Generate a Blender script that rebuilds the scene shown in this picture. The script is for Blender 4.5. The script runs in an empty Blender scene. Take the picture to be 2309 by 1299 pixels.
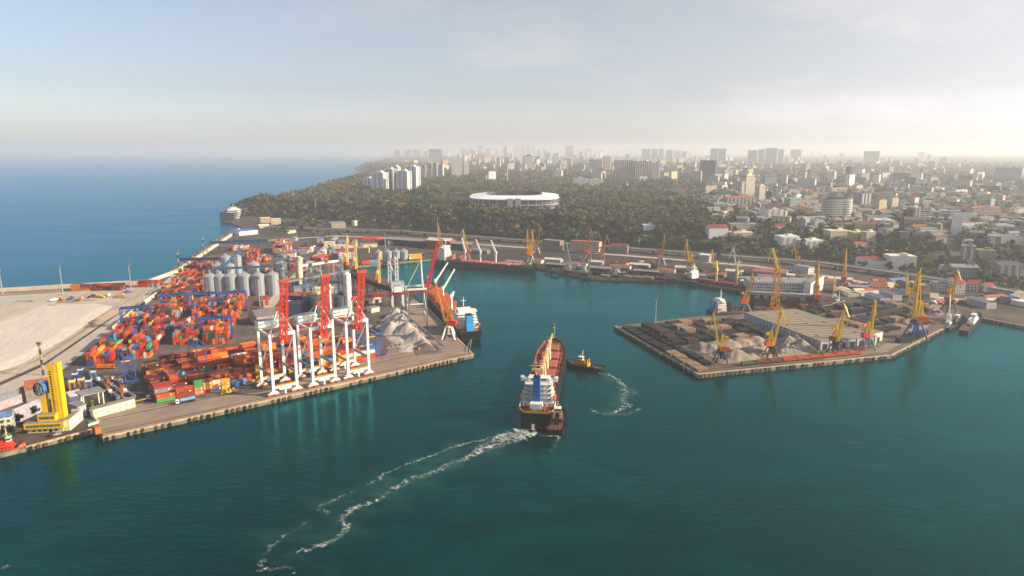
import bpy, bmesh, math, random
import numpy as np
from mathutils import Vector, Matrix, noise as mnoise
from mathutils.geometry import tessellate_polygon
random.seed(7); RNG = np.random.default_rng(7)
S = bpy.context.scene; COL = S.collection
R = math.radians
# ------------------------------------------------------------------ camera model (photograph is 2309 x 1299)
FP, HC = 1539.0, 178.0
TH = math.atan((649.5-338)/FP)
CF = (0, math.cos(TH), -math.sin(TH)); CU = (0, math.sin(TH), math.cos(TH))
def P(px, py, z=3.0):
    """world XY of a photo pixel on the level plane z"""
    a = (px-1154.5)/FP; b = (649.5-py)/FP
    d = (a, CF[1]+b*CU[1], CF[2]+b*CU[2]); k = (z-HC)/d[2]
    return Vector((d[0]*k, d[1]*k, z))
def proj(p):
    dz = p[2]-HC; D = p[1]*CF[1]+dz*CF[2]
    return 1154.5+FP*p[0]/D, 649.5-FP*(p[1]*CU[1]+dz*CU[2])/D
def depth(p): return p[1]*CF[1]+(p[2]-HC)*CF[2]
def ztop(p, py):
    lo, hi = -5.0, 300.0
    for _ in range(40):
        m = (lo+hi)/2
        if proj((p[0], p[1], m))[1] > py: lo = m
        else: hi = m
    return m
# ------------------------------------------------------------------ mesh builder
class MB:
    def __init__(s): s.v = []; s.f = []; s.m = []; s.sm = []
    def add(s, v, f, m=0, smooth=False):
        o = len(s.v); s.v += [tuple(p) for p in v]
        for q in f: s.f.append([i+o for i in q]); s.m.append(m); s.sm.append(smooth)
        return s
    def box(s, c, d, m=0, rz=0, mt=None, taper=1.0):
        """c = centre of the bottom face, d = size"""
        ca, sa = math.cos(rz), math.sin(rz); v = []
        for k, z in ((1, 0), (taper, d[2])):
            for x, y in ((-1, -1), (1, -1), (1, 1), (-1, 1)):
                X, Y = x*d[0]/2*k, y*d[1]/2*k
                v.append((c[0]+X*ca-Y*sa, c[1]+X*sa+Y*ca, c[2]+z))
        s.add(v, [(0, 1, 5, 4), (1, 2, 6, 5), (2, 3, 7, 6), (3, 0, 4, 7), (3, 2, 1, 0)], m)
        s.add(v[4:], [(0, 1, 2, 3)], m if mt is None else mt); return s
    def bar(s, p, q, w, m=0, h=None, w2=None):
        p, q = Vector(p), Vector(q); d = q-p
        if d.length < 1e-6: return s
        d.normalize(); up = Vector((0, 0, 1)) if abs(d.z) < .95 else Vector((0, 1, 0))
        x = d.cross(up).normalized(); y = x.cross(d); h = h or w; k2 = (w2 or w)/w; v = []
        for c, k in ((p, 1), (q, k2)):
            for a, b in ((-1, -1), (1, -1), (1, 1), (-1, 1)): v.append(c+x*(a*w/2*k)+y*(b*h/2*k))
        return s.add(v, [(0, 1, 5, 4), (1, 2, 6, 5), (2, 3, 7, 6), (3, 0, 4, 7), (3, 2, 1, 0), (4, 5, 6, 7)], m)
    def tube(s, p, q, r, r2=None, n=10, m=0, caps=True):
        p, q = Vector(p), Vector(q); d = (q-p).normalized(); r2 = r if r2 is None else r2
        up = Vector((0, 0, 1)) if abs(d.z) < .95 else Vector((0, 1, 0))
        x = d.cross(up).normalized(); y = x.cross(d); v = []
        for c, k in ((p, r), (q, r2)):
            for i in range(n):
                a = 2*math.pi*i/n; v.append(c+x*(k*math.cos(a))+y*(k*math.sin(a)))
        s.add(v, [(i, (i+1) % n, n+(i+1) % n, n+i) for i in range(n)], m, True)
        if caps: s.add(v[:n], [tuple(range(n))[::-1]], m); s.add(v[n:], [tuple(range(n))], m)
        return s
    def prism(s, poly, z0, z1, m=0, mt=None):
        n = len(poly); v = [(p[0], p[1], z0) for p in poly]+[(p[0], p[1], z1) for p in poly]
        ar = sum(poly[i][0]*poly[(i+1) % n][1]-poly[(i+1) % n][0]*poly[i][1] for i in range(n))
        if ar < 0:
            return s.prism(list(poly)[::-1], z0, z1, m, mt)
        s.add(v, [(i, (i+1) % n, n+(i+1) % n, n+i) for i in range(n)], m)
        tv = [Vector((p[0], p[1], 0)) for p in poly]
        tr = tessellate_polygon([tv]); f = []
        for a, b, c in tr:
            k = (tv[b]-tv[a]).cross(tv[c]-tv[a]).z
            f.append((a, b, c) if k > 0 else (a, c, b))
        s.add([(p[0], p[1], z1) for p in poly], f, m if mt is None else mt); return s
    def truss(s, p, q, w, h, n, r, m=0, h2=None):
        """four chords and zigzag lacing from p to q"""
        p, q = Vector(p), Vector(q); d = (q-p).normalized()
        up = Vector((0, 0, 1)) if abs(d.z) < .95 else Vector((0, 1, 0))
        x = d.cross(up).normalized(); y = x.cross(d)
        h2 = h if h2 is None else h2; pts = []
        for i in range(n+1):
            t = i/n; c = p.lerp(q, t); hh = h+(h2-h)*t
            pts.append([c+x*(a*w/2)+y*(b*hh/2) for a, b in ((-1, -1), (1, -1), (1, 1), (-1, 1))])
        for k in range(4): s.bar(pts[0][k], pts[n][k], r*1.5, m)
        for i in range(n):
            for k in range(4):
                a, b = (k, (k+1) % 4) if i % 2 else ((k+1) % 4, k)
                s.bar(pts[i][a], pts[i+1][b], r, m)
        return s
    def build(s, name, mats, parent=None, loc=None, rz=0):
        me = bpy.data.meshes.new(name); me.from_pydata(s.v, [], s.f)
        for k in (mats if isinstance(mats, (list, tuple)) else [mats]): me.materials.append(k)
        me.polygons.foreach_set('material_index', s.m); me.polygons.foreach_set('use_smooth', s.sm); me.update()
        o = bpy.data.objects.new(name, me); COL.objects.link(o)
        if parent: o.parent = parent
        if loc is not None: o.location = loc
        o.rotation_euler.z = rz
        return o
KIDS = {}
def kid(o, p): o.parent = p; return o
LABELS = {}
def tag(o, label, cat, group=None):
    if label in LABELS and not (group and LABELS[label] == group): print('DUP LABEL', label)
    n = len(label.split())
    if not 4 <= n <= 16: print('LABEL LEN', n, label)
    LABELS[label] = group or o.name
    o['label'] = label; o['category'] = cat
    if group: o['group'] = group
    return o
def thing(name, label, cat, loc=(0, 0, 0), rz=0, group=None):
    o = bpy.data.objects.new(name, None); COL.objects.link(o); o.empty_display_size = .5
    o.location = loc; o.rotation_euler.z = rz
    return tag(o, label, cat, group)
def kind(o, k): o['kind'] = k; return o
CH = {}
def dup(root, label, loc, rz=None, group=None):
    """a copy of a thing with copies of its parts and their sub-parts"""
    if root.name not in CH: CH[root.name] = [(c, list(c.children)) for c in root.children]
    r = root.copy(); COL.objects.link(r); r.location = loc
    if rz is not None: r.rotation_euler.z = rz
    tag(r, label, root['category'], group or root.get('group'))
    for c, gs in CH[root.name]:
        d = c.copy(); COL.objects.link(d); d.parent = r
        for g in gs:
            e = g.copy(); COL.objects.link(e); e.parent = d
    return r
# ------------------------------------------------------------------ materials
def lin(h):
    if isinstance(h, str):
        c = [int(h[i:i+2], 16)/255 for i in (0, 2, 4)]
        return [x/12.92 if x < .04045 else ((x+.055)/1.055)**2.4 for x in c]
    return list(h)
MATS = {}
def nt(name):
    m = bpy.data.materials.new(name); m.use_nodes = True; t = m.node_tree
    return m, t, t.nodes['Principled BSDF']
def N(t, kind_, **kw):
    n = t.nodes.new(kind_)
    for k, v in kw.items():
        if k.startswith('i_'):
            n.inputs[k[2:].replace('_', ' ')].default_value = v
        else: setattr(n, k, v)
    return n
def ramp(t, fac, stops):
    r = N(t, 'ShaderNodeValToRGB'); e = r.color_ramp.elements
    while len(e) < len(stops): e.new(.5)
    for i, (p, c) in enumerate(stops):
        e[i].position = p; e[i].color = (*lin(c), 1) if isinstance(c, (str, list, tuple)) else (c, c, c, 1)
    t.links.new(fac, r.inputs[0]); return r.outputs[0]
def mixc(t, fac, a, b, mode='MIX'):
    n = N(t, 'ShaderNodeMix', data_type='RGBA', blend_type=mode)
    for i, x in ((0, fac), (6, a), (7, b)):
        if hasattr(x, 'is_output'): t.links.new(x, n.inputs[i])
        else: n.inputs[i].default_value = x if i == 0 else (*lin(x), 1)
    return n.outputs[2]
def math_(t, op, a, b=0.0, c=None):
    n = N(t, 'ShaderNodeMath', operation=op)
    for i, x in enumerate((a, b, c)):
        if x is None: continue
        if hasattr(x, 'is_output'): t.links.new(x, n.inputs[i])
        else: n.inputs[i].default_value = x
    return n.outputs[0]
def M(name, col, rough=.6, metal=0.0, var=.22, scale=.35, bump=0.0, spec=.4, rust=0.0):
    """paint / concrete / metal with uneven, weathered colour"""
    if name in MATS: return MATS[name]
    m, t, b = nt(name); c = lin(col); L = t.links
    tc = N(t, 'ShaderNodeTexCoord')
    n1 = N(t, 'ShaderNodeTexNoise', i_Scale=scale, i_Detail=5.0, i_Roughness=.65); L.new(tc.outputs['Object'], n1.inputs['Vector'])
    dark = [x*(1-var*1.6) for x in c]; lite = [min(.9, x*(1+var)+.01*var) for x in c]
    out = ramp(t, n1.outputs[0], [(.32, dark), (.5, c), (.7, lite)])
    if rust:
        n2 = N(t, 'ShaderNodeTexNoise', i_Scale=scale*3, i_Detail=6.0); L.new(tc.outputs['Object'], n2.inputs['Vector'])
        k = ramp(t, n2.outputs[0], [(.55, 0.0), (.72, rust)])
        out = mixc(t, k, out, '5a2d18')
    L.new(out, b.inputs['Base Color']); b.inputs['Roughness'].default_value = rough
    b.inputs['Metallic'].default_value = metal; b.inputs['Specular IOR Level'].default_value = spec
    if bump:
        n3 = N(t, 'ShaderNodeTexNoise', i_Scale=scale*4, i_Detail=4.0); L.new(tc.outputs['Object'], n3.inputs['Vector'])
        bp = N(t, 'ShaderNodeBump', i_Strength=bump, i_Distance=.5); L.new(n3.outputs[0], bp.inputs['Height']); L.new(bp.outputs[0], b.inputs['Normal'])
    MATS[name] = m; return m
def facade(name, wall, glass='26303c', sx=3.4, sz=3.2, wx=.5, wz=.5, var=.12, off=.2, band=None):
    """wall with a grid of window openings (pattern in the wall's own material, world-size)"""
    if name in MATS: return MATS[name]
    m, t, b = nt(name); L = t.links
    tc = N(t, 'ShaderNodeTexCoord'); sp = N(t, 'ShaderNodeSeparateXYZ'); L.new(tc.outputs['Object'], sp.inputs[0])
    nm = N(t, 'ShaderNodeSeparateXYZ'); L.new(tc.outputs['Normal'], nm.inputs[0])
    u = math_(t, 'FRACT', math_(t, 'DIVIDE', math_(t, 'ADD', sp.outputs[0], sp.outputs[1]), sx))
    w = math_(t, 'FRACT', math_(t, 'DIVIDE', sp.outputs[2], sz))
    mu = math_(t, 'MULTIPLY', math_(t, 'GREATER_THAN', u, off), math_(t, 'LESS_THAN', u, off+wx))
    mw = math_(t, 'MULTIPLY', math_(t, 'GREATER_THAN', w, .28), math_(t, 'LESS_THAN', w, .28+wz))
    k = math_(t, 'MULTIPLY', math_(t, 'MULTIPLY', mu, mw), math_(t, 'LESS_THAN', math_(t, 'ABSOLUTE', nm.outputs[2]), .5))
    n1 = N(t, 'ShaderNodeTexNoise', i_Scale=.12, i_Detail=4.0); L.new(tc.outputs['Object'], n1.inputs['Vector'])
    c = lin(wall); wc = ramp(t, n1.outputs[0], [(.35, [x*(1-var*1.5) for x in c]), (.65, [min(.9, x*(1+var)) for x in c])])
    if band:
        kb = math_(t, 'LESS_THAN', w, .2); wc = mixc(t, kb, wc, band)
    wn = N(t, 'ShaderNodeTexWhiteNoise'); fl = N(t, 'ShaderNodeVectorMath', operation='FLOOR')
    dv = N(t, 'ShaderNodeVectorMath', operation='DIVIDE'); L.new(tc.outputs['Object'], dv.inputs[0]); dv.inputs[1].default_value = (sx, sx, sz)
    L.new(dv.outputs[0], fl.inputs[0]); L.new(fl.outputs[0], wn.inputs['Vector'])
    g = lin(glass); gc = ramp(t, wn.outputs[0], [(.2, [x*.5 for x in g]), (.75, g), (1.0, [min(.5, x*2.5+.03) for x in g])])
    L.new(mixc(t, k, wc, gc), b.inputs['Base Color'])
    L.new(math_(t, 'MULTIPLY_ADD', k, -.55, .8), b.inputs['Roughness'])
    MATS[name] = m; return m
def objcol(name, rough=.5, corr=0.0, var=.2):
    """paint whose hue is the object's own viewport colour, with streaks and corrugation"""
    m, t, b = nt(name); L = t.links
    oi = N(t, 'ShaderNodeObjectInfo'); tc = N(t, 'ShaderNodeTexCoord')
    mp = N(t, 'ShaderNodeMapping'); mp.inputs['Scale'].default_value = (1, 1, .25); L.new(tc.outputs['Object'], mp.inputs[0])
    ad = N(t, 'ShaderNodeVectorMath', operation='ADD'); L.new(mp.outputs[0], ad.inputs[0])
    cx = N(t, 'ShaderNodeCombineXYZ'); L.new(math_(t, 'MULTIPLY', oi.outputs['Random'], 50.0), cx.inputs[0]); L.new(cx.outputs[0], ad.inputs[1])
    n1 = N(t, 'ShaderNodeTexNoise', i_Scale=.8, i_Detail=6.0, i_Roughness=.7); L.new(ad.outputs[0], n1.inputs['Vector'])
    k = ramp(t, n1.outputs[0], [(.3, 1-var*1.8), (.5, 1.0), (.72, 1.0+0*var)])
    rn = math_(t, 'MULTIPLY_ADD', oi.outputs['Random'], .35, .8)
    c = mixc(t, 1.0, oi.outputs['Color'], k, 'MULTIPLY')
    hs = N(t, 'ShaderNodeHueSaturation'); L.new(c, hs.inputs['Color']); L.new(rn, hs.inputs['Value'])
    n2 = N(t, 'ShaderNodeTexNoise', i_Scale=1.6, i_Detail=5.0); L.new(ad.outputs[0], n2.inputs['Vector'])
    out = mixc(t, ramp(t, n2.outputs[0], [(.6, 0.0), (.75, .55)]), hs.outputs[0], '4a2a1c')
    L.new(out, b.inputs['Base Color']); b.inputs['Roughness'].default_value = rough
    if corr:
        wv = N(t, 'ShaderNodeTexWave', i_Scale=corr); L.new(tc.outputs['Object'], wv.inputs['Vector'])
        bp = N(t, 'ShaderNodeBump', i_Strength=.5, i_Distance=.06); L.new(wv.outputs['Fac'], bp.inputs['Height']); L.new(bp.outputs[0], b.inputs['Normal'])
    MATS[name] = m; return m
WHITE = M('white_paint', 'dcdcd8', .45, var=.08, rust=.12); GREYM = M('grey_steel', '7b8288', .5, .3, var=.2)
DARK = M('dark_steel', '23272c', .6, .2); YEL = M('yellow_paint', 'e2ac1a', .45, var=.12, rust=.15)
YELB = M('tower_yellow', 'e0b008', .6, var=.1, scale=.12); RED = M('red_paint', 'd83a10', .45, var=.15, rust=.15)
ORG = M('orange_paint', 'e0561a', .45, var=.15); BLUE = M('blue_paint', '2a4f96', .45, var=.15, rust=.2)
BLUEF = M('funnel_blue', '235f9c', .45, var=.1); GLASS = M('window_glass', '1b2733', .12, var=.3, spec=.7)
BLACK = M('black_hull', '0d1014', .5, var=.3, rust=.08); TYRE = M('tyre_rubber', '101010', .85)
CONC = M('concrete', '857f78', .85, var=.15, scale=.08, bump=.2); CREAM = M('cream_wall', 'd9cfb4', .8, var=.1)
SILV = M('galvanised_steel', '9aa3ac', .38, .75, var=.12, scale=.5); SALM = M('hatch_salmon', 'a85f50', .6, var=.2, rust=.25)
DECK = M('deck_red', '783f2a', .65, var=.25, rust=.4); OCHRE = M('ochre_rail', 'c08a28', .6, var=.2)
GREEN = M('green_hull', '123a38', .5, var=.25, rust=.2); MAROON = M('maroon_hull', '5e1f22', .55, var=.25, rust=.3)
ROOFT = M('flat_roof_felt', '857c6e', .9, var=.12, scale=.05); RUSTR = M('rusty_roof', '9a5a44', .85, var=.3, rust=.4)
TILE = M('red_tile_roof', '8e4230', .85, var=.2, scale=.3); GREYR = M('grey_sheet_roof', '7e8288', .7, var=.2, scale=.15)
ROPE = M('rope', '8a8478', .9)
EXPOSURE = 0.88; SUN_E, SUN_A, SUN_S = 27.0, 98.0, 4.7; SKY_S, SKY_D = 0.09, 1.2
HAZE_K, HAZE_TOP, HAZE_G = 1.06e-4, 300.0, 0.28
WATER = ['00191a', '002527', '023637', '0a4a72']; WAVE = 1.0
# ------------------------------------------------------------------ camera, light, sky, air
cam = bpy.data.cameras.new('camera'); co = bpy.data.objects.new('camera', cam); COL.objects.link(co)
cam.sensor_width = 36; cam.lens = FP/2309*36; cam.clip_end = 60000; cam.clip_start = 1
co.location = (0, 0, HC); co.rotation_euler = (math.pi/2-TH, 0, 0); S.camera = co
S.view_settings.view_transform = 'Standard'; S.view_settings.look = 'None'; S.view_settings.gamma = 1
S.view_settings.use_curve_mapping = False; S.view_settings.exposure = EXPOSURE
S.render.resolution_x, S.render.resolution_y = 1024, 576
S.cycles.max_bounces = 6; S.cycles.diffuse_bounces = 2; S.cycles.glossy_bounces = 3; S.cycles.volume_bounces = 3
S.cycles.transparent_max_bounces = 8; S.cycles.use_denoising = True
sd = Vector((math.cos(R(SUN_E))*math.sin(R(SUN_A)), math.cos(R(SUN_E))*math.cos(R(SUN_A)), math.sin(R(SUN_E))))
sl = bpy.data.lights.new('sun', 'SUN'); so = bpy.data.objects.new('sun', sl); COL.objects.link(so)
sl.energy = SUN_S; sl.angle = R(.5); sl.color = (1.0, .8, .56); so.rotation_euler = sd.to_track_quat('Z', 'Y').to_euler(); so.location = (900, 300, 900)
wd = bpy.data.worlds.new('World'); S.world = wd; wd.use_nodes = True; t = wd.node_tree; bg = t.nodes['Background']
sk = N(t, 'ShaderNodeTexSky', sky_type='NISHITA', sun_disc=False, sun_elevation=R(SUN_E), sun_rotation=R(SUN_A), altitude=0, air_density=1.0, dust_density=SKY_D, ozone_density=1.6)
tc = N(t, 'ShaderNodeTexCoord'); mp = N(t, 'ShaderNodeMapping'); mp.inputs['Scale'].default_value = (1.0, 1.0, 3.2); t.links.new(tc.outputs['Generated'], mp.inputs[0])
n1 = N(t, 'ShaderNodeTexNoise', i_Scale=3.4, i_Detail=9.0, i_Roughness=.6); t.links.new(mp.outputs[0], n1.inputs['Vector'])
cl = ramp(t, n1.outputs[0], [(.5, 0.0), (.68, .7)])
n2 = N(t, 'ShaderNodeTexNoise', i_Scale=1.2, i_Detail=3.0); t.links.new(mp.outputs[0], n2.inputs['Vector'])
cl = math_(t, 'MULTIPLY', cl, ramp(t, n2.outputs[0], [(.4, .0), (.6, 1.0)]))
bw = N(t, 'ShaderNodeRGBToBW'); t.links.new(sk.outputs[0], bw.inputs[0])
gm = N(t, 'ShaderNodeMix', data_type='RGBA', blend_type='MULTIPLY'); gm.inputs[0].default_value = 1; t.links.new(bw.outputs[0], gm.inputs[6]); gm.inputs[7].default_value = (1.3, 1.23, 1.15, 1)
sx_ = N(t, 'ShaderNodeSeparateXYZ'); t.links.new(tc.outputs['Generated'], sx_.inputs[0])
sun_side = ramp(t, math_(t, 'MULTIPLY_ADD', sx_.outputs[0], .5, .5), [(.2, 0.0), (.85, 1.0)])
veil = mixc(t, math_(t, 'MULTIPLY_ADD', sun_side, .6, .24), sk.outputs[0], gm.outputs[2])           # thin high veil
bright = N(t, 'ShaderNodeMix', data_type='RGBA', blend_type='MULTIPLY'); bright.inputs[0].default_value = 1
t.links.new(gm.outputs[2], bright.inputs[6]); bright.inputs[7].default_value = (1.24, 1.22, 1.2, 1)
tn = N(t, 'ShaderNodeMix', data_type='RGBA', blend_type='MULTIPLY'); tn.inputs[0].default_value = 1; t.links.new(ramp(t, sx_.outputs[2], [(0, [1.24, 1.3, 1.44]), (.03, [.96, .99, 1.1]), (.08, [.8, .825, .9]), (.2, [.93, .95, 1.0])]), tn.inputs[7]); t.links.new(mixc(t, math_(t, 'MULTIPLY', cl, math_(t, 'MULTIPLY_ADD', sun_side, .85, .12)), veil, bright.outputs[2]), tn.inputs[6]); t.links.new(tn.outputs[2], bg.inputs[0]); bg.inputs[1].default_value = SKY_S
# the air: one even pale volume round camera, land and sea
hz = MB().box((0, 11000, -10), (50000, 27000, 10+HAZE_TOP)); hm = bpy.data.materials.new('haze_air'); hm.use_nodes = True
ht = hm.node_tree; ht.nodes.remove(ht.nodes['Principled BSDF']); pv = N(ht, 'ShaderNodeVolumePrincipled')
pv.inputs['Color'].default_value = (.88, .93, .99, 1); pv.inputs['Density'].default_value = HAZE_K; pv.inputs['Anisotropy'].default_value = HAZE_G
ht.links.new(pv.outputs[0], ht.nodes['Material Output'].inputs['Volume'])
haze = kind(hz.build('haze', hm), 'stuff'); haze['label'] = 'pale haze lying over the sea and city'
# ------------------------------------------------------------------ water
m, t, b = nt('sea_water'); L = t.links; tc = N(t, 'ShaderNodeTexCoord')
def wn(scale, sx, sy, rot, det=3.0):
    mp = N(t, 'ShaderNodeMapping'); mp.inputs['Scale'].default_value = (sx, sy, 1); mp.inputs['Rotation'].default_value = (0, 0, R(rot)); L.new(tc.outputs['Object'], mp.inputs[0])
    n = N(t, 'ShaderNodeTexNoise', i_Scale=scale, i_Detail=det, i_Roughness=.55); L.new(mp.outputs[0], n.inputs['Vector']); return n.outputs[0]
big = wn(.006, 1, 1.8, 25, 4.0); mid = wn(.03, 1, 2.2, -15, 4.0)
c = ramp(t, math_(t, 'MULTIPLY_ADD', mid, .35, math_(t, 'MULTIPLY', big, .65)), [(.3, WATER[0]), (.5, WATER[1]), (.68, WATER[2])])
# open sea outside the mole is bluer than the harbour basin
sp = N(t, 'ShaderNodeSeparateXYZ'); L.new(tc.outputs['Object'], sp.inputs[0])
k = ramp(t, math_(t, 'MULTIPLY_ADD', math_(t, 'ADD', math_(t, 'MULTIPLY', sp.outputs[0], -1.0), -330.0), 1/500, 0.0), [(0, 0.0), (1, 1.0)])
out = t.nodes['Material Output']; t.nodes.remove(b)
df = N(t, 'ShaderNodeBsdfDiffuse'); L.new(mixc(t, k, c, WATER[3]), df.inputs[0])
gl = N(t, 'ShaderNodeBsdfGlossy', i_Roughness=.17); wind = wn(.0045, 1, 2.6, 12, 5.0); L.new(ramp(t, wind, [(.35, .1), (.5, .17), (.64, .26)]), gl.inputs['Roughness']); L.new(mixc(t, k, [.13, .78, .88], [.2, .52, .74]), gl.inputs[0])
fr = N(t, 'ShaderNodeFresnel', i_IOR=1.33); mx = N(t, 'ShaderNodeMixShader'); L.new(fr.outputs[0], mx.inputs[0]); L.new(df.outputs[0], mx.inputs[1]); L.new(gl.outputs[0], mx.inputs[2]); L.new(mx.outputs[0], out.inputs[0])
hgt = math_(t, 'ADD', math_(t, 'MULTIPLY', wn(.09, 1, 2.4, 20), 1.0), math_(t, 'ADD', math_(t, 'MULTIPLY', wn(.35, 1, 2.0, -10), .45), math_(t, 'MULTIPLY', wn(.02, 1, 1.7, 40), 1.2)))
bp = N(t, 'ShaderNodeBump', i_Strength=.34, i_Distance=WAVE); L.new(ramp(t, wind, [(.34, .08), (.5, .3), (.66, .62)]), bp.inputs['Strength']); L.new(hgt, bp.inputs['Height']); [L.new(bp.outputs[0], x.inputs['Normal']) for x in (gl, fr)]
sea = MB(); sea.add([(-24000, -500, 0), (24000, -500, 0), (24000, 24000, 0), (-24000, 24000, 0)], [(0, 1, 2, 3)])
kind(sea.build('sea', m), 'structure')
# ------------------------------------------------------------------ ground materials
def ground(name, stops, scale=.02, det=8.0, bump=.15, streak=None, joints=None):
    m, t, b = nt(name); L = t.links; tc = N(t, 'ShaderNodeTexCoord')
    n1 = N(t, 'ShaderNodeTexNoise', i_Scale=scale, i_Detail=det, i_Roughness=.68); L.new(tc.outputs['Object'], n1.inputs['Vector'])
    f = n1.outputs[0]
    if streak is not None:
        mp = N(t, 'ShaderNodeMapping', vector_type='TEXTURE'); mp.inputs['Rotation'].default_value = (0, 0, streak); mp.inputs['Scale'].default_value = (14, 1, 1); L.new(tc.outputs['Object'], mp.inputs[0])
        n2 = N(t, 'ShaderNodeTexNoise', i_Scale=.35, i_Detail=4.0); L.new(mp.outputs[0], n2.inputs['Vector'])
        f = math_(t, 'ADD', math_(t, 'MULTIPLY', f, .55), math_(t, 'MULTIPLY', n2.outputs[0], .45))
    c = ramp(t, f, stops)
    if joints is not None:
        mp = N(t, 'ShaderNodeMapping'); mp.inputs['Rotation'].default_value = (0, 0, -joints); L.new(tc.outputs['Object'], mp.inputs[0])
        br = N(t, 'ShaderNodeTexBrick', i_Scale=.12); br.inputs['Color1'].default_value = (1, 1, 1, 1); br.inputs['Color2'].default_value = (.86, .86, .86, 1); br.inputs['Mortar'].default_value = (.6, .6, .6, 1); br.inputs['Mortar Size'].default_value = .012
        L.new(mp.outputs[0], br.inputs['Vector']); c = mixc(t, .8, c, br.outputs[0], 'MULTIPLY')
    L.new(c, b.inputs['Base Color']); b.inputs['Roughness'].default_value = .9; b.inputs['Specular IOR Level'].default_value = .2
    if bump:
        n3 = N(t, 'ShaderNodeTexNoise', i_Scale=scale*12, i_Detail=5.0); L.new(tc.outputs['Object'], n3.inputs['Vector'])
        bp = N(t, 'ShaderNodeBump', i_Strength=bump, i_Distance=1.0); L.new(n3.outputs[0], bp.inputs['Height']); L.new(bp.outputs[0], b.inputs['Normal'])
    MATS[name] = m; return m
Q0 = P(232, 986); QE = P(1068, 800); Q = (QE-Q0).normalized(); QN = Vector((-Q.y, Q.x, 0)); QA = math.atan2(Q.y, Q.x)
def q(s, t_, z=3.0): v = Q0+Q*s+QN*t_; v.z = z; return v
Y0 = P(375, 790); LA = Vector((.96, .28, 0)); LB = Vector((-.28, .96, 0)); LANG = math.atan2(LA.y, LA.x)
def yd(a, b_, z=3.0): v = Y0+LA*a+LB*b_; v.z = z; return v
D0 = Vector((148, 518, 3)); DA = Vector((.962, .274, 0)); DB = Vector((-.274, .962, 0)); DANG = math.atan2(DA.y, DA.x)
def pr(a, b_, z=3.0): v = D0+DA*a+DB*b_; v.z = z; return v
G_DIRT = ground('ground_dirt', [(.3, '302d2e'), (.48, '4a4340'), (.62, '62564c'), (.75, '7d6d5c')], .018)
G_ASPH = ground('ground_asphalt', [(.3, '3f3c3d'), (.5, '5b5350'), (.72, '7a6d63')], .03, streak=LANG+math.pi/2)
G_APRON = ground('ground_apron', [(.3, '6d6058'), (.5, '8d7e72'), (.7, 'a59585')], .025, streak=QA, joints=QA)
G_PIER = ground('ground_pier', [(.3, '443e3b'), (.5, '655a52'), (.72, '827469')], .03, streak=DANG)
G_SAND = ground('ground_fill', [(.25, '857d72'), (.42, 'a0988c'), (.6, 'b4aca1'), (.75, 'bfb8af')], .02, bump=.5, streak=R(105))
G_GREYF = ground('ground_grey_fill', [(.3, '75695a'), (.5, '908375'), (.7, 'a89b8a')], .015, bump=.35, streak=R(105))
G_WSAND = ground('white_sand', [(.25, 'a8a29a'), (.45, 'bcb6ae'), (.7, 'c8c3bc')], .03, bump=.5, streak=R(112))
G_ROAD = ground('ground_road', [(.3, '9b938a'), (.6, 'b3aaa0')], .03, streak=R(105))
G_ROCK = ground('ground_rock', [(.3, '57504a'), (.55, '8d8072'), (.75, 'a8987f')], .25, bump=.8)
G_LAND = ground('ground_land', [(.3, '2b2f1c'), (.48, '4b4530'), (.62, '5f5a45'), (.75, '6d6552')], .006, bump=.2)
# ------------------------------------------------------------------ coast and hills
FOOT = [P(*a) for a in [(530, 488), (620, 490), (760, 503), (880, 515), (960, 525), (1100, 535), (1300, 548), (1500, 562), (1700, 577), (1850, 589), (1950, 600), (2100, 622), (2309, 655), (2700, 690)]]
FX, FY = [p.x for p in FOOT], [p.y for p in FOOT]
FO = np.argsort(FX); FX = np.array(FX)[FO]; FY = np.array(FY)[FO]
COAST = [P(a, b_, 0) for a, b_ in [(549, 517), (488, 496), (500, 480), (560, 470), (640, 450), (735, 420), (815, 394), (792, 381), (850, 363), (905, 353)]]
CY = np.array([p.y for p in COAST]); CX = np.array([p.x for p in COAST]); _o = np.argsort(CY); CY, CX = CY[_o], CX[_o]
def sstep(v): v = np.clip(v, 0, 1); return v*v*(3-2*v)
def Hf(x, y):
    x = np.asarray(x, float); y = np.asarray(y, float)
    d = y-np.interp(x, FX, FY); w = np.interp(x, [330, 480, 640], [85, 180, 360])
    top = 36+3*np.sin(x*.004+1)*np.cos(y*.0031)+np.clip((y-2500)/500, 0, 8)
    z = -3+5.6*sstep((d+40)/40)+top*sstep(d/w)
    c = x-np.interp(y, CY, CX)
    k = sstep((c-4)/np.interp(y, [1500, 2200], [40, 140]))
    return np.where(c < 4, -4.0, -1.5*(1-k)+z*k)
def H1(x, y): return float(Hf(x, y))
def T(px, py):
    """where the line of sight through a photo pixel meets the hills"""
    a = (px-1154.5)/FP; b_ = (649.5-py)/FP
    d = Vector((a, CF[1]+b_*CU[1], CF[2]+b_*CU[2])); k0 = (60-HC)/d.z; k1 = (-2-HC)/d.z
    for i in range(400):
        k = k0+(k1-k0)*i/400; p = d*k
        if HC+p.z <= max(H1(p.x, p.y), 3 if p.y < np.interp(p.x, FX, FY) else -9): break
    return Vector((p.x, p.y, max(H1(p.x, p.y), 3.0)))
us = np.linspace(-.86, .95, 260); ys = 800*(16000/800)**np.linspace(0, 1, 330)
gx = (us[None, :]*ys[:, None]); gy = np.repeat(ys[:, None], len(us), 1); gz = Hf(gx, gy)
nz = np.array([mnoise.fractal(Vector((a/90, b_/90, 0)), 1, 2, 3) for a, b_ in zip(gx.ravel(), gy.ravel())]).reshape(gx.shape)
gz = gz+np.where(gz > 8, nz*1.5, 0)
nr, ncol = gx.shape; idx = np.arange(nr*ncol).reshape(nr, ncol)
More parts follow.
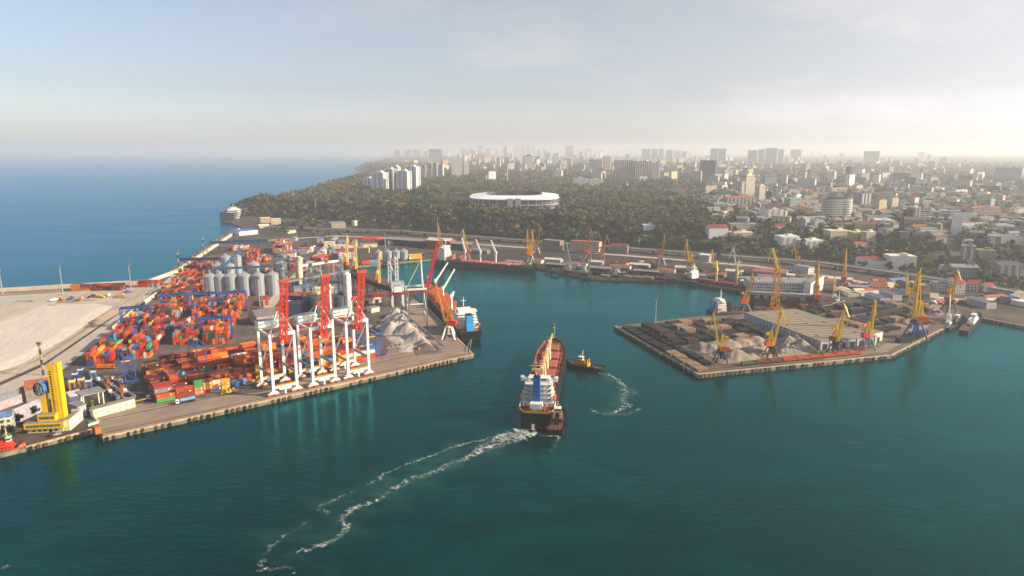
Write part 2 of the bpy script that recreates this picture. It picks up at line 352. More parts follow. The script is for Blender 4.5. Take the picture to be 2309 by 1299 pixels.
fc = np.stack([idx[:-1, :-1], idx[:-1, 1:], idx[1:, 1:], idx[1:, :-1]], -1).reshape(-1, 4)
keep = (gz.ravel()[fc] > -3.5).any(1)
me = bpy.data.meshes.new('hills'); me.from_pydata(np.stack([gx, gy, gz], -1).reshape(-1, 3).tolist(), [], fc[keep].tolist())
me.materials.append(G_LAND); me.polygons.foreach_set('use_smooth', [True]*len(me.polygons)); ob = bpy.data.objects.new('hills', me); COL.objects.link(ob); kind(ob, 'structure')
# ------------------------------------------------------------------ quays and low ground
shore = [(-700, 1160), (0, 1022), (58, 1008), (216, 966), (232, 986), (1068, 800), (1046, 778), (960, 690), (905, 640), (800, 600), (975, 584), (1205, 601), (1340, 627), (1530, 632), (1735, 664), (1905, 682), (1926, 690), (1905, 698),
         (1720, 706), (1590, 724), (1385, 735), (1575, 845), (2012, 801), (2125, 742), (2188, 712), (2309, 735), (2700, 815)]
poly = [P(*a) for a in shore]+[Vector((1500, 900, 0)), Vector((1500, 1000, 0))]
for x_ in (1300, 900, 500, 300, 100, -100, -200, -350, -500, -620, -740): poly.append(Vector((x_, float(np.interp(x_, FX, FY))+14, 0)))
poly += [P(*a) for a in [(498, 489), (497, 495), (520, 503), (548, 514), (537, 519), (400, 613), (318, 641), (0, 659), (-800, 705)]]
kind(MB().prism(poly, -6, 3.0, 0, 1).build('harbour_ground', [G_ROCK, G_DIRT]), 'structure')
def sheet(name, pts, mat, z=3.05, px=True):
    p = [P(*a) for a in pts] if px else pts
    return kind(MB().prism(p, z-.04, z, 0).build(name, mat), 'structure')
sheet('apron_pavement', [(234, 984), (1066, 801), (1044, 779), (960, 692), (930, 672), (905, 720), (870, 800), (590, 884), (330, 912), (300, 905), (208, 940)], G_APRON, 3.06)
sheet('yard_pavement', [(214, 900), (330, 912), (590, 884), (868, 801), (905, 718), (900, 680), (800, 640), (740, 590), (600, 560), (480, 575), (405, 625), (378, 648), (140, 835), (150, 870)], G_ASPH, 3.10)
sheet('timber_pier_pavement', [pr(2, 2), pr(188, 2), pr(280, 42), pr(395, 112), pr(330, 170), pr(200, 186), pr(2, 158)], G_PIER, 3.06, False)
sheet('service_road', [(-300, 1010), (0, 906), (140, 835), (378, 648), (400, 618), (390, 618), (358, 646), (100, 825), (0, 870), (-300, 960)], G_ROAD, 3.14)
sheet('sand_fill', [(-900, 985), (-300, 950), (0, 862), (100, 818), (352, 648), (318, 645), (0, 664), (-900, 720)], G_SAND, 3.08)
sheet('breakwater_road', [(-900, 722), (0, 668), (318, 648), (345, 642), (318, 642), (0, 661), (-900, 710)], G_APRON, 3.18)
# raised white sand bed and its banks
def heap(name, pts, h, mat, slope=10, rough=.6, grid=(60, 40), zb=3.1, seed=0, peaks=None, label=None):
    """low heap of bulk material over a ground polygon, with banks at its angle of repose"""
    p = [Vector((a.x, a.y, 0)) for a in pts]
    x0, x1 = min(a.x for a in p), max(a.x for a in p); y0, y1 = min(a.y for a in p), max(a.y for a in p)
    nx, ny = grid; xs, yy = np.linspace(x0, x1, nx), np.linspace(y0, y1, ny); v = []; inside = {}
    n = len(p)
    for j in range(ny):
        for i in range(nx):
            x, y = xs[i], yy[j]; c = False; dm = 1e9
            for k in range(n):
                a, b_ = p[k], p[(k+1) % n]
                if (a.y > y) != (b_.y > y) and x < (b_.x-a.x)*(y-a.y)/(b_.y-a.y)+a.x: c = not c
                ab = b_-a; tt = max(0, min(1, ((x-a.x)*ab.x+(y-a.y)*ab.y)/ab.length_squared)); dm = min(dm, math.hypot(x-a.x-ab.x*tt, y-a.y-ab.y*tt))
            d = dm if c else -dm; z = min(h, h*d/slope) if d > 0 else d*.2
            if peaks and d > 0: z = min(d*.75, max([pk[2]-math.hypot(x-pk[0], y-pk[1])*pk[3] for pk in peaks]+[.6]))
            if d > 0: z += (rough*mnoise.fractal(Vector((x/9+seed, y/9, 0)), 1, 2, 4)+(rough*1.3*abs(mnoise.noise(Vector((x/5+seed, y/5, 7)))) if peaks else 0))*min(1, d/4)
            v.append((x, y, zb+z-.15)); inside[(i, j)] = d > -6
    f = [(j*nx+i, j*nx+i+1, (j+1)*nx+i+1, (j+1)*nx+i) for j in range(ny-1) for i in range(nx-1) if any(inside[a] for a in ((i, j), (i+1, j), (i, j+1), (i+1, j+1)))]
    mb = MB(); mb.add(v, f, 0, True); return mb.build(name, mat)
kind(heap('sand_bed', [P(*a) for a in [(-420, 900), (0, 838), (50, 822), (150, 765), (258, 690), (215, 684), (90, 688), (-60, 740), (-420, 850)]], 1.4, G_WSAND, 14, .25, (90, 60)), 'structure')
kind(heap('grey_fill_bank', [P(*a) for a in [(-60, 870), (95, 812), (190, 752), (300, 683), (265, 690), (160, 762), (55, 826), (-60, 850)]], 1.3, G_GREYF, 6, .3, (70, 50)), 'structure')
kind(heap('embankment', [P(*a) for a in [(208, 742), (330, 668), (318, 664), (198, 728)]], 4.2, G_GREYF, 8, .2, (50, 40), 3.2), 'structure')
# quay edge: coping beam with timber and rubber fendering worked into its face
def coping(name, a, b_, zt=3.35, w=1.6, mat=None, step=4.0):
    a, b_ = a.copy(), b_.copy(); a.z = b_.z = 0; d = (b_-a).normalized(); nrm = Vector((d.y, -d.x, 0)); ln = (b_-a).length; mb = MB()
    c = (a+b_)/2; rz = math.atan2(d.y, d.x)
    mb.box((c.x, c.y, 2.2), (ln, w, zt-2.2), 0, rz)
    for i in range(int(ln/step)):
        if random.random() < .22: continue
        p = a+d*((i+.5)*step)+nrm*(w/2+.3); mb.box((p.x, p.y, .3+.3*random.random()), (step*random.uniform(.25, .6), .6, 2.3+.5*random.random()), 1 if i % 3 else 2, rz)
    return kind(mb.build(name, [M('coping_stone', 'b09a80', .9, var=.25, scale=.3, bump=.3), M('fender_timber', '54422e', .9, var=.35), TYRE]), 'structure')
coping('quay_kerb', q(0, .6), q(281, .6)); coping('quay_kerb', P(1067, 800), P(961, 691)); coping('quay_kerb', pr(0, .6), pr(189, .6)); coping('quay_kerb', pr(189, 0), P(2125, 742))
coping('quay_kerb', P(1386, 735), P(1574, 844)); coping('quay_kerb', P(58, 1008), P(216, 966)); coping('quay_kerb', P(975, 584), P(1205, 601)); coping('quay_kerb', P(1530, 632), P(1735, 664)); coping('quay_kerb', P(2188, 712), P(2309, 735))
# sea wall of the mole, and its rock armour outside
def strip(name, pts, w, z0, z1, mat):
    mb = MB()
    for a, b_ in zip(pts[:-1], pts[1:]):
        c = (a+b_)/2; d = b_-a; mb.box((c.x, c.y, z0), (Vector((d.x, d.y)).length, w, z1-z0), 0, math.atan2(d.y, d.x))
    return kind(mb.build(name, mat), 'structure')
strip('sea_wall', [P(*a) for a in [(540, 519), (400, 614), (330, 640)]], 4, 2, 7.2, M('sea_wall_concrete', 'cfc4b0', .85))
strip('sea_wall', [P(*a) for a in [(330, 637), (0, 657), (-700, 700)]], 9, 2, 6.4, M('mole_concrete', 'b9ab98', .85, scale=.05))
strip('yard_wall', [P(*a) for a in [(378, 650), (318, 690), (255, 745)]], 1.2, 3, 7.0, CREAM)
def rocks(name, pts, w, n, mat):
    mb = MB()
    for i in range(n):
        k = random.random()*(len(pts)-1); j = int(k); p = pts[j].lerp(pts[j+1], k-j); r = 1.2+random.random()*1.8
        mb.box((p.x+random.uniform(-w, w), p.y+random.uniform(-w, w), random.uniform(-.8, .6)), (r*2, r*1.6, r), 0, random.random()*3, taper=.7)
    return kind(mb.build(name, mat), 'stuff')
o = rocks('rock_armour', [P(a, b_, 0) for a, b_ in [(530, 520), (460, 567), (392, 615)]], 7, 420, G_ROCK); o['label'] = 'tumbled armour rocks along the sea side of the mole'
ORD = 'first second third fourth fifth sixth seventh eighth ninth tenth eleventh twelfth thirteenth fourteenth fifteenth sixteenth seventeenth eighteenth nineteenth twentieth twenty-first twenty-second twenty-third twenty-fourth twenty-fifth twenty-sixth twenty-seventh twenty-eighth twenty-ninth thirtieth'.split()
def od(i): return ORD[i] if i < len(ORD) else 'far'
# ------------------------------------------------------------------ containers
CCOL = {'orange': 'c24e1e', 'rust-orange': 'a03f20', 'dark red': '7a281f', 'brown': '54291d', 'bright red': 'b8241e', 'blue': '1e5aa0', 'light blue': '5f97c4', 'navy blue': '1d3560',
        'yellow': 'd6a636', 'golden orange': 'd97f1e', 'green': '3f9a4c', 'dark green': '15524a', 'white': 'cfcac0', 'salmon': 'c7805f', 'grey': '7d8288', 'cream': 'd9c79c'}
CWT = {'orange': 26, 'rust-orange': 20, 'dark red': 15, 'brown': 10, 'bright red': 5, 'blue': 4, 'light blue': 3, 'navy blue': 3, 'yellow': 4, 'golden orange': 6, 'green': 2, 'dark green': 3, 'white': 2, 'salmon': 2, 'grey': 2}
def clump(sd, lo, hi, gap=.18):
    '''tier heights that rise and fall in clumps, with empty slots'''
    gone = set(j for j in range(1, 40) if random.random() < gap*.7)
    def f(i, j):
        if j in gone: return 0
        e = mnoise.noise(Vector((i*.12+sd*7.3, j*.5, sd*1.7)))*.9+.55+random.uniform(-.09, .09)
        return 0 if e < gap*.6 else max(1, min(hi, int(lo+e*(hi-lo+.8))))
    return f
def rcol(bias=None):
    if bias and random.random() < .65: return random.choice(bias)
    return random.choices(list(CWT), list(CWT.values()))[0]
CPAINT = objcol('container_paint', .5, 1.1, .3)
def container_mesh(l, logo):
    mb = MB(); w, h = 2.44, 2.59
    mb.box((0, 0, .14), (l-.16, w-.14, h-.22), 0)
    for x in (-1, 1):
        for y in (-1, 1): mb.box((x*(l/2-.09), y*(w/2-.09), 0), (.18, .18, h), 0)
    for y in (-1, 1):
        for z in (0, h-.15): mb.box((0, y*(w/2-.07), z), (l-.36, .14, .15), 0)
    for x in (-1, 1):
        for z in (0, h-.15): mb.box((x*(l/2-.07), 0, z), (.14, w-.36, .15), 0)
    for y in (-.7, -.25, .25, .7): mb.box((-l/2-.02, y, .2), (.06, .06, h-.4), 1)      # door locking bars
    n = int(l/.75)
    for y in (-1, 1):
        for i in range(n): mb.box((-l/2+.45+i*(l-.9)/(n-1), y*(w/2-.045), .17), (.3, .06, h-.34), 0)
    if logo:
        for y in (-1, 1): mb.box((l*.28 if y < 0 else -l*.28, y*(w/2-.01), 1.1), (1.1, .05, .9), 2); mb.box((l*.36 if y > 0 else -l*.38, y*(w/2-.01), 2.0), (.9, .05, .3), 2)
    o = mb.build('shipping_container', [CPAINT, GREYM, M('logo_white', 'dcd8d0', .5)]); me = o.data; bpy.data.objects.remove(o); return me
CME = {(l, g): container_mesh(l, g) for l in (12.19, 6.06) for g in (0, 1)}
CAND = []
def block(posf, ang, rows, bays, pa, pb, tiers, row_word, bay_word, group, explicit=None, bias=None, skip=0.0, along_first=True, long_p=.75):
    """a stacked block: rows across, bays along the containers' length; posf(row offset, along) -> world"""
    st = {}
    for i in range(rows):
        for j in range(bays):
            if random.random() < skip: continue
            lg = random.random() < long_p; n = tiers(i, j)
            for sub in ([0] if lg else [0, 1]):
                nn = max(0, n-(random.random() < .3)*sub)
                for k in range(nn): st[(i, j*2+sub, k)] = (12.19 if lg else 6.06, None)
                if lg: 
                    for k in range(nn): st[(i, j*2+1, k)] = 'x'
    cols = {}
    if explicit:
        for key in [k for k in st if k[0] == 0]: del st[key]
        for j, (l, cs) in explicit.items():
            for k, c in enumerate(cs):
                st[(0, j, k)] = (12.19 if l == 40 else 6.06, c)
                if l == 40: st[(0, j+1, k)] = 'x'
    for (i, j, k), v in sorted(st.items()):
        if v == 'x': continue
        l, c = v; off = (j+.5)*pb/2 if l < 7 else (j+1)*pb/2
        nb = lambda a, b_, c_: (a, b_, c_) in st
        faces = [not nb(i, j, k+1), not nb(i-1, j, k), not nb(i+1, j, k), not nb(i, j-1, k), not nb(i, j+(2 if l > 7 else 1), k)]
        if not any(faces): continue
        if c is None: c = cols.get((i, j, k-1)) if random.random() < .3 else None
        if c is None: c = rcol(bias)
        cols[(i, j, k)] = c
        p = posf(i*pa, off); p.z = 3.12+k*2.62
        CAND.append([depth(p)*(1.0 if faces[0] or faces[1] or faces[3] or faces[4] else 1.5), p, ang+random.choice((0, math.pi))+random.uniform(-.004, .004), l, c,
                     f"{c} {'long' if l > 7 else 'short'} container, {od(k)} tier, {bay_word.format(od(j))}, {row_word.format(od(i))}", group])
FR = {}
j = 0
for l, cs in [(40, ['green', 'orange']), (40, ['rust-orange']*3), (20, ['salmon', 'salmon', 'green', 'green']), (20, ['bright red', 'yellow', 'yellow', 'rust-orange']), (20, ['blue', 'orange', 'cream']), (20, ['yellow']*3), (40, ['blue', 'light blue']), (20, ['yellow']),
              (20, ['yellow', 'yellow', 'brown', 'yellow', 'yellow']), (20, ['orange', 'orange', 'yellow', 'orange']), (40, ['orange', 'brown', 'golden orange']), (20, ['dark red', 'yellow']), (20, ['orange', 'light blue', 'orange']), (40, ['rust-orange', 'blue']), (20, ['bright red', 'yellow', 'yellow']),
              (20, ['yellow', 'bright red', 'light blue', 'dark green']), (20, ['yellow']*4), (20, ['cream', 'yellow', 'yellow']), (40, ['rust-orange', 'orange', 'white']), (40, ['orange', 'rust-orange', 'white'])]:
    FR[j] = (l, cs); j += 2 if l == 40 else 1
WARM = ['orange', 'rust-orange', 'orange', 'dark red', 'brown', 'golden orange']
tf = lambda lo, hi: (lambda i, j_: random.choices(range(0, 6), [1 if lo <= n <= hi else 0 for n in range(6)])[0])
g1 = 'containers in the quayside blocks'
block(lambda a, b_: q(39+b_, 44.5+a), QA, 7, 14, 2.62, 12.6, lambda i, j_: min(5, max(1, 2+i//2+random.choice((-1, -1, 0, 0, 1)))) if j_ < 3 else clump(1, 2, 5, .12)(i, j_), '{} row off the quay', '{} bay', g1, FR, None, .06)
block(lambda a, b_: q(40+b_, 70+a), QA, 8, 13, 2.62, 12.6, clump(2, 2, 5, .1), '{} row of the second quay block', '{} bay', g1, None, WARM, .1)
block(lambda a, b_: q(43+b_, 99+a), QA, 9, 12, 2.62, 12.6, clump(3, 1, 5, .12), '{} row of the third quay block', '{} bay', g1, None, WARM, .15)
block(lambda a, b_: q(60+b_, 128+a), QA, 6, 10, 2.62, 12.6, clump(4, 0, 3, .3), '{} row of the innermost quay block', '{} bay', g1, None, WARM, .3)
g2 = 'containers in the inner yard blocks'
for nm, a0, nr_, b0, nb_ in [('white-wall block', -53, 7, -32, 16), ('lane-side seaward block', -29, 8, -22, 18), ('lane-side landward block', 4, 8, 16, 15), ('silo-side block', 30, 8, 8, 16)]:
    block(lambda a, b_, a0=a0, b0=b0: yd(a0+a, b0+b_), LANG+math.pi/2, nr_, nb_, 2.75, 13.0, clump(a0, 2, 5, .2), '{} row', '{} bay of the '+nm, g2, None, None, .1, long_p=.6)
block(lambda a, b_: yd(-50+a, 232+b_), LANG+math.pi/2, 16, 20, 2.75, 13.0, clump(9, 1, 4, .25), '{} row', '{} bay of the far strip', g2, None, None, .25, long_p=.7)
def pxl(px, py): v = P(px, py); return v
for (px, py, rows, bays, tr, bias, ang) in [(160, 656, 5, 5, 3, ['dark red', 'dark red', 'brown'], .03), (290, 648, 5, 3, 3, ['dark red', 'bright red'], .03), (556, 600, 7, 4, 8, ['salmon', 'rust-orange', 'dark red'], LANG+math.pi/2), (617, 572, 12, 5, 5, ['golden orange', 'orange', 'salmon', 'cream'], LANG+math.pi/2), (525, 566, 10, 3, 2, ['white', 'white', 'cream', 'grey'], LANG+math.pi/2), (655, 610, 9, 5, 3, None, LANG+math.pi/2), (700, 588, 8, 3, 2, ['bright red', 'orange'], 1.3), (742, 578, 7, 4, 2, ['dark red', 'light blue', 'rust-orange'], 1.3), (585, 592, 5, 3, 2, None, 1.75), (600, 618, 6, 2, 3, None, 1.75), (672, 566, 5, 3, 2, None, .25), (718, 556, 4, 3, 2, None, 1.3), (760, 566, 4, 2, 1, None, .3), (694, 618, 5, 2, 2, ['navy blue', 'grey'], 1.75), (735, 606, 4, 3, 2, None, .3), (816, 596, 3, 3, 2, None, .3), (702, 660, 4, 2, 2, None, .3), (826, 668, 4, 2, 1, None, .6), (578, 722, 4, 3, 2, None, 1.85), (612, 716, 3, 3, 1, None, .3), (660, 744, 4, 3, 2, None, QA), (708, 728, 4, 3, 2, None, QA), (585, 690, 4, 2, 2, None, 1.85), (655, 672, 4, 2, 2, None, .3), (625, 700, 5, 3, 2, None, LANG)]:
    o_ = pxl(px, py); ca, sa = math.cos(ang), math.sin(ang)
    block(lambda a, b_, o_=o_, ca=ca, sa=sa: Vector((o_.x+ca*b_+sa*a*(1 if abs(sa) > .5 else -1), o_.y+sa*b_-ca*a*(1 if abs(sa) > .5 else -1), 3)), ang, rows, bays, 2.62, 12.6, lambda i, j_, tr=tr: max(1, tr-random.choice((0, 0, 0, 1))), '{} row', '{} bay of stack', 'x', None, bias, .04, long_p=.9)
    for c_ in CAND[-1:]: pass
CAND.sort(key=lambda c: c[0])
near = [c for c in CAND if c[6] != 'x'][:300]; ids = set(id(c) for c in near)
for d_, p, ang, l, c, lab, grp in near:
    o = bpy.data.objects.new('shipping_container', CME[(l, 1 if random.random() < .45 else 0)]); COL.objects.link(o)
    o.location = p; o.rotation_euler.z = ang; v = .78+random.random()*.22; o.color = (*[min(1, x*v) for x in lin(CCOL[c])], 1); tag(o, lab, 'container', grp)
mb = MB(); ks = list(CCOL)
for c in CAND:
    if id(c) in ids: continue
    d_, p, ang, l, col = c[:5]; mb.box(p, (l, 2.44, 2.59), ks.index(col), ang)
    for e in (-1, 1): mb.box(p+Vector((math.cos(ang), math.sin(ang), 0))*(e*(l/2)), (.12, 2.2, 2.3), ks.index(col), ang)
o = kind(mb.build('stacked_container_mass', [M('paint_'+k, CCOL[k], .5, var=.25, scale=.12, rust=.35) for k in ks]), 'stuff'); o['label'] = 'farther stacks of many coloured containers'
# ------------------------------------------------------------------ rubber tyred yard gantries (blue)
def yard_gantry(name, label):
    r = thing(name, label, 'gantry crane', group='blue yard gantry cranes'); W_, H_ = 13.2, 19.5
    for x in (-1, 1):
        for y in (-1, 1):
            MB().bar((x*W_, y*3.6, 1.4), (x*W_, y*3.2, H_), .95, h=.8, w2=.8).build('leg', BLUE, r)
        MB().box((x*W_, 0, .9), (1.1, 11, .9), 0).box((x*W_, 0, H_*.42), (.5, 6.6, .5), 0).bar((x*W_, -3.4, 2), (x*W_, 3.2, H_*.42), .35).build('sill_beam', BLUE, r)
        wb = MB()
        for y in (-4.6, -3.3, 3.3, 4.6): wb.tube((x*W_-.45, y, .62), (x*W_+.45, y, .62), .62, n=10)
        wb.build('wheel', TYRE, r)
    for y in (-1, 1): MB().box((0, y*3.2, H_), (W_*2+1.6, 1.2, 1.7), 0).build('girder', BLUE, r)
    MB().box((-W_, 0, H_+.1), (1, 5.2, 1.2), 0).box((W_, 0, H_+.1), (1, 5.2, 1.2), 0).build('end_beam', BLUE, r)
    tr = MB().box((3, 0, H_+1.72), (5, 7.4, 1), 0).box((3, 0, H_+2.72), (3, 3.4, 1.6), 1).build('trolley', [DARK, GREYM], r)
    MB().box((5.4, 0, H_-2.4), (1.8, 2, 2.1), 1).box((5.4, 0, H_-.3), (.4, .4, 2), 0).build('cab', [DARK, GLASS], r)
    MB().box((1.5, 0, H_-6.2), (2.2, 6, .5), 0).bar((.8, -1, H_-5.7), (.8, -1, H_+1.7), .08).bar((2.2, 1, H_-5.7), (2.2, 1, H_+1.7), .08).build('spreader', YEL, r)
    return r
RT = yard_gantry('yard_gantry', 'blue yard gantry crane beside the white wall, over the container block nearest it')
RT.location = yd(-44, 97, 3.12); RT.rotation_euler.z = LANG
for a_, b_, rz, lb in [(-18, 152, LANG, 'blue yard gantry crane deep in the block along the dark lane'), (12, 152, LANG, 'blue yard gantry crane deep in the block across the dark lane'), (42, 148, LANG, 'blue yard gantry crane in front of the pale silo row'),
                       (39, 28, LANG, 'blue yard gantry crane at the front end of the block beside the silos')]: dup(RT, lb, yd(a_, b_, 3.12), rz)
for s_, t_, lb in [(33, 116, 'blue yard gantry crane standing endways close to the yellow tower plaza'), (84, 112, 'blue yard gantry crane endways amid the brown quayside containers'), (216, 62, 'blue yard gantry crane endways between quay containers and grey cargo heap'), (222, 100, 'blue yard gantry crane endways behind the grey cargo heap')]:
    dup(RT, lb, q(s_, t_, 3.12), QA+math.pi/2)
# ------------------------------------------------------------------ ship to shore cranes (white frames, raised red booms)
def quay_crane(name, label, w):
    r = thing(name, label, 'quay crane', group='white quay cranes with raised red booms'); H_, T_ = 45.0, 25.0; x = w/2
    for sx in (-1, 1):
        MB().bar((sx*x, 0, 3.4), (sx*x, 0, H_), 2.0, h=1.8, w2=1.7).build('leg', WHITE, r)
        MB().bar((sx*x, T_, 3.4), (sx*x, T_, H_), 2.0, h=1.8, w2=1.7).build('leg', WHITE, r)
        MB().box((sx*x, T_/2, 14), (1.1, T_-1.6, 1.7), 0).build('tie_beam', GREYM, r)
        MB().bar((sx*x, T_-.9, 15.5), (sx*x, .9, H_-2), .7).build('brace', WHITE, r)
        MB().box((sx*x, T_/2, H_-1), (1.2, T_-1.7, 1.6), 0).build('top_beam', WHITE, r)
        MB().bar((sx*x, 0, H_), (sx*1.2, 3, 62), .9, w2=.7).bar((sx*1.2, 3, 62), (sx*x*.8, T_, H_+1), .35).build('apex_strut', WHITE, r)
    for y in (0, T_):
        sb = MB().box((0, y, 5.2), (w-1.8, 1.5, 1.9), 0).box((0, y, 3.6), (w*.5, 1.1, 1.5), 0).box((0, y, .4), (1.2, 1, 3.2), 0).build('sill_beam', WHITE, r)
        MB().box((0, y-.9, 7.15), (w*.8, .7, .8), 0).build('walkway', OCHRE, sb)
        for sx in (-1, 1):
            MB().box((sx*x, y, 2.3), (5.0, 1.5, 1.2), 0).box((sx*x, y, 1.4), (7.6, 1.3, 1.0), 0).box((sx*x-2.6, y, .5), (3.4, 1.6, .9), 1).box((sx*x+2.6, y, .5), (3.4, 1.6, .9), 1).build('bogie', [WHITE, ORG], r)
    for y, hh in ((0, 2.4), (T_, 2.0)): MB().box((0, y, H_-hh/2), (w+1.9 if y == 0 else w+1.6, 1.7, hh), 0).build('portal_beam', WHITE, r)
    for sx in (-1, 1):
        MB().truss((sx*2.6, -2.5, H_-4.4), (sx*2.6, T_+13, H_-4.4), 1.2, 2.2, 10, .22).build('girder', RED, r)
    bm = MB()
    for sx in (-1, 1): bm.truss((sx*2.0, -2.6, H_-6), (sx*1.8, -12.5, 85), 1.3, 2.8, 10, .23, h2=2.0)
    for i in range(12):
        k = i/11; y = -2.6-9.9*k; z = H_-6+(85-H_+6)*k; bm.box((0, y, z-.3), (3.6, .5, .5), 0)
    for i in range(10):
        k = i/10; k2 = (i+1)/10; bm.bar((-1.9*(1 if i % 2 else -1), -2.6-9.9*k, H_-6+(91-H_)*k), (1.9*(1 if i % 2 else -1), -2.6-9.9*k2, H_-6+(91-H_)*k2), .22)
    b_ = bm.build('boom', RED, r); MB().box((0, -12.5, 85), (7.2, 2.2, 1.5), 0).box((2.2, -12, 86), (4.6, 1.4, .8), 0).build('boom_tip', RED, b_)
    MB().box((0, 3, 61.5), (3.4, 1.6, 1.6), 0).tube((-1.2, 3, 63), (1.2, 3, 63), 1.2).build('sheave_head', RED, r)
    MB().bar((0, 3, 62), (0, -10.5, 78), .3).bar((0, 3, 62), (0, -.8, 58), .3).build('stay', GREYM, r)
    mh = MB().box((-1.5, T_+1, H_+1.1), (15, 8, 4.6), 0, mt=1).box((-1.5, T_-3.1, H_+2), (13, .3, 2.4), 2).build('machinery_house', [WHITE, GREYR, M('house_panel', 'c8c6c0', .6)], r)  # third material: slightly greyer paint on the front panel
    MB().box((3, T_*.55, H_-9.2), (2.6, 3.4, 2.8), 0).box((3, T_*.55, H_-6.4), (3, 3, .5), 1).build('cab', [GLASS, RED], r)
    rl = MB()
    for i in range(9): rl.box((-x+i*w/8, -.95, H_+1.2), (.12, .12, 1.1), 0)
    rl.box((0, -.95, H_+2.2), (w, .12, .12), 0); rl.build('railing', GREYM, r)
    ld = MB()
    for i in range(20): ld.box((x, T_+1.1, 4+i*2), (.8, .3, .15), 0)
    ld.bar((x-.4, T_+1.1, 3), (x-.4, T_+1.1, H_), .1).bar((x+.4, T_+1.1, 3), (x+.4, T_+1.1, H_), .1).build('ladder', GREYM, r)
    return r
SC = quay_crane('quay_crane', 'white quay crane with raised red boom, the one closest to the yellow tower', 17.5)
SC.location = q(117.5, 6.4, 3.1); SC.rotation_euler.z = QA
dup(SC, 'white quay crane with raised red boom, middle one of the three', q(147.5, 6.6, 3.1), QA)
dup(SC, 'white quay crane with raised red boom, the one toward the grey cargo heap', q(176, 7.0, 3.1), QA)
# ------------------------------------------------------------------ grain silos
def silo(name, label, r_, h_, mat, group, rings=14):
    o = thing(name, label, 'silo', group=group); mb = MB(); n = 28
    for i in range(rings):
        z0, z1 = h_*i/rings, h_*(i+1)/rings
        mb.tube((0, 0, z0), (0, 0, z1-.12), r_, r_, n, 0, False).tube((0, 0, z1-.12), (0, 0, z1), r_*1.012, r_*1.012, n, 0, False)
    for i in range(0, n, 2): a = 2*math.pi*i/n; mb.bar((r_*1.01*math.cos(a), r_*1.01*math.sin(a), 0), (r_*1.01*math.cos(a), r_*1.01*math.sin(a), h_), .16)
    mb.build('wall', mat, o)
    rf = MB().tube((0, 0, h_), (0, 0, h_+r_*.5), r_*1.04, r_*.12, n, 0)
    for i in range(14): a = 2*math.pi*i/14; rf.bar((r_*1.03*math.cos(a), r_*1.03*math.sin(a), h_+.1), (r_*.12*math.cos(a), r_*.12*math.sin(a), h_+r_*.5+.1), .14)
    rf = rf.build('roof', mat, o); MB().tube((0, 0, h_+r_*.48), (0, 0, h_+r_*.48+1.6), r_*.16, n=12).build('vent', mat, rf)
    MB().bar((0, -r_-.4, 0), (0, -r_-.4, h_), .7, h=.25).build('ladder', GREYM, o)
    return o
SILO_M = M('silo_zinc', 'a4abb2', .42, .3, var=.07, scale=.5)
SB = silo('grain_silo', 'pale ribbed grain silo, front row, fourth from the seaward end', 7.2, 25, SILO_M, 'pale grain silos of the inner terminal')
def put(o, px, py): v = P(px, py); o.location = (v.x, v.y, 3.05)
put(SB, 554, 666)
for px, py, lb in [(478, 668, 'pale ribbed grain silo, front row, the shaded one at the seaward end'), (499, 667, 'pale ribbed grain silo, front row, second from the seaward end'), (523, 667, 'pale ribbed grain silo, front row, third from the seaward end'), (586, 665, 'pale ribbed grain silo, front row, second from the landward end'), (617, 663, 'pale ribbed grain silo, front row, at the landward end'),
                   (494, 640, 'pale ribbed grain silo, second row, at the seaward end'), (519, 639, 'pale ribbed grain silo, second row, second from the seaward end'), (575, 636, 'pale ribbed grain silo, second row, third from the seaward end'), (636, 634, 'pale ribbed grain silo, second row, at the landward end'), (512, 618, 'pale ribbed grain silo, third row, at the seaward end'), (535, 617, 'pale ribbed grain silo, third row, at the landward end')]:
    v = P(px, py); dup(SB, lb, (v.x, v.y, 3.05))
DK = silo('grain_silo', 'tall bluish grey silo behind the middle red boom, seaward of its twin', 6.6, 22, M('zinc_dark', '6d7884', .4, .6), 'bluish silos beside the elevator tower'); put(DK, 716, 716)
v = P(769, 712); dup(DK, 'tall bluish grey silo close beside the white elevator tower', (v.x, v.y, 3.05))
PS = silo('grain_silo', 'squat grey silo of the basin row, first from the seaward end', 6.4, 14, SILO_M, 'squat silos at the head of the basin', 8); put(PS, 854, 588)
for i, px in enumerate((876, 894, 911)): v = P(px, 587-i); dup(PS, f'squat grey silo of the basin row, {od(i+1)} from the seaward end', (v.x, v.y, 3.05))
# elevator towers
def lattice_tower(label, px, py, pytop, w, mat, cat='tower', name='lattice_tower'):
    v = P(px, py); h = ztop(v, pytop)-3; o = thing(name, label, cat, v); MB().truss((0, 0, 0), (0, 0, h), w, w, max(5, int(h/5)), .35).build('frame', mat, o)
    mb = MB()
    for i in range(1, int(h/9)+1): mb.box((0, 0, i*9-.2), (w+1, w+1, .3), 0)
    mb.build('platform', GREYM, o); MB().box((0, 0, h), (w*.8, w*.8, 3), 0).build('head_house', mat, o); return o
lattice_tower('grey lattice elevator tower rising beside the middle red boom', 706, 700, 600, 4.5, GREYM)
lattice_tower('tall grey lattice elevator tower next to the white elevator shaft', 772, 712, 610, 4.5, GREYM)
lattice_tower('short grey lattice tower behind the landward end of the silo row', 640, 640, 580, 6, GREYM)
lattice_tower('blue steel elevator tower behind the pale silos', 634, 610, 558, 14, M('elevator_blue', '22385e', .6))
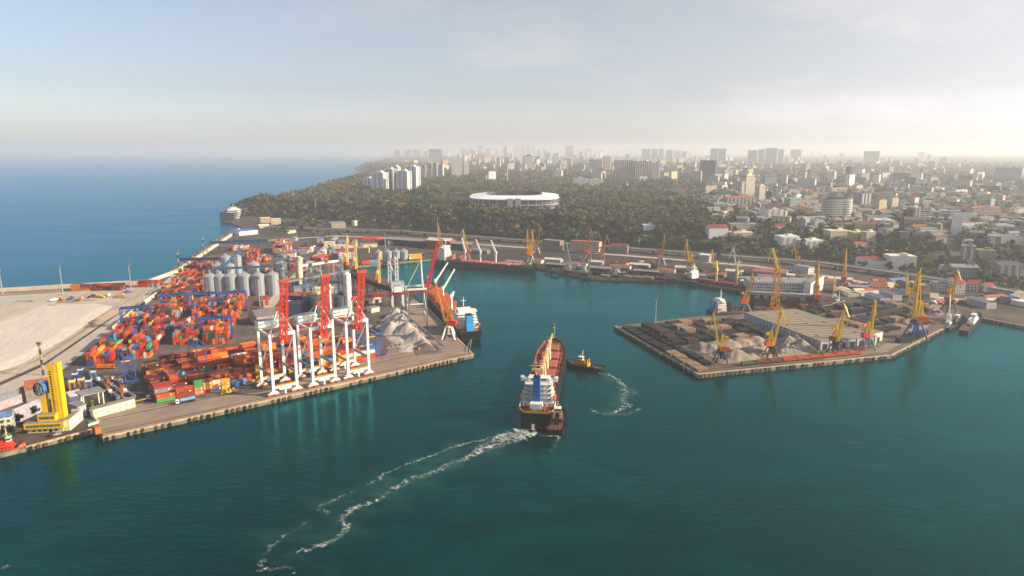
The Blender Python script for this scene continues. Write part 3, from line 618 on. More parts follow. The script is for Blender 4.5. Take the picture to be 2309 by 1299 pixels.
def shaft(name, label, px, py, pytop, r_, mat, cone=0):
    v = P(px, py); h = ztop(v, pytop)-3; o = thing(name, label, 'tower', v); mb = MB()
    for i in range(10): mb.tube((0, 0, h*i/10), (0, 0, h*(i+1)/10-.3), r_, n=18).tube((0, 0, h*(i+1)/10-.3), (0, 0, h*(i+1)/10), r_*1.05, n=18)
    mb.build('shaft', mat, o); MB().tube((0, 0, h), (cone*3.0, 0, h+2.5+abs(cone)*5), r_*1.06, r_*(.25 if not cone else .9), n=18).build('cap', mat, o)
    MB().bar((0, -r_-.3, 0), (0, -r_-.3, h), .6, h=.25).build('ladder', GREYM, o); return o
shaft('elevator_shaft', 'white cylindrical elevator shaft between the red booms', 786, 712, 618, 4.2, M('elevator_white', 'd6d4d0', .5))
shaft('elevator_shaft', 'beige cylindrical tower with slanted cap beyond the red booms', 676, 640, 592, 4.6, M('elevator_beige', 'c9bda8', .6), .9)
shaft('elevator_shaft', 'slim grey cylindrical bin behind the beige tower', 700, 632, 604, 3.2, SILO_M)
shaft('elevator_shaft', 'short zinc bin landward of the slanted-cap tower', 720, 634, 612, 4.0, SILO_M)
shaft('elevator_shaft', 'narrow pale pipe tower beside the bluish silos', 745, 706, 640, 1.8, M('elevator_white', 'd6d4d0', .5))
lattice_tower('slender lattice leg seaward of the bluish silos', 690, 706, 632, 3.2, GREYM)
lattice_tower('grey lattice tower at the foot of the white conveyor bridge', 738, 636, 592, 4.5, GREYM)
lattice_tower('pale lattice tower at the landward end of the white conveyor bridge', 770, 634, 586, 5, M('lattice_pale', 'a8aeb4', .5, .3))
# conveyor galleries
def gallery(label, a, b_, za, zb, w, h, mat, legs, group='conveyor galleries', lattice=False):
    p, q_ = P(*a), P(*b_); c = (p+q_)/2; o = thing('conveyor_gallery', label, 'conveyor', (c.x, c.y, 3), 0, group)
    p, q_ = Vector((p.x-c.x, p.y-c.y, za)), Vector((q_.x-c.x, q_.y-c.y, zb)); mb = MB()
    if lattice: mb.truss(p, q_, w, h, max(6, int((q_-p).length/5)), .35)
    mb.bar(p, q_, w*(.7 if lattice else 1), h=h*(.5 if lattice else 1)); mb.build('gallery', mat, o)
    for i in range(legs):
        k = (i+.5)/legs; s_ = p.lerp(q_, k); MB().bar((s_.x-1.2, s_.y, 0), (s_.x-.4, s_.y, s_.z-h/2), .5).bar((s_.x+1.2, s_.y, 0), (s_.x+.4, s_.y, s_.z-h/2), .5).box((s_.x, s_.y, s_.z*.5), (2, .4, .4), 0).build('trestle', mat, o)
    return o
GB = M('gallery_blue', '2f5478', .5); GD = M('gallery_dark_blue', '1d3a5c', .5)
gallery('long pale blue conveyor gallery over the pale silo roofs', (472, 664), (640, 656), 32, 32, 2.6, 2.4, GB, 5)
gallery('dark blue overhead beam crossing the far yard near the mole', (408, 616), (560, 612), 20, 20, 3.2, 4.5, GD, 3)
gallery('dark blue overhead beam farther along the mole beside the tall mast', (474, 572), (606, 566), 19, 19, 3.4, 5, GD, 3)
gallery('white conveyor bridge behind the white elevator shaft', (678, 636), (768, 626), 22, 24, 3.0, 3.0, WHITE, 3)
gallery('dark sloping conveyor running from the elevator to the basin edge', (784, 690), (905, 690), 38, 14, 4.2, 3.6, DARK, 4, lattice=True)
gallery('grey sloping conveyor leading up to the ship loader', (800, 690), (912, 678), 10, 13, 2.6, 2.4, GREYM, 4)
gallery('dark low conveyor behind the middle red boom', (635, 700), (712, 704), 15, 15, 4, 5, GD, 3)
gallery('inclined blue conveyor climbing over the second row of silos', (500, 655), (548, 622), 26, 38, 2.6, 2.4, GB, 2)
gallery('grey belt conveyor along the quay beside the grey cargo heap', (905, 716), (1002, 788), 7, 3, 1.6, 1.4, GREYM, 5)
gallery('small grey conveyor lying behind the quayside containers', (620, 742), (668, 728), 4, 8, 1.6, 1.4, GREYM, 3)
gallery('upper zinc catwalk joining the two bluish silos', (712, 712), (782, 708), 35, 36, 2.0, 2.0, GREYM, 2, lattice=True)
gallery('pale pipe bridge between beige tower and blue elevator', (636, 624), (686, 636), 24, 27, 1.8, 1.8, GB, 2)
gallery('grey belt bridge running from the silo row to the basin', (640, 662), (790, 640), 14, 18, 2.4, 2.2, GREYM, 5)
# ship loader: grey portal, red girder and raised red boom beside the docked carrier
v = P(940, 735); o = thing('ship_loader', 'grey portal ship loader with red girder and raised red boom', 'ship loader', v, LANG)
for x in (-9, 9):
    for y in (-9, 9): MB().bar((x, y, 0), (x, y, 40), 1.3).build('leg', GREYM, o)
    MB().box((x, 0, 12), (1, 17, 1.2), 0).bar((x, -8.6, 13), (x, 8.6, 39), .6).build('brace', WHITE, o)
MB().box((0, -9, 39), (19.5, 1.4, 1.6), 0).box((0, 9, 39), (19.5, 1.4, 1.6), 0).box((0, 9, 20), (17, 1, 1.2), 0).build('portal_beam', WHITE, o)
MB().truss((-44, 0, 34), (10, 0, 36), 3, 2.6, 11, .35).bar((-44, 0, 33), (10, 0, 35), 1.2).build('girder', M('loader_red', 'a02024', .5), o)
MB().truss((10, 0, 34), (24, 3, 84), 2.6, 2.4, 12, .35).bar((10, 0, 34), (24, 3, 84), 1.8).build('boom', M('loader_boom_red', 'c0202c', .5), o)
MB().bar((7, -3, 40), (6, 0, 68), 1.1).bar((7, 3, 40), (6, 0, 68), 1.1).bar((6, 0, 68), (-9, 0, 40), .4).build('mast', WHITE, o)
MB().box((-18, 0, 36.4), (8, 6, 6), 0, mt=1).build('machinery_house', [WHITE, GREYR], o)
MB().bar((-16, 0, 36), (-16, 0, 16), .7).build('chute', GREYM, o)
v = P(897, 690); o = thing('bulk_loader', 'white box-legged bulk loader at the basin edge', 'ship loader', v, LANG)
for x in (-6, 6):
    for y in (-5, 5): MB().bar((x, y, 0), (x, y, 22), 1.6).build('leg', WHITE, o)
MB().box((0, 0, 22), (15, 12, 7), 0, mt=1).build('house', [M('loader_house', 'aab4bc', .5), GREYR], o); MB().truss((-8, 0, 26), (-8, 0, 52), 3, 3, 6, .4).truss((0, 0, 29), (0, 0, 56), 3, 3, 6, .4).build('tower', WHITE, o); MB().bar((-8, 0, 52), (0, 0, 30), 1.2).build('stay', WHITE, o)
# ------------------------------------------------------------------ portal cranes (level-luffing)
def portal_crane(label, base, top, beak=None, col=YEL, leg=DARK, house=ORG, az=None, scale=1.0, bulky=1.0, group='luffing portal cranes', bz=3.1, size=1.0):
    v = P(*base); v.z = bz; h = ztop(v, top[1])-bz; o = thing('portal_crane', label, 'portal crane', v, 0, group); d = depth(v)
    dx = (top[0]-proj((v.x, v.y, bz+h))[0])/FP*d
    if az is not None: reach = max(6, abs(dx)); ux, uy = math.cos(az), math.sin(az); 
    else: ux, uy = (1 if dx >= 0 else -1), .12; reach = max(3.0, abs(dx))
    bulky = bulky*(1.45 if d > 880 else (1.15 if d > 640 else 1)); k = h/44; ph = 10*k; pw = 5.2*k*size
    for x in (-1, 1):
        for y in (-1, 1): MB().bar((x*pw, y*pw, .6), (x*pw*.42, y*pw*.42, ph), .9*k*bulky).box((x*pw, y*pw, 0), (2.4*k, 1.2*k, .8), 1).build('leg', [leg, house], o)
    pb = MB().tube((0, 0, ph-.6*k), (0, 0, ph+1.2*k), 3.2*k*size, n=14)
    for x in (-1, 1): pb.box((x*pw*.78, 0, ph*.36), (.6*k, pw*1.5, .6*k), 0)
    pb.box((0, 0, ph*.36), (pw*1.56, .6*k, .6*k), 0).box((0, 0, ph*.36), (1.6*k, 1.6*k, ph*.64), 0).build('portal', leg, o)
    B = Vector((ux, uy, 0)).normalized(); W = Vector((-B.y, B.x, 0)); z1 = ph+1.2*k; rz = math.atan2(B.y, B.x)
    c = -B*(3.0*k); MB().box((c.x, c.y, z1), (6.5*k, 4.6*k, 4.2*k), 0, rz, mt=1).build('machine_house', [house, M('house_roof', 'b8553a', .7)], o)
    c = B*(2.6*k)+W*(2.2*k); MB().box((c.x, c.y, z1), (2*k, 1.6*k, 2.4*k), 0, rz).build('cab', GLASS, o)
    za = z1+14*k; tw = MB()
    for s_ in (-1, 1):
        tw.bar(B*1.2*k+W*(s_*1.6*k)+Vector((0, 0, z1)), -B*.6*k+W*(s_*.7*k)+Vector((0, 0, za)), .95*k*bulky); tw.bar(-B*3.4*k+W*(s_*1.6*k)+Vector((0, 0, z1+4*k)), -B*.8*k+W*(s_*.7*k)+Vector((0, 0, za)), .7*k*bulky)
        for i in range(4): tw.bar(B*(1.2-.4*i)*k+W*(s_*(1.6-.22*i)*k)+Vector((0, 0, z1+3.5*k*i)), -B*(3-.6*i)*k+W*(-s_*(1.5-.2*i)*k)+Vector((0, 0, z1+3.5*k*(i+.8))), .3*k)
    tw.bar(-B*.8*k-W*k+Vector((0, 0, za)), -B*.8*k+W*k+Vector((0, 0, za)), 1.0*k).build('tower', col, o)
    tip = B*reach+Vector((0, 0, h)); root = B*2.0*k+Vector((0, 0, z1+1.0*k))
    MB().bar(root-W*.9*k, tip-W*.35*k, 1.35*k*bulky, h=1.7*k*bulky, w2=.9*k).bar(root+W*.9*k, tip+W*.35*k, 1.35*k*bulky, h=1.7*k*bulky, w2=.9*k).bar(root.lerp(tip, .5)-W*.8*k, root.lerp(tip, .5)+W*.8*k, .6*k).build('boom', col, o)
    MB().bar(Vector((0, 0, za))-B*.8*k, tip-B*1.0*k-Vector((0, 0, 1.0*k)), .42*k*bulky).build('tie_rod', col, o)
    if beak:
        dbx = (beak[0]-top[0])/FP*d; dbz = (beak[1]-top[1])/FP*d/math.cos(TH); s_ = 1 if dbx*ux >= 0 else -1
        bk = tip+B*(abs(dbx) if az is None else 4*k)*(s_ if az is None else 1)+Vector((0, 0, -dbz))
    else: bk = tip+B*5*k+Vector((0, 0, -8*k))
    j = MB(); rear = tip-(bk-tip).normalized()*4.0*k
    j.bar(tip, bk, 1.3*k*bulky, h=1.6*k*bulky, w2=.6*k).bar(tip, rear, .9*k*bulky, w2=.4*k).tube(tip-W*1.0*k, tip+W*1.0*k, .9*k, n=10); j.build('jib', col, o)
    hk = bk-Vector((0, 0, 7*k)); MB().bar(bk, hk, .14*k).box(tuple(hk-Vector((0, 0, 1.2*k))), (.9*k, .7*k, 1.4*k), 0).build('hook', DARK, o)
    m_ = -B*4.6*k+Vector((0, 0, za-2*k)); MB().bar(-B*.8*k+Vector((0, 0, za)), m_, .8*k*bulky).box((m_.x, m_.y, m_.z-1.6*k), (2.4*k, 2.4*k, 2.2*k), 0, rz).build('counterweight', col, o)
    return o
PALEY = M('pale_yellow_paint', 'd8bc6a', .45, var=.12); RUSTY = M('brown_crane', '9a6a2a', .6, rust=.3); WCR = M('cream_crane', 'd8cfae', .5, var=.1)
YD = M('ochre_crane', 'c98f1e', .5, rust=.2)
for a in [('yellow portal crane over the grey sand at the pier corner', (1624, 818), (1610, 709), (1600, 752)), ('yellow portal crane between two sand heaps on the timber pier', (1737, 806), (1764, 701), (1776, 732)),
          ('yellow portal crane in front of the great shed, seen boom end-on', (1883, 798), (1886, 690), None, YEL, DARK, M('brown_house', '7a4434', .6), -1.2), ('yellow portal crane with bright red house by the shed annex', (1955, 787), (1974, 681), (1979, 713), YEL, GREYM, M('crane_red', 'c8391c', .5)),
          ('large yellow portal crane near the bend of the pier, boom high', (2063, 762), (2074, 617), (2056, 690), YEL, BLUE, ORG), ('yellow portal crane behind the large one at the pier bend', (2044, 688), (2050, 618), (2054, 640), YEL, GREYM, ORG),
          ('ochre portal crane beside the pale-walled depot at the pier root', (2139, 702), (2140, 612), None, YD, DARK, RUSTR, -1.4), ('yellow portal crane beside the blue-and-white moored ship', (1680, 706), (1697, 619), (1706, 652), YD, GREYM, RED),
          ('ochre portal crane at the inner edge of the great shed, end-on', (1838, 700), (1841, 590), None, YD, DARK, RED, 1.3), ('small pale portal crane by the inlet behind the great shed', (1880, 672), (1878, 626), None, PALEY, WHITE, GREYM, 1.3),
          ('ochre portal crane beside the elevated road, tall boom', (1901, 652), (1908, 566), None, YD, RUSTR, RUSTR, 1.2), ('ochre portal crane between warehouse roof and elevated road', (1798, 606), (1792, 556), (1787, 580), YD, GREYM, RUSTR),
          ('yellow portal crane beside the maroon ship bridge', (1556, 612), (1549, 545), (1544, 580), YEL, GREYM, ORG), ('yellow portal crane amidships of the maroon ship', (1612, 622), (1606, 566), (1601, 584), YEL, GREYM, YEL), ('cream portal crane at the bow of the maroon ship', (1663, 624), (1654, 561), (1645, 584), WCR, GREYM, M('pinkish_house', 'b8756a', .6)),
          ('brown portal crane amid the rail wagons of the back quay', (1490, 598), (1498, 530), (1504, 560), RUSTY, GREYM, RUSTR), ('brown portal crane beside the red-roofed quay house', (1357, 590), (1368, 531), (1376, 552), RUSTY, RUSTR, RUSTR), ('brown portal crane behind the floating crane', (1325, 586), (1332, 518), (1340, 545), RUSTY, RUSTR, RUSTR),
          ('brown portal crane behind the bow of the green ship', (1210, 572), (1218, 513), (1226, 530), RUSTY, GREYM, RUSTR), ('yellow portal crane at the bow of the green ship, boom upright', (1194, 590), (1189, 522), (1185, 545), YEL, GREYM, ORG), ('second yellow portal crane at the green ship bow, hooked jib', (1196, 592), (1199, 523), (1203, 550), YEL, GREYM, ORG),
          ('pale yellow portal crane above the forward holds of the green ship', (1052, 584), (1044, 519), (1034, 534), PALEY, RUSTR, M('salmon_house', 'c07a62', .6)), ('ochre portal crane over the bridge of the green ship', (994, 572), (991, 512), (998, 540), YD, DARK, GREYM),
          ('pale yellow portal crane, the seaward one behind the red booms', (782, 618), (768, 536), None, PALEY, DARK, RED, 1.4), ('pale yellow portal crane, the landward one behind the red booms', (802, 626), (789, 546), None, PALEY, DARK, M('coral_house', 'd06a58', .6), 1.4), ('pale yellow portal crane on the basin edge by the sloping conveyor', (854, 660), (846, 571), None, PALEY, DARK, M('coral_house', 'd06a58', .6), 1.4),
          ('orange portal crane on white legs beside the docked carrier', (1012, 764), (982, 642), (960, 660), M('crane_orange', 'd08a30', .5), WHITE, RED)]:
    portal_crane(*a)
# the tall tower slewing crane beside the shed
v = P(1746, 707); h = ztop(v, 610)-3; o = thing('tower_crane', 'tall yellow lattice tower crane behind the great shed', 'tower crane', v)
MB().box((0, 0, 0), (9, 9, 3), 0).box((0, 0, 3), (7, 7, 3), 1).build('base', [BLUE, RED], o); MB().truss((0, 0, 6), (0, 0, h*.55), 6.5, 6.5, 6, .45).truss((0, 0, h*.55), (0, 0, h), 5, 5, 6, .42).build('tower', YD, o)
MB().box((0, 0, h), (4, 4, 3), 0).build('slewing_head', YD, o); MB().truss((0, 0, h+2), (-7, 0, h+24), 2, 2, 6, .3).bar((0, 0, h+2), (-7, 0, h+24), .8).build('boom', PALEY, o); MB().bar((-7, 0, h+24), (-11, 0, h+10), .9).build('jib', PALEY, o); MB().bar((-7, 0, h+24), (4, 0, h+3), .3).build('stay', PALEY, o)
MB().box((6, 0, h*.72), (4, 3, 4), 0).build('cab', M('cab_pink', 'c89a94', .5), o)
# light masts
for i, (px, py, pt, lb) in enumerate([(142, 664, 602, 'tall grey floodlight mast behind the red breakwater stack'), (296, 655, 597, 'grey floodlight mast behind the smaller breakwater container stack'), (6, 664, 610, 'grey floodlight mast on the breakwater near the sand edge'), (405, 618, 566, 'banded mast on the mole by the first dark blue beam'), (460, 580, 533, 'banded mast on the mole by the second dark blue beam'),
                                   (98, 846, 776, 'brown lattice lamp mast beside the yellow tower'), (1477, 738, 676, 'floodlight mast with square head at the timber pier tip'), (988, 560, 492, 'slim mast above the bridge of the green ship'), (463, 668, 612, 'pale slim mast in front of the pale silos'), (870, 585, 527, 'slim grey mast behind the basin silos'),
                                   (800, 580, 540, 'slim pale mast beside the red canopy roof'), (1700, 668, 640, 'short white mast beside the inlet'), (586, 690, 628, 'thin dark mast in front of the pale silos'), (345, 655, 636, 'small dark beacon on the breakwater corner')]):
    v = P(px, py); h = ztop(v, pt)-3; o = thing('light_mast', lb, 'mast', v, 0, 'light masts')
    if i in (3, 4, 5):
        mb = MB(); 
        for k in range(6): mb.truss((0, 0, h*k/6), (0, 0, h*(k+1)/6), 1.0, 1.0, 3, .2, k % 2)
        mb.build('pole', [M('mast_dark', '3a3f4a', .6), M('mast_cream', 'c8a878', .6)], o)
    else: MB().tube((0, 0, 0), (0, 0, h), .75, .4, 8).build('pole', M('mast_grey', 'a8a6a2', .5, .3), o)
    MB().box((0, 0, h), (3.6, 1.6, 1.6), 0).box((0, 0, h-.8), (2.4, 2.4, .5), 0).build('lamp_head', GREYM, o)
# ------------------------------------------------------------------ yellow control tower with glazed blue pod
C0 = P(58, 1008); CE = P(216, 966); CD = (CE-C0); CD.z = 0; CD.normalize(); CN = Vector((-CD.y, CD.x, 0)); CA = math.atan2(CD.y, CD.x)
v = P(104, 975); o = thing('control_tower', 'bright yellow harbour control tower with round blue glass pod', 'tower building', (v.x, v.y, 3.1), R(9))
W0 = M('tower_pale', 'd8cba0', .7)
MB().box((0, 8, 0), (28, 17, 3.4), 0).box((8.5, 12, 0), (13, 22, 3.4), 0).build('ground_floor', W0, o)
b1 = MB().box((0, 7.2, 3.4), (31, 19, 4.6), 0, mt=1).build('first_storey', [YELB, ROOFT], o)
MB().box((16.6, 13, 0), (4.4, 25, 8.6), 0, mt=1).build('side_wing', [CREAM, ROOFT], o)
b2 = MB().box((1, 8, 8.0), (14, 13, 5.2), 0, mt=1).build('second_storey', [YELB, ROOFT], o)
for i in range(10):
    w = MB().box((-12.4+i*2.7, -2.36, 4.7), (2.0, .12, 1.9), 0).build('window', GLASS, b1); MB().box((-12.4+i*2.7, -2.42, 4.55), (2.2, .1, .14), 0).box((-12.4+i*2.7, -2.44, 4.7), (.12, .06, 1.9), 0).build('frame', WHITE, w)
for i in range(4):
    w = MB().box((-3.2+i*2.9, 1.44, 9.4), (2.3, .12, 2.2), 0).build('window', GLASS, b2); MB().box((-3.2+i*2.9, 1.38, 9.25), (2.4, .1, .14), 0).box((-3.2+i*2.9, 1.36, 9.4), (.12, .06, 2.2), 0).build('frame', WHITE, w)
for i in range(5): MB().box((-9+i*4.4, -.56, .9), (2.0, .1, 1.6), 0).build('window', GLASS, o)
MB().box((4, -.58, 0), (2.2, .12, 2.5), 0).build('door', DARK, o)
o.scale = (.74, .74, .85); TH_ = (ztop(v+CN*7, 824)-3.1)/.85
tw = MB().box((7.0, 9.5, 0), (6.0, 6.2, TH_), 0).box((11.2, 10.5, 0), (2.4, 7.4, TH_+.8), 0).build('tower_shaft', YELB, o)
for i in range(17): MB().box((6.2, 6.36, 14+i*(TH_-18)/17), (1.3, .12, 1.15), 0).build('window', GLASS, tw)
MB().bar((5, 9, TH_), (5, 9, TH_+3), .12).bar((8, 10, TH_), (8, 10, TH_+3.6), .12).bar((11, 12, TH_+.8), (11, 12, TH_+3), .1).build('antenna', DARK, o)
rl = MB()
for i in range(6): rl.box((4+i*1.2, 6.6, TH_), (.1, .1, 1.1), 0)
rl.box((7, 6.6, TH_+1), (6.4, .1, .1), 0).build('railing', DARK, o)
MB().box((-2.4, 9.5, 8), (4.2, 4.4, 19.5), 0).build('pod_pier', YELB, o)
pod = MB().tube((-1.2, 14.0, 31.4), (-4.0, 5.0, 32), 4.9, 5.1, 24).build('pod', M('pod_blue', '4a74b0', .4, .2), o)
pg = MB().tube((-4.0, 5.0, 32), (-4.06, 4.8, 32), 4.6, 4.6, 24).build('pod_glass', GLASS, pod); fr = MB()
D_ = Vector((-4.4, -11, .6)).normalized(); X_ = Vector((1, -.4, 0)).normalized()
for i in range(-3, 4): fr.bar(Vector((-4.1, 4.66, 32))+X_*(i*1.25)-Vector((0, 0, 4.2 if abs(i) < 2 else 2.4)), Vector((-4.1, 4.66, 32))+X_*(i*1.25)+Vector((0, 0, 4.2 if abs(i) < 2 else 2.4)), .16)
for z in (-2.4, 0, 2.4): fr.bar(Vector((-4.1, 4.6, 32+z))-X_*3.8, Vector((-4.1, 4.6, 32+z))+X_*3.8, .16)
fr.build('mullion', WHITE, pod); MB().box((-2.4, 10, 36.0), (3, 3, 1.6), 0).tube((-2.4, 10, 37.6), (-2.4, 10, 40), .12).build('radar', WHITE, o)
MB().box((14.5, 24, 3.4), (7, 2.4, 6), 0, mt=1).build('rear_wing', [CREAM, ROOFT], o)
MB().box((0, 8, 3.3), (30, 18, .25), 0).build('cornice', CREAM, o)
# ------------------------------------------------------------------ low buildings and sheds
def shed(label, quad, h, wall, roof, pitch=0.0, name='warehouse', cat='warehouse', group=None, doors=0, z=3.05, over=.4, door_mat=None, eaves=None):
    """quad = (front-left, front-right, depth in metres) from two photo pixels on the ground"""
    a, b_ = P(*quad[0]), P(*quad[1]); d = b_-a; d.z = 0; w = d.length; D = quad[2]; rz = math.atan2(d.y, d.x); c = (a+b_)/2
    o = thing(name, label, cat, (c.x, c.y, z), rz, group)
    wl = MB().box((0, D/2, 0), (w, D, h), 0); 
    if pitch: wl.add([(-w/2, 0, h), (-w/2, D, h), (-w/2, D/2, h+pitch)], [(0, 2, 1)], 0).add([(w/2, 0, h), (w/2, D, h), (w/2, D/2, h+pitch)], [(0, 1, 2)], 0)
    wl = wl.build('wall', wall, o); rf = MB()
    if pitch:
        rf.add([(-w/2-over, -over, h-.05), (w/2+over, -over, h-.05), (w/2+over, D/2, h+pitch+.1), (-w/2-over, D/2, h+pitch+.1), (-w/2-over, D+over, h-.05), (w/2+over, D+over, h-.05)], [(0, 1, 2, 3), (3, 2, 5, 4)])
    else:
        rf.box((0, D/2, h), (w+.6, D+.6, .5), 0)
        for i in range(int(w*D/700)): rf.box((random.uniform(-w*.4, w*.4), random.uniform(D*.15, D*.85), h+.5), (2.2, 1.6, 1.1), 0)
    rf.build('roof', roof, o)
    for i in range(doors): MB().box((-w/2+(i+.5)*w/doors, -.06, 0), (min(4.2, w/doors*.6), .14, min(4.4, h*.75)), 0).build('door', door_mat or DARK, o)
    return o
SHW = M('shed_wall', 'a7a4b4', .7, var=.12); WW = facade('white_band_wall', 'c4c0be', '2c3038', 3.4, 3.6, .6, .45)
# the great flat-roofed shed on the timber pier
o = thing('warehouse', 'great flat-roofed shed with felt roof and pale ribbed walls', 'warehouse', pr(139, 30), DANG)
W_, D_2 = 62, 112
MB().box((W_/2, D_2/2, 0), (W_, D_2, 8.2), 0).build('wall', SHW, o)
rf = MB().box((W_/2, D_2*.25-.2, 8.2), (W_+1, D_2*.5+.6, .7), 0).box((W_/2, D_2*.75+.4, 8.2), (W_+1, D_2*.5-.2, .7), 0).box((W_/2, D_2*.5+.2, 8.6), (W_+1, .7, .6), 1).build('roof', [ROOFT, DARK], o)
for i in range(15): MB().box((W_/2, 4+i*7.4, 8.9), (W_, .5, .35), 0).build('roof_ridge', M('roof_ridge', '6a655c', .9), rf)
for i in range(22): MB().box((-.15, 2.5+i*5.1, 0), (.35, .5, 8.1), 0).build('pilaster', GREYM, o)
for i in range(6): MB().box((6+i*10, -.1, 0), (5, .2, 5.2), 0).build('door', DARK, o)
for i in range(7): MB().box((1.5+i*9.8, -.35, 0), (.8, .5, 8), 0).build('column', CREAM, o)
for i in range(9): MB().box((9+i % 3*21, 14+i//3*40, 8.9), (2, 2, 1), 0).build('roof_vent', GREYM, rf)
shed('cream shed annex beside the crane with red house', ((1952, 778), (1989, 768), 9), 8.5, CREAM, ROOFT, doors=2)
# port sheds and offices
shed('long white banded transit shed with pinkish lower floor', ((1690, 664), (1838, 668), 40), 15, WW, GREYR, doors=6)
o = shed('plain white end block of the banded transit shed', ((1826, 672), (1856, 652), 8), 18, M('bright_white_wall', 'd8d4cc', .8), ROOFT)
shed('pink lower storey of the banded transit shed', ((1686, 672), (1832, 680), 9), 7, M('pink_wall', 'b08a8a', .8), GREYR, doors=7)
shed('blue-grey transit shed with faded red roof', ((1697, 622), (1772, 628), 25), 7, M('bluegrey_wall', '7c84a0', .8), M('faded_red_roof', '9a5a58', .8), 3)
shed('white office block on the transit shed roof line', ((1787, 612), (1822, 618), 14), 9, facade('office_white', 'd0ccc6'), GREYR)
shed('long low cream shed beside the transit shed', ((1668, 640), (1732, 646), 10), 4, CREAM, M('cream_roof', 'c9bfa8', .8))
shed('small white gabled house on the timber yard', ((1962, 662), (2000, 664), 12), 9, facade('gable_white', 'd2cec8'), RUSTR, 5, 'house', 'house')
shed('white depot with orange tiled roof beside the ochre crane', ((2146, 664), (2176, 664), 22), 14, facade('depot_white', 'd4cfc6', sx=3), TILE, 5, 'house', 'house')
shed('pale square depot house seaward of the orange-roofed depot', ((2110, 660), (2136, 660), 14), 12, facade('depot_pale', 'bfb8b4'), GREYR, 0, 'house', 'house')
shed('low red-roofed depot row landward of the orange-roofed depot', ((2182, 656), (2208, 658), 14), 9, facade('depot_row', 'b8a8a0'), TILE, 4, 'house', 'house')
shed('little cream cottage with red roof near the elevated road', ((2222, 660), (2242, 660), 10), 8, CREAM, TILE, 4, 'house', 'house')
shed('long low white store on the inner shore', ((2276, 686), (2330, 696), 12), 5, M('bright_white_wall', 'd8d4cc', .8), WHITE)
# around the control tower
shed('rusty pitched shed behind the control tower', ((60, 908), (132, 896), 22), 9, M('shed_grey_wall', '8f8378', .8), RUSTR, 4)
shed('low pale-roofed shed on the road side of the control tower', ((22, 962), (105, 925), 12), 5, M('dim_wall', 'a09aa0', .8), M('pale_sheet_roof', 'a9a6b0', .7), 2.5)
shed('white-ended long shed near the sand road', ((-12, 930), (58, 905), 11), 6, M('dim_wall', 'a09aa0', .8), GREYR, 3)
shed('small white house with red sheeted stores behind it', ((45, 905), (65, 890), 7), 5, WHITE, RED, 1.5, 'house', 'house')
shed('pale block of flats at the frame edge beside the fireboat', ((-30, 985), (32, 975), 10), 11, facade('flats_pale', 'c2bca8'), M('blue_roof', '5a7aa8', .7), 2, 'house', 'house')
shed('long low white wall-like store along the front quay', ((212, 944), (306, 918), 5), 6, M('chalk_wall', 'd4ccbc', .85, var=.2), CONC, doors=7, door_mat=M('store_door', 'b8ae9c', .8))
shed('grey flat canopy store next to the control tower', ((178, 944), (197, 938), 12), 8, M('dim_grey', '9aa0a6', .8), GREYR)
shed('white pitched store between control tower and truck park', ((160, 912), (186, 905), 10), 6, WHITE, M('pale_sheet_roof', 'a9a6b0', .7), 2)
o = thing('canopy', 'tall flat grey weighbridge canopy on four posts', 'canopy', P(208, 918), CA)
for x in (-6, 6):
    for y in (-5, 5): MB().box((x, y, 0), (.7, .7, 11), 0).build('post', CREAM, o)
MB().box((0, 0, 11), (15, 13, .8), 0).build('roof', GREYR, o)
shed('grey pitched grain store behind the first red boom', ((580, 735), (640, 726), 26), 9, M('grain_store_wall', '9a9692', .8), M('grain_store_roof', '6e6a6c', .8), 5)
shed('dark steel conveyor house behind the middle red boom', ((648, 722), (706, 716), 20), 16, M('dark_blue_wall', '16273c', .7), M('dark_roof', '2a3444', .8), 2)
shed('pale flat-roofed machine store behind the grey cargo heap', ((790, 690), (862, 682), 16), 7, CREAM, GREYR, 2, doors=3)
shed('small cream workshop near the grey cargo heap', ((838, 706), (856, 702), 8), 5, CREAM, CONC, 0)
shed('white blue-roofed boat-shaped hall at the head of the mole', ((540, 532), (582, 528), 40), 9, M('bright_white_wall', 'd8d4cc', .8), M('bright_blue_roof', '3a6eb0', .6), 2, 'hall', 'hall')
shed('white two-storey office between the pale yellow cranes', ((764, 585), (800, 583), 14), 12, facade('office_white', 'd0ccc6'), M('red_roof', 'b03028', .7), 2, 'office', 'office')
o = thing('canopy', 'bright red boat-shaped canopy roof on a mast', 'canopy', P(832, 570), .1)
MB().tube((0, 0, 0), (0, 0, 24), 1.2, .9, 10).build('post', CREAM, o); MB().prism([(-24, 0), (-10, -7), (16, -7), (26, 0), (16, 7), (-10, 7)], 24, 27, 0).build('roof', M('canopy_red', 'c8442c', .6), o)
shed('long dark quay warehouse behind the green ship with white awning', ((870, 552), (1060, 566), 26), 11, M('dark_brick', '3f3b40', .8), M('grey_roof', '8a8688', .8), 3, doors=8)
shed('white awning roof with red edge behind the green ship bridge', ((962, 560), (1015, 563), 22), 15, M('dark_red_edge', '8a3a30', .7), M('white_awning', 'd8ccc0', .7), 4)
shed('brown flat-roofed quay office behind the green ship bow', ((1222, 562), (1262, 566), 14), 17, facade('brown_office', '9a8478'), ROOFT, 0, 'office', 'office')
shed('cream columned quay office behind the floating crane', ((1285, 568), (1350, 572), 18), 19, facade('cream_office', 'c2b09a', sx=4), RUSTR, 0, 'office', 'office')
shed('red-roofed brick quay house behind the tugs', ((1376, 570), (1414, 572), 15), 12, facade('brick_house', '8e7a84'), M('crimson_roof', '7e3536', .8), 4, 'house', 'house')
shed('grey-roofed store behind the holds of the green ship', ((1066, 572), (1098, 574), 14), 6, GREYM, GREYR, 3)
shed('yellow stores box at the basin edge', ((923, 585), (952, 583), 8), 7, M('mustard_wall', 'd8a01c', .6), YEL)
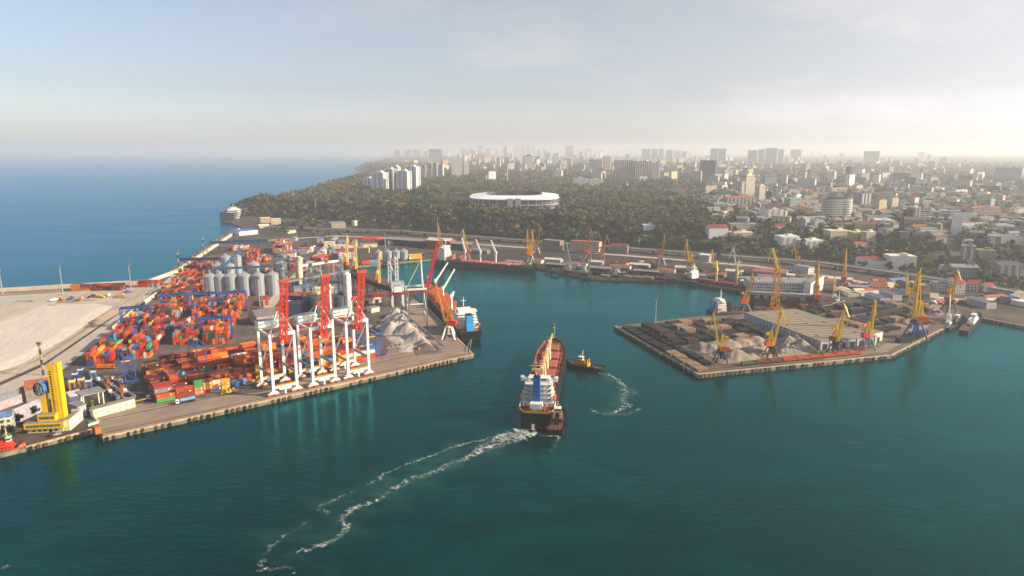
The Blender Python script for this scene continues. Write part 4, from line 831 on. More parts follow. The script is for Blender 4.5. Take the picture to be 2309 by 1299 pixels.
shed('white cylinder-fronted box plant behind the maroon ship', ((1575, 590), (1598, 592), 14), 11, M('dim_wall', 'a09aa0', .8), WHITE)
# low ground between the mole and the park
for i, (a, b_, d, h, wm, rm, p_, lb) in enumerate([((748, 516), (780, 514), 40, 12, M('shed_grey_wall', '8f8378', .8), GREYR, 2, 'big grey sheet-clad hall beside the car park'), ((588, 503), (610, 502), 18, 12, facade('sandy_house', 'c4b08c'), CREAM, 0, 'sandy flat-roofed house near the seaside hotel'), ((612, 507), (634, 506), 16, 13, facade('cream_house', 'cdbf9c'), CREAM, 0, 'cream flat-roofed house among trees near the seaside hotel'),
    ((648, 527), (668, 526), 12, 7, CREAM, CONC, 0, 'low sandy hut beside the elevated road'), ((585, 515), (608, 513), 12, 6, M('dim_wall', 'a09aa0', .8), CREAM, 2, 'long pale-roofed hut below the cream house'), ((800, 510), (806, 509), 8, 12, CREAM, CREAM, 0, 'narrow cream kiosk tower beyond the car park')]):
    shed(lb, (a, b_, d), h, wm, rm, p_, 'house' if i else 'warehouse', 'house' if i else 'warehouse')
# ------------------------------------------------------------------ bulk heaps and stacks
def pk(l): return [(P(px, py).x, P(px, py).y, h, s_) for px, py, h, s_ in l]
def hp(label, pts, peaks, mat, h=9, name='bulk_heap', grid=(80, 60), seed=0, rough=.9):
    o = heap(name, [P(*a) for a in pts], h, mat, 12, rough, grid, 3.1, seed, pk(peaks)); return tag(o, label, 'heap', 'heaps of bulk cargo')
GSAND = ground('heap_grey', [(.3, '837d7a'), (.5, 'a39b96'), (.7, 'c0b6aa')], .06, bump=.5); BSAND = ground('heap_beige', [(.3, '6f645c'), (.5, '8f837a'), (.7, 'a89b8f')], .07, bump=.9); COAL = ground('heap_brown', [(.3, '4a4244'), (.6, '75686a')], .05, bump=.5)
hp('pale grey cargo heap on the container quay beside the docked carrier', [(845, 740), (880, 700), (912, 700), (985, 790), (900, 795), (880, 770)], [(905, 730, 13, .55), (880, 745, 10, .6), (925, 748, 12, .6), (945, 765, 10, .6), (895, 715, 11, .6), (960, 778, 7, .6)], GSAND)
hp('small dark tipped heap at the foot of the pale grey heap', [(925, 785), (975, 775), (1000, 795), (940, 802)], [(960, 787, 6, .6)], COAL, seed=5, grid=(30, 30))
hp('long rippled beige sand heap on the timber pier', [(1550, 782), (1690, 762), (1730, 770), (1742, 806), (1625, 822), (1600, 805)], [(1580, 785, 6, .4), (1610, 786, 7, .4), (1640, 783, 8, .4), (1670, 780, 8, .4), (1700, 776, 8, .4), (1660, 805, 8, .5), (1700, 800, 9, .5), (1725, 795, 9, .5), (1640, 800, 7, .5)], BSAND, seed=2)
hp('peaked beige sand heap between crane and great shed', [(1745, 762), (1810, 766), (1850, 796), (1748, 806)], [(1775, 780, 10, .55), (1800, 778, 12, .6), (1815, 788, 11, .6), (1765, 792, 9, .6), (1790, 795, 8, .6), (1828, 792, 9, .7)], BSAND, seed=3)
hp('flat-topped brown heap at the root of the timber pier', [(2070, 712), (2110, 690), (2130, 708), (2110, 722), (2080, 722)], [(2095, 706, 11, .6), (2110, 708, 10, .6)], COAL, seed=4, grid=(40, 40))
hp('dark low heap beside the large pier crane', [(2010, 735), (2055, 715), (2062, 730), (2030, 745)], [(2040, 728, 8, .6)], COAL, seed=6, grid=(30, 30))
STM = [M('steel_dark', '17191d', .5, .3, var=.4, rust=.35), M('steel_brown', '33251f', .7, var=.3, rust=.4), M('steel_grey', '22272d', .6, .3, var=.25), M('timber_tan', '8a6f58', .85, var=.3)]
def stack(label, p, l, w, h, rz, mat, group):
    mb = MB(); n = max(2, int(h/.7))
    for k in range(n):
        m_ = max(2, int(w/2.2))
        for i in range(m_): mb.box((random.uniform(-.25, .25), -w/2+(i+.5)*w/m_, .25+k*h/n), (l*(1-.04*random.random()), w/m_*.9, h/n*.82), 0)
        for x in (-.35, 0, .35): mb.box((x*l, 0, k*h/n), (.3, w*.95, .25), 0)
    o = mb.build('steel_stack', mat, None, p, rz); return tag(o, label, 'stack', group)
g = 'stacks of steel on the timber pier'; mn = ['black', 'rust-brown', 'slate', 'tan']
for i in range(13): stack(f'{mn[0 if i > 4 else 3]} long slab stack along the pier edge, {od(i)} from the corner', pr(7+random.uniform(-.5, .5), 9+i*11.2), 9, 9.6, 2.0+random.random(), DANG+math.pi/2, STM[0 if i > 4 else 3], g)
for i in range(11): stack(f'black low slab stack of the second line, {od(i)} from the corner', pr(19+random.uniform(-.5, .5), 22+i*11.4), 9.4, 7.5, 2.4+random.random()*1.6, DANG+math.pi/2, STM[0], g)
for r_ in range(5):
    for c_ in range(8):
        if random.random() < .12: continue
        k = random.choice((0, 0, 1, 2, 1, 3)); a_, b_2 = 28+c_*13.2, 82+r_*14.5
        if a_ > 128: continue
        stack(f'{mn[k]} plate stack, {od(c_)} across in the {od(r_)} row behind the sand', pr(a_, b_2), 11.8, 10+random.random()*2, 3+random.random()*3.5, DANG+random.uniform(-.05, .05), STM[k], g)
for r_ in range(5):
    for c_ in range(10):
        if random.random() < .2: continue
        k = random.choice((0, 0, 2, 1, 1, 3)); p = pr(212+c_*15+r_*5, 62+r_*22+c_*3)
        stack(f'{mn[k]} bar stack, {od(c_)} along in the {od(r_)} row beyond the great shed', p, 13, 7+random.random()*5, 2+random.random()*3, DANG+random.uniform(-.1, .1)+(math.pi/2 if random.random() < .3 else 0), STM[k], g)
for i in range(5): stack(f'slate cargo stack near the pier bend, {od(i)} from the annex', pr(232+i*9, 30+i*4), 14, 6, 4.5, DANG, STM[2], g)
# ------------------------------------------------------------------ railway wagons
def wagon(label, p, rz, mat, group, name='rail_wagon'):
    o = thing(name, label, 'rail wagon', p, rz, group); b_ = MB().box((0, 0, 1.15), (12.4, 2.9, .35), 0)
    for y in (-1.4, 1.4): b_.box((0, y, 1.5), (12.4, .12, 2.1), 0)
    for x in (-6.1, 6.1): b_.box((x, 0, 1.5), (.12, 2.7, 2.1), 0)
    for i in range(9):
        for y in (-1.5, 1.5): b_.box((-5.6+i*1.4, y, 1.3), (.16, .12, 2.3), 0)
    b_.build('body', mat, o); MB().box((0, 0, 1.6), (12.0, 2.6, 1.3), 0, taper=.9).build('load', BSAND, o)
    for x in (-4, 4): MB().box((x, 0, .75), (2.8, 2.2, .4), 0).tube((x-.9, -1, .5), (x-.9, 1, .5), .5).tube((x+.9, -1, .5), (x+.9, 1, .5), .5).build('bogie', DARK, o)
    return o
WR = M('wagon_red', 'b0481f', .65, rust=.4); WB = M('wagon_brown', '6a3524', .7, rust=.4); WG = M('wagon_green', '3f5a50', .7)
g = 'open wagons along the pier front'; wg = {}
for i in range(9):
    mt = WG if i == 0 else (WB if i in (1, 2) else WR); p = pr(52+i*13.3, 9.5, 3.1); lb = f'open goods wagon of the pier-front train, {od(i)} from the corner'
    if mt.name in wg: dup(wg[mt.name], lb, p, DANG)
    else: wg[mt.name] = wagon(lb, p, DANG, mt, g)
S0, S1 = P(1240, 618), P(1720, 655); SV = (S1-S0); SL = SV.length; SV.normalize(); SN = Vector((-SV.y, SV.x, 0)); SA = math.atan2(SV.y, SV.x)
g = 'wagons in the back sidings'
MC = {'brown': WB, 'rust-red': WR, 'green': WG}; wc = {}
for r_ in range(5):
    for i in range(15):
        if random.random() < .25: continue
        cn = random.choice(('brown', 'brown', 'rust-red', 'green')); p = S0+SV*(10+i*22+random.uniform(-3, 3)+r_*7-20)+SN*(30+r_*19); p.z = 3.1; lb = f'{cn} wagon, {od(i)} along the {od(r_)} siding behind the quay'
        if cn in wc: dup(wc[cn], lb, p, SA, g)
        else: wc[cn] = wagon(lb, p, SA, MC[cn], g)
for i in range(26):
    p = S0+SV*(4+i*15)+SN*(14+random.uniform(-5, 9)); k = random.choice((1, 3, 2, 0)); stack(f'{mn[k]} cargo stack on the back quay edge, {od(i)} from the floating crane', (p.x, p.y, 3.06), 12, 8, 2+random.random()*2.5, SA, STM[k], 'cargo stacks on the back quay')
for i in range(22):
    p = S0+SV*(i*23-80)+SN*(58+(i % 3)*25+random.uniform(-3, 3)); d = 10+random.random()*6; o = thing('siding_shed', f'low siding shed with {("grey", "rusty", "cream")[i % 3]} roof, {od(i)} along the back rail yard', 'shed', (p.x, p.y, 3.05), SA, 'sheds in the back rail yard')
    l = 20+random.random()*18; MB().box((0, 0, 0), (l, d, 4.5), 0).build('wall', (M('dark_brick', '3f3b40', .8), CREAM, M('dim_wall', 'a09aa0', .8))[(i*7) % 3], o); MB().add([(-l/2-.4, -d/2-.4, 4.4), (l/2+.4, -d/2-.4, 4.4), (l/2+.4, 0, 6.5), (-l/2-.4, 0, 6.5), (-l/2-.4, d/2+.4, 4.4), (l/2+.4, d/2+.4, 4.4)], [(0, 1, 2, 3), (3, 2, 5, 4)]).build('roof', (GREYR, RUSTR, M('cream_roof', 'c9bfa8', .8))[i % 3], o)
# ------------------------------------------------------------------ road vehicles in the truck park
def truck(label, p, rz, cab, body, kind_, group=None):
    o = thing('truck', label, 'truck', p, rz, group)
    MB().box((5.2, 0, .9), (2.2, 2.4, 2.5), 0, taper=.94).build('cab', cab, o); MB().box((6.28, 0, 2.0), (.1, 2.0, .9), 0).box((5.3, -1.2, 2.0), (1.2, .1, .8), 0).box((5.3, 1.2, 2.0), (1.2, .1, .8), 0).build('window', GLASS, o)
    MB().box((-.4, 0, .9), (12.4, 2.0, .4), 0).build('chassis', DARK, o)
    for x in (5, -2.6, -4, -5.4):
        for y in (-1, 1): MB().tube((x, y*1.2-.2, .5), (x, y*1.2+.2, .5), .5, n=10).build('wheel', TYRE, o)
    if kind_ == 'tank': MB().tube((-6.4, 0, 2.4), (3.4, 0, 2.4), 1.25, n=16).build('tank', body, o)
    elif kind_ == 'box': MB().box((-1.6, 0, 1.3), (10.6, 2.45, 2.6), 0).build('box', body, o)
    else: MB().box((-1.6, 0, 1.3), (10.6, 2.4, .3), 0).box((-6.8, 0, 1.6), (.2, 2.4, 1), 0).build('flatbed', body, o)
    return o
LBT = M('tank_blue', '6f9fd0', .35, .2)
truck('white-cabbed truck with long pale blue tank by the front containers', P(418, 908), QA+math.pi, WHITE, LBT, 'tank')
truck('white truck with empty flatbed passing the front store wall', P(318, 906), QA+.2, WHITE, OCHRE, 'flat')
truck('orange box lorry turning in front of the inner yard', P(240, 832), .15, ORG, M('box_orange', 'd9741c', .5), 'box')
truck('dark flatbed lorry in the shade beside the blue gantry', P(262, 862), -.5, WHITE, DARK, 'flat')
TP = {}
g = 'lorries in the truck park'
for r_ in range(3):
    for c_ in range(6):
        p = P(226+r_*17+c_*7, 864+c_*7-r_*1); lb = f'parked lorry, {od(c_)} in the {od(r_)} rank of the truck park'
        k = (r_*2+c_) % 4
        if k not in TP: TP[k] = truck(lb, p, 2.3, (WHITE, WHITE, WHITE, BLUE)[k], (GREYM, M('trailer_slate', '5a6470', .6), M('trailer_rust', '94502e', .6), CONC)[k], ('flat', 'box', 'box', 'flat')[k], g)
        else: dup(TP[k], lb, p, 2.3+random.uniform(-.12, .12))
for i, (px, py, m_, mn_) in enumerate([(172, 868, BLUE, 'blue'), (184, 858, BLUE, 'deep blue'), (214, 862, M('bus_blue', '6a88b8', .4), 'pale blue'), (166, 884, YEL, 'yellow'), (203, 884, M('bus_blue2', '4a6ea8', .4), 'steel blue'), (186, 880, OCHRE, 'ochre')]):
    o = thing('straddle_carrier', f'{mn_} straddle handler, {od(i)} of those parked behind the control tower', 'container handler', P(px, py), 2.0, 'handlers parked behind the control tower')
    for x in (-2.6, 2.6):
        for y in (-1.6, 1.6): MB().box((x, y, .9), (.5, .5, 7), 0).build('leg', m_, o); MB().tube((x, y-.3, .6), (x, y+.3, .6), .6, n=8).build('wheel', TYRE, o)
    MB().box((0, 0, 7.9), (6.4, 4, 1.2), 0, mt=1).build('frame', [m_, WHITE], o); MB().box((1.5, 0, 9.1), (1.4, 2.2, .7), 0).build('engine_cover', DARK, o)
def car(label, p, rz, m_, group=None):
    o = thing('parked_car', label, 'car', p, rz, group); MB().box((0, 0, .35), (4.3, 1.8, .6), 0).box((-.2, 0, .95), (2.4, 1.6, .55), 0, taper=.8).build('body', m_, o)
    MB().box((-.2, 0, 1.0), (2.2, 1.66, .38), 0, taper=.86).build('window', GLASS, o)
    for x in (-1.35, 1.35): MB().tube((x, -.9, .33), (x, .9, .33), .33, n=8).build('wheel', TYRE, o)
    return o
CW = {k: M('car_'+k.replace(' ', '_'), v, .25, .1, var=.05) for k, v in {'white': 'd8d8d6', 'black': '151618', 'silver': 'a8acb0', 'red': '9a1f1c', 'teal': '1f8a82', 'blue': '2a4a80'}.items()}
car('teal car beside the low cream wall', P(207, 953), CA, CW['teal']); car('black car parked in front of the control tower', P(118, 983), CA+.1, CW['black']); car('silver car parked in front of the control tower', P(129, 981), CA, CW['silver'])
cars = {}
for i in range(26):
    k = random.choice(('white', 'silver', 'black', 'white', 'red', 'blue')); px, py = 742+(i % 13)*4.6+random.random(), 524-(i//13)*5-(i % 13)*.25; v = P(px, py, 3); lb = f'{k} car in the car park by the grey hall, {od(i % 13)} in the {"front" if i < 13 else "rear"} rank'
    if k in cars: dup(cars[k], lb, v, 1.4, 'cars in the car park by the grey hall')
    else: cars[k] = car(lb, v, 1.4, CW[k], 'cars in the car park by the grey hall')
for px, py, c_, lb in [(224, 979, RUSTR, 'rust-coloured hut at the quay step')]: shed(lb, ((px-8, py+2), (px+5, py-2), 5), 4.5, M('hut_rust', 'a8603a', .8), RUSTR, 0, 'hut', 'hut')
o = thing('boundary_wall', 'low cream zigzag wall enclosing the control tower plaza', 'wall'); prev = None
for a in [(199, 962), (222, 954), (207, 936), (203, 928), (212, 924)]:
    v = P(*a)
    if prev is not None: c = (prev+v)/2; d = v-prev; MB().box((c.x, c.y, 3.05), (d.length, .7, 1.5), 0, math.atan2(d.y, d.x)).build('wall_segment', CREAM, o)
    prev = v
for px, py, c_, h, lb in [(985, 796, OCHRE, 3, 'long ochre hopper barge frame lying on the apron'), (915, 790, CONC, 2, 'low row of grey concrete blocks on the apron'), (515, 884, YEL, 2.2, 'yellow spreader frame laid on the quay before the blue containers')]:
    v = P(px-25 if px != 515 else px, py-8 if px != 515 else 884); mb = MB().box((0, 0, 0), (20 if px != 515 else 11, 3, .5), 0)
    for i in range(4): mb.box((-7+i*4.4 if px != 515 else -4+i*2.6, 0, .5), (1.2, 2.4, h-.5), 0)
    tag(mb.build('cargo_frame' if px != 915 else 'block_row', c_, None, (v.x, v.y, 3.1), QA), lb, 'cargo')
# ------------------------------------------------------------------ ships
def hull(L_, B_, dk, mats, parent, fore=2.5, tran=.82, bowp=1.6, boot=0.0, bulw=1.0, sheer=0.0, name='hull'):
    """lofted hull: stern at y=0, bow at y=L; mats = (topside, boot-top, deck, bulwark inside)"""
    ts = [0, .02, .06, .14, .3, .5, .7, .8, .86, .91, .95, .98, 1.0]; mb = MB(); rings = []
    for t_ in ts:
        wd_ = B_/2*(tran+(1-tran)*min(1, t_/.1)) if t_ < .1 else B_/2*(1 if t_ < .78 else max(.02, 1-((t_-.78)/.22)**2.2))
        ww = wd_*(1 if t_ < .7 else max(.02, 1-.5*((t_-.7)/.3)**1.3)); ww *= .86+.14*min(1, t_/.1)
        z = dk+sheer*max(0, (t_-.5)*2)**2+(fore if t_ > .87 else 0); yb = t_*L_+(bowp*(dk/8) if t_ == 1 else 0)
        rings.append([(s_*a, yy, zz) for s_ in (-1, 1) for a, yy, zz in ((ww*.9, t_*L_, -2.5), (ww, t_*L_, boot), (wd_*.99, yb, z*.55+boot*.45), (wd_, yb, z), (wd_, yb, z+bulw))])
    for a, b_ in zip(rings[:-1], rings[1:]):
        o = len(mb.v); mb.v += a+b_
        for k, m_ in ((0, 1), (1, 0), (2, 0), (3, 0)):
            mb.f += [[o+k+1, o+k, o+10+k, o+11+k], [o+5+k, o+6+k, o+16+k, o+15+k]]; mb.m += [m_, m_]; mb.sm += [True, True]
        mb.f.append([o+3, o+13, o+18, o+8]); mb.m.append(2); mb.sm.append(False)
        iv = [(x*.985, y, z) for x, y, z in (a[3], a[4], a[8], a[9], b_[3], b_[4], b_[8], b_[9])]
        mb.add(iv, [(0, 4, 5, 1), (2, 3, 7, 6)], 3).add([a[4], iv[1], iv[5], b_[4]], [(0, 1, 2, 3)], 0).add([a[9], b_[9], iv[7], iv[3]], [(0, 1, 2, 3)], 0)
    r = rings[0]; mb.add(r[:5]+r[5:], [(0, 1, 6, 5), (1, 2, 7, 6), (2, 3, 8, 7), (3, 4, 9, 8)], 0)
    return mb.build(name, list(mats), parent)
def rail(mb, pts, h=1.1, m=0):
    for a, b_ in zip(pts[:-1], pts[1:]):
        a, b_ = Vector(a), Vector(b_); up = Vector((0, 0, h)); mb.bar(a+up, b_+up, .12, m).bar(a+up*.5, b_+up*.5, .08, m); n = max(1, int((b_-a).length/2.5))
        for i in range(n+1): p = a.lerp(b_, i/n); mb.bar(p, p+up, .09, m)
    return mb
def deck_crane(o, y, z, h, jib_to, mat, x=0, jm=None, jw=.8):
    c = MB().tube((x, y, z), (x, y, z+h), 1.5, 1.2, 12).box((x, y, z+h), (3.2, 3.6, 3.4), 0, taper=.8).build('deck_crane', mat, o)
    a = Vector((x, y, z+h+1)); b_ = Vector(jib_to); w = Vector((.9, 0, 0)) if abs(b_.x-x) < abs(b_.y-y) else Vector((0, .9, 0))
    MB().bar(a-w, b_-w*.4, jw, h=jw*1.35, w2=jw*.6).bar(a+w, b_+w*.4, jw, h=jw*1.35, w2=jw*.6).bar(a.lerp(b_, .35)-w*.8, a.lerp(b_, .35)+w*.8, .4).bar(a.lerp(b_, .7)-w*.6, a.lerp(b_, .7)+w*.6, .4).bar(a+Vector((0, 0, 2)), b_, .15).build('jib', jm or mat, c); return c
def hatch(o, y, z, w, l, mat, x=0, h=2.0, name='hatch_cover'):
    mb = MB().box((x, y, z), (w, l, h), 0, taper=.98); n = max(2, int(l/4))
    for i in range(n+1): mb.box((x, y-l/2+i*l/n, z+h), (w, .35, .22), 0)
    return mb.build(name, mat, o)
HATCHM = SALM; BROWNW = M('deck_dark_brown', '6a3a22', .7, rust=.3); CRY = M('crane_cream_yellow', 'd8c38c', .45, var=.12)  # BROWNW: dark rusty brown for deck pipes, hold tops and one freighter deck
s0, s1 = P(1208, 968, 0), P(1250, 796, 0); d = s1-s0; ML = d.length; MRZ = math.atan2(d.y, d.x)-math.pi/2
o = thing('bulk_carrier', 'big red-decked bulk carrier under way with white stern house and cream cranes', 'cargo ship', s0, MRZ); BW = 28.0; DZ = 11.0; SXS = .86
o.scale = (SXS, 1, 1)
hl = hull(ML, BW, DZ, (BLACK, DECK, DECK, M('bulwark_orange', 'b8582a', .6, rust=.3)), o, 2.6, .84, 4, 2.5, 1.1)
MB().box((13.2, 62, DZ), (.25, 96, 1.1), 0).box((-13.2, 62, DZ), (.25, 96, 1.1), 0).build('deck_coaming', DECK, o)
for i in range(5):
    y = 54+i*23.2; hatch(o, y, DZ, 16.5 if i < 4 else 13, 17.5, HATCHM)
    for x in (-4.4, -1.2, 2.6): MB().tube((x, y-10.6, DZ), (x, y-10.6, DZ+1.6), 1.3, n=12).build('deck_vent', DARK, o)
    for x in (-9.8, 9.8): MB().box((x, y, DZ), (.8, 16, .9), 0).box((x*1.14, y+4, DZ), (1.2, 2, 1.3), 0).build('deck_pipe', BROWNW, o)
for i in range(4): y = 42.2+i*23.3; deck_crane(o, y+.5, DZ, 13.5, (.4+i*.2, y+20, DZ+17.5), CRY)
MB().bar((0, 168, DZ+2.5), (0, 168, DZ+17), 1.1, w2=.5).box((0, 168, DZ+13), (3, 1, .6), 0).build('foremast', CRY, o)
MB().box((-4, 160, DZ+2.6), (2.4, 4, 1.8), 0).box((4, 160, DZ+2.6), (2.4, 4, 1.8), 0).tube((-2, 165, DZ+3.6), (2, 165, DZ+3.6), .9).build('windlass', DARK, o)
hs = M('house_white', 'd6d6d2', .5, var=.08, rust=.15)
ac = MB().box((0, 19.5, DZ), (24, 15, 2.8), 0).box((0, 20.5, DZ+2.8), (22, 12.5, 2.8), 0).box((0, 21, DZ+5.6), (20.5, 11.5, 2.8), 0).box((0, 21.5, DZ+8.4), (19.5, 10.5, 2.8), 0).box((0, 22, DZ+11.2), (18, 9.5, 2.8), 0).build('accommodation', hs, o)
for k in range(5):
    w_ = 25-k*1.1; dk_ = MB().box((0, 19.8+k*.4, DZ+2.75+k*2.8), (w_, 15.4-k*.6, .18), 0); y_ = 12.2+k*.7; rail(dk_, [(-w_/2, 26, DZ+2.9+k*2.8), (-w_/2, y_, DZ+2.9+k*2.8), (w_/2, y_, DZ+2.9+k*2.8), (w_/2, 26, DZ+2.9+k*2.8)]).build('deck_edge', WHITE, o)
    for i in range(6):
        x = (-9.4+i*3.75)*(1-.04*k)
        if abs(x) > 3.6: MB().box((x, 11.93+k*1.12+(.9 if k == 0 else (2.2 if k == 1 else 2.3))*(k > 0) , DZ+.9+k*2.8), (1.0, .12, 1.1), 0).build('window', GLASS, ac)
    for s_ in (-1, 1):
        if k < 4: MB().bar((s_*(6.2), 13+k*.8, DZ+2.9+k*2.8), (s_*(10.2), 13+k*.8, DZ+5.6+k*2.8), .5, h=.9).build('stair', GREYM, o)
br = MB().box((0, 24, DZ+14), (28.5, 4.2, 1.5), 0).box((0, 23.4, DZ+14), (17, 7, 3.0), 0).box((-13.4, 24, DZ+15.5), (2.6, 3.8, 1.2), 0).box((13.4, 24, DZ+15.5), (2.6, 3.8, 1.2), 0).build('bridge', WHITE, o)
MB().box((0, 27.0, DZ+15.4), (16, .15, 1.2), 0).box((0, 19.85, DZ+15.4), (12, .15, 1.1), 0).build('window', GLASS, br)
rail(MB(), [(-14, 22, DZ+15.5), (14, 22, DZ+15.5)]).build('railing', WHITE, o)
MB().bar((-3, 24, DZ+17), (-3, 24, DZ+29), 1.0, w2=.5).box((-3, 24, DZ+24), (9, .6, .5), 0).box((-3, 24, DZ+21.5), (6, 1.4, .7), 0).box((-3, 23.6, DZ+26), (3.4, .5, .5), 0).build('radar_mast', CRY, o)
MB().box((-.8, 12.5, DZ+2.9), (5.6, 5.2, 17.5), 0, taper=.92).box((-.8, 12.5, DZ+20.4), (5, 4.6, .5), 1).tube((-1.8, 12.5, DZ+20.6), (-1.8, 12.5, DZ+22.4), .5, n=10, m=1).tube((.2, 12.5, DZ+20.6), (.2, 12.5, DZ+22.4), .5, n=10, m=1).build('funnel', [BLUEF, DARK], o)
MB().box((-.5, 7.8, DZ), (9.6, 5.5, 4.2), 0).build('engine_casing', WHITE, o)
for s_ in (-1, 1):
    lb_ = MB().tube((s_*12.7, 14, DZ+5), (s_*12.7, 20, DZ+5), 1.25, n=12).tube((s_*12.7, 20, DZ+5), (s_*12.7, 22, DZ+5.4), 1.25, .4, 12).tube((s_*12.7, 14, DZ+5), (s_*12.7, 12.4, DZ+5.2), 1.25, .6, 12).box((s_*12.7, 15, DZ+5.8), (1.5, 2.4, 1), 0).build('lifeboat', ORG, o)
    MB().bar((s_*11.5, 14, DZ+2.9), (s_*13, 14, DZ+8), .45).bar((s_*11.5, 20, DZ+2.9), (s_*13, 20, DZ+8), .45).build('davit', WHITE, o)
rl = MB(); rail(rl, [(-12.6, 12, DZ+.02), (-12.4, 3, DZ+.02), (-9.5, .3, DZ+.02), (9.5, .3, DZ+.02), (12.4, 3, DZ+.02), (12.6, 12, DZ+.02)], 1.3)
for a, b_ in (((-12.8, 5, DZ), (-10, .2, DZ)), ((-10, .1, DZ), (10, .1, DZ)), ((10, .2, DZ), (12.8, 5, DZ))): rl.bar(Vector(a)+Vector((0, 0, .5)), Vector(b_)+Vector((0, 0, .5)), .7, h=1.0)
rl.build('stern_rail', OCHRE, o)
for x in (-8, -4.5, 4.8, 8.2): MB().tube((x-.9, 3.4, DZ+.8), (x+.9, 3.4, DZ+.8), .8, n=12).box((x, 3.4, DZ), (2.6, 1.2, .7), 0).build('winch', M('winch_brown', '6a2f22', .6), o)
MB().box((4.6, 6.4, DZ), (2.4, 2, 2.4), 0).build('deck_locker', RED, o); MB().tube((2.5, 5.4, DZ+1.2), (2.5, 4.9, DZ+1.2), 1.2, n=14).build('rope_reel', WHITE, o)
for s_ in (-1, 1): MB().box((s_*13.35, 12, DZ-.05), (.5, 10, 2.4), 0).build('side_screen', WHITE, o)
# tugs and small craft
def tug(label, a, b_, B_, top, house, extra=None, name='tug_boat', dk=2.4, hs=1.0, deckm=None, cat='tug'):
    p, q_ = P(*a, 0), P(*b_, 0); d = q_-p; L_ = d.length; o = thing(name, label, cat, p, math.atan2(d.y, d.x)-math.pi/2); o.scale = (1, 1, hs)
    dm = deckm or M('tug_deck', '5f4036', .7); hull(L_, B_, dk, (top, M('boot_red', '5a1c18', .6), dm, top), o, 1.3, .86, 1.2, .3, .9, .8)
    n = 12; fb = MB()
    for i in range(n):
        for s_ in (-1, 1): y = L_*(.06+.7*i/n); fb.tube((s_*(B_/2+.12), y, dk-.2), (s_*(B_/2+.45), y, dk-.2), .65, n=10)
    fb.build('fender', TYRE, o); y = L_*.56
    dh = MB().box((0, y, dk), (B_*.62, L_*.34, 2.5), 0).box((0, y+L_*.03, dk+2.5), (B_*.5, L_*.2, 2.4), 0).build('deckhouse', house, o)
    for i in range(3):
        for s_ in (-1, 1): MB().box((s_*B_*.312, y-L_*.1+i*L_*.09, dk+1.1), (.12, .8, .7), 0).build('window', GLASS, dh)
    wh = MB().box((0, y+L_*.05, dk+4.9), (B_*.38, L_*.11, 2.3), 0, taper=1.06).box((0, y+L_*.05, dk+7.2), (B_*.44, L_*.13, .25), 0).build('wheelhouse', WHITE, o); MB().box((0, y+L_*.05, dk+5.8), (B_*.405, L_*.118, .95), 0).build('window', GLASS, wh)
    for s_ in (-1, 1): MB().box((s_*B_*.2, y-L_*.12, dk+2.5), (B_*.13, L_*.06, 3.6), 0).box((s_*B_*.2, y-L_*.12, dk+6.1), (B_*.1, L_*.045, .5), 1).build('funnel', [extra or house, DARK], o)
    MB().bar((0, y+L_*.02, dk+7.3), (0, y, dk+13.5), .5, w2=.25).box((0, y+L_*.01, dk+10), (3, .3, .3), 0).box((0, y+L_*.01, dk+11.6), (1.8, .3, .3), 0).build('mast', CRY, o)
    MB().tube((-1.2, L_*.3, dk+.9), (1.2, L_*.3, dk+.9), .8, n=12).box((0, L_*.3, dk), (2.8, 1.6, .7), 0).build('towing_winch', DARK, o); MB().tube((-1, L_*.86, dk+2.2), (1, L_*.86, dk+2.2), .6, n=10).build('windlass', DARK, o); MB().bar((-1.5, L_*.1, dk), (-1.5, L_*.1, dk+1.3), .4).bar((1.5, L_*.1, dk), (1.5, L_*.1, dk+1.3), .4).build('bollard', DARK, o); return o
MUST = M('mustard_house', 'b8901c', .5, var=.15)
tug('black tug with mustard deckhouse nosing at the carrier side', (1361, 838), (1278, 824), 9.5, BLACK, MUST, OCHRE)
tug('dark tug with red-brown deck lashed to the carrier stern', (1252, 980), (1260, 932), 11.5, BLACK, M('tug_house_dark', '4a3530', .6), CRY, deckm=M('tug_deck_brown', '5e3a30', .7))
tug('bright orange-red fireboat moored by the control tower', (-30, 1026), (58, 1016), 7.5, M('fireboat_red', 'd8441c', .5), M('fireboat_red', 'd8441c', .5), RED, deckm=M('fireboat_deck', 'b83a1c', .6), name='fireboat', cat='boat')
tug('small grey-white launch with red wheelhouse close under the carrier transom', (1205, 976), (1199, 966), 3.4, M('launch_grey', '8a9098', .5), WHITE, RED, name='launch', dk=1.6, cat='boat', hs=.3)
tug('white tender moored at the pier root outside the black one', (2172, 754), (2206, 716), 10, BLACK, WHITE, WHITE, name='tender', cat='boat', dk=3)
tug('dark work boat alongside the pier root behind the white tender', (2132, 746), (2172, 722), 9, M('navy_hull', '1b2438', .5), DARK, GREYM, name='work_boat', cat='boat')
tug('white and black tug moored on the back quay beside the floating crane', (1438, 629), (1362, 621), 9, BLACK, WHITE, OCHRE, name='tug_boat')
tug('blue-hulled tug behind the floating crane barge', (1268, 612), (1330, 614), 9, M('tug_blue', '2a5a9a', .5), M('tug_blue', '2a5a9a', .5), WHITE)
tug('small dark tug at the basin quay below the squat silos', (868, 596), (905, 592), 7, BLACK, DARK, GREYM)
tug('tiny white sailing launch far out on the sea off the apartment cluster', (745, 413), (748, 411), 6, WHITE, WHITE, WHITE, name='launch', cat='boat')
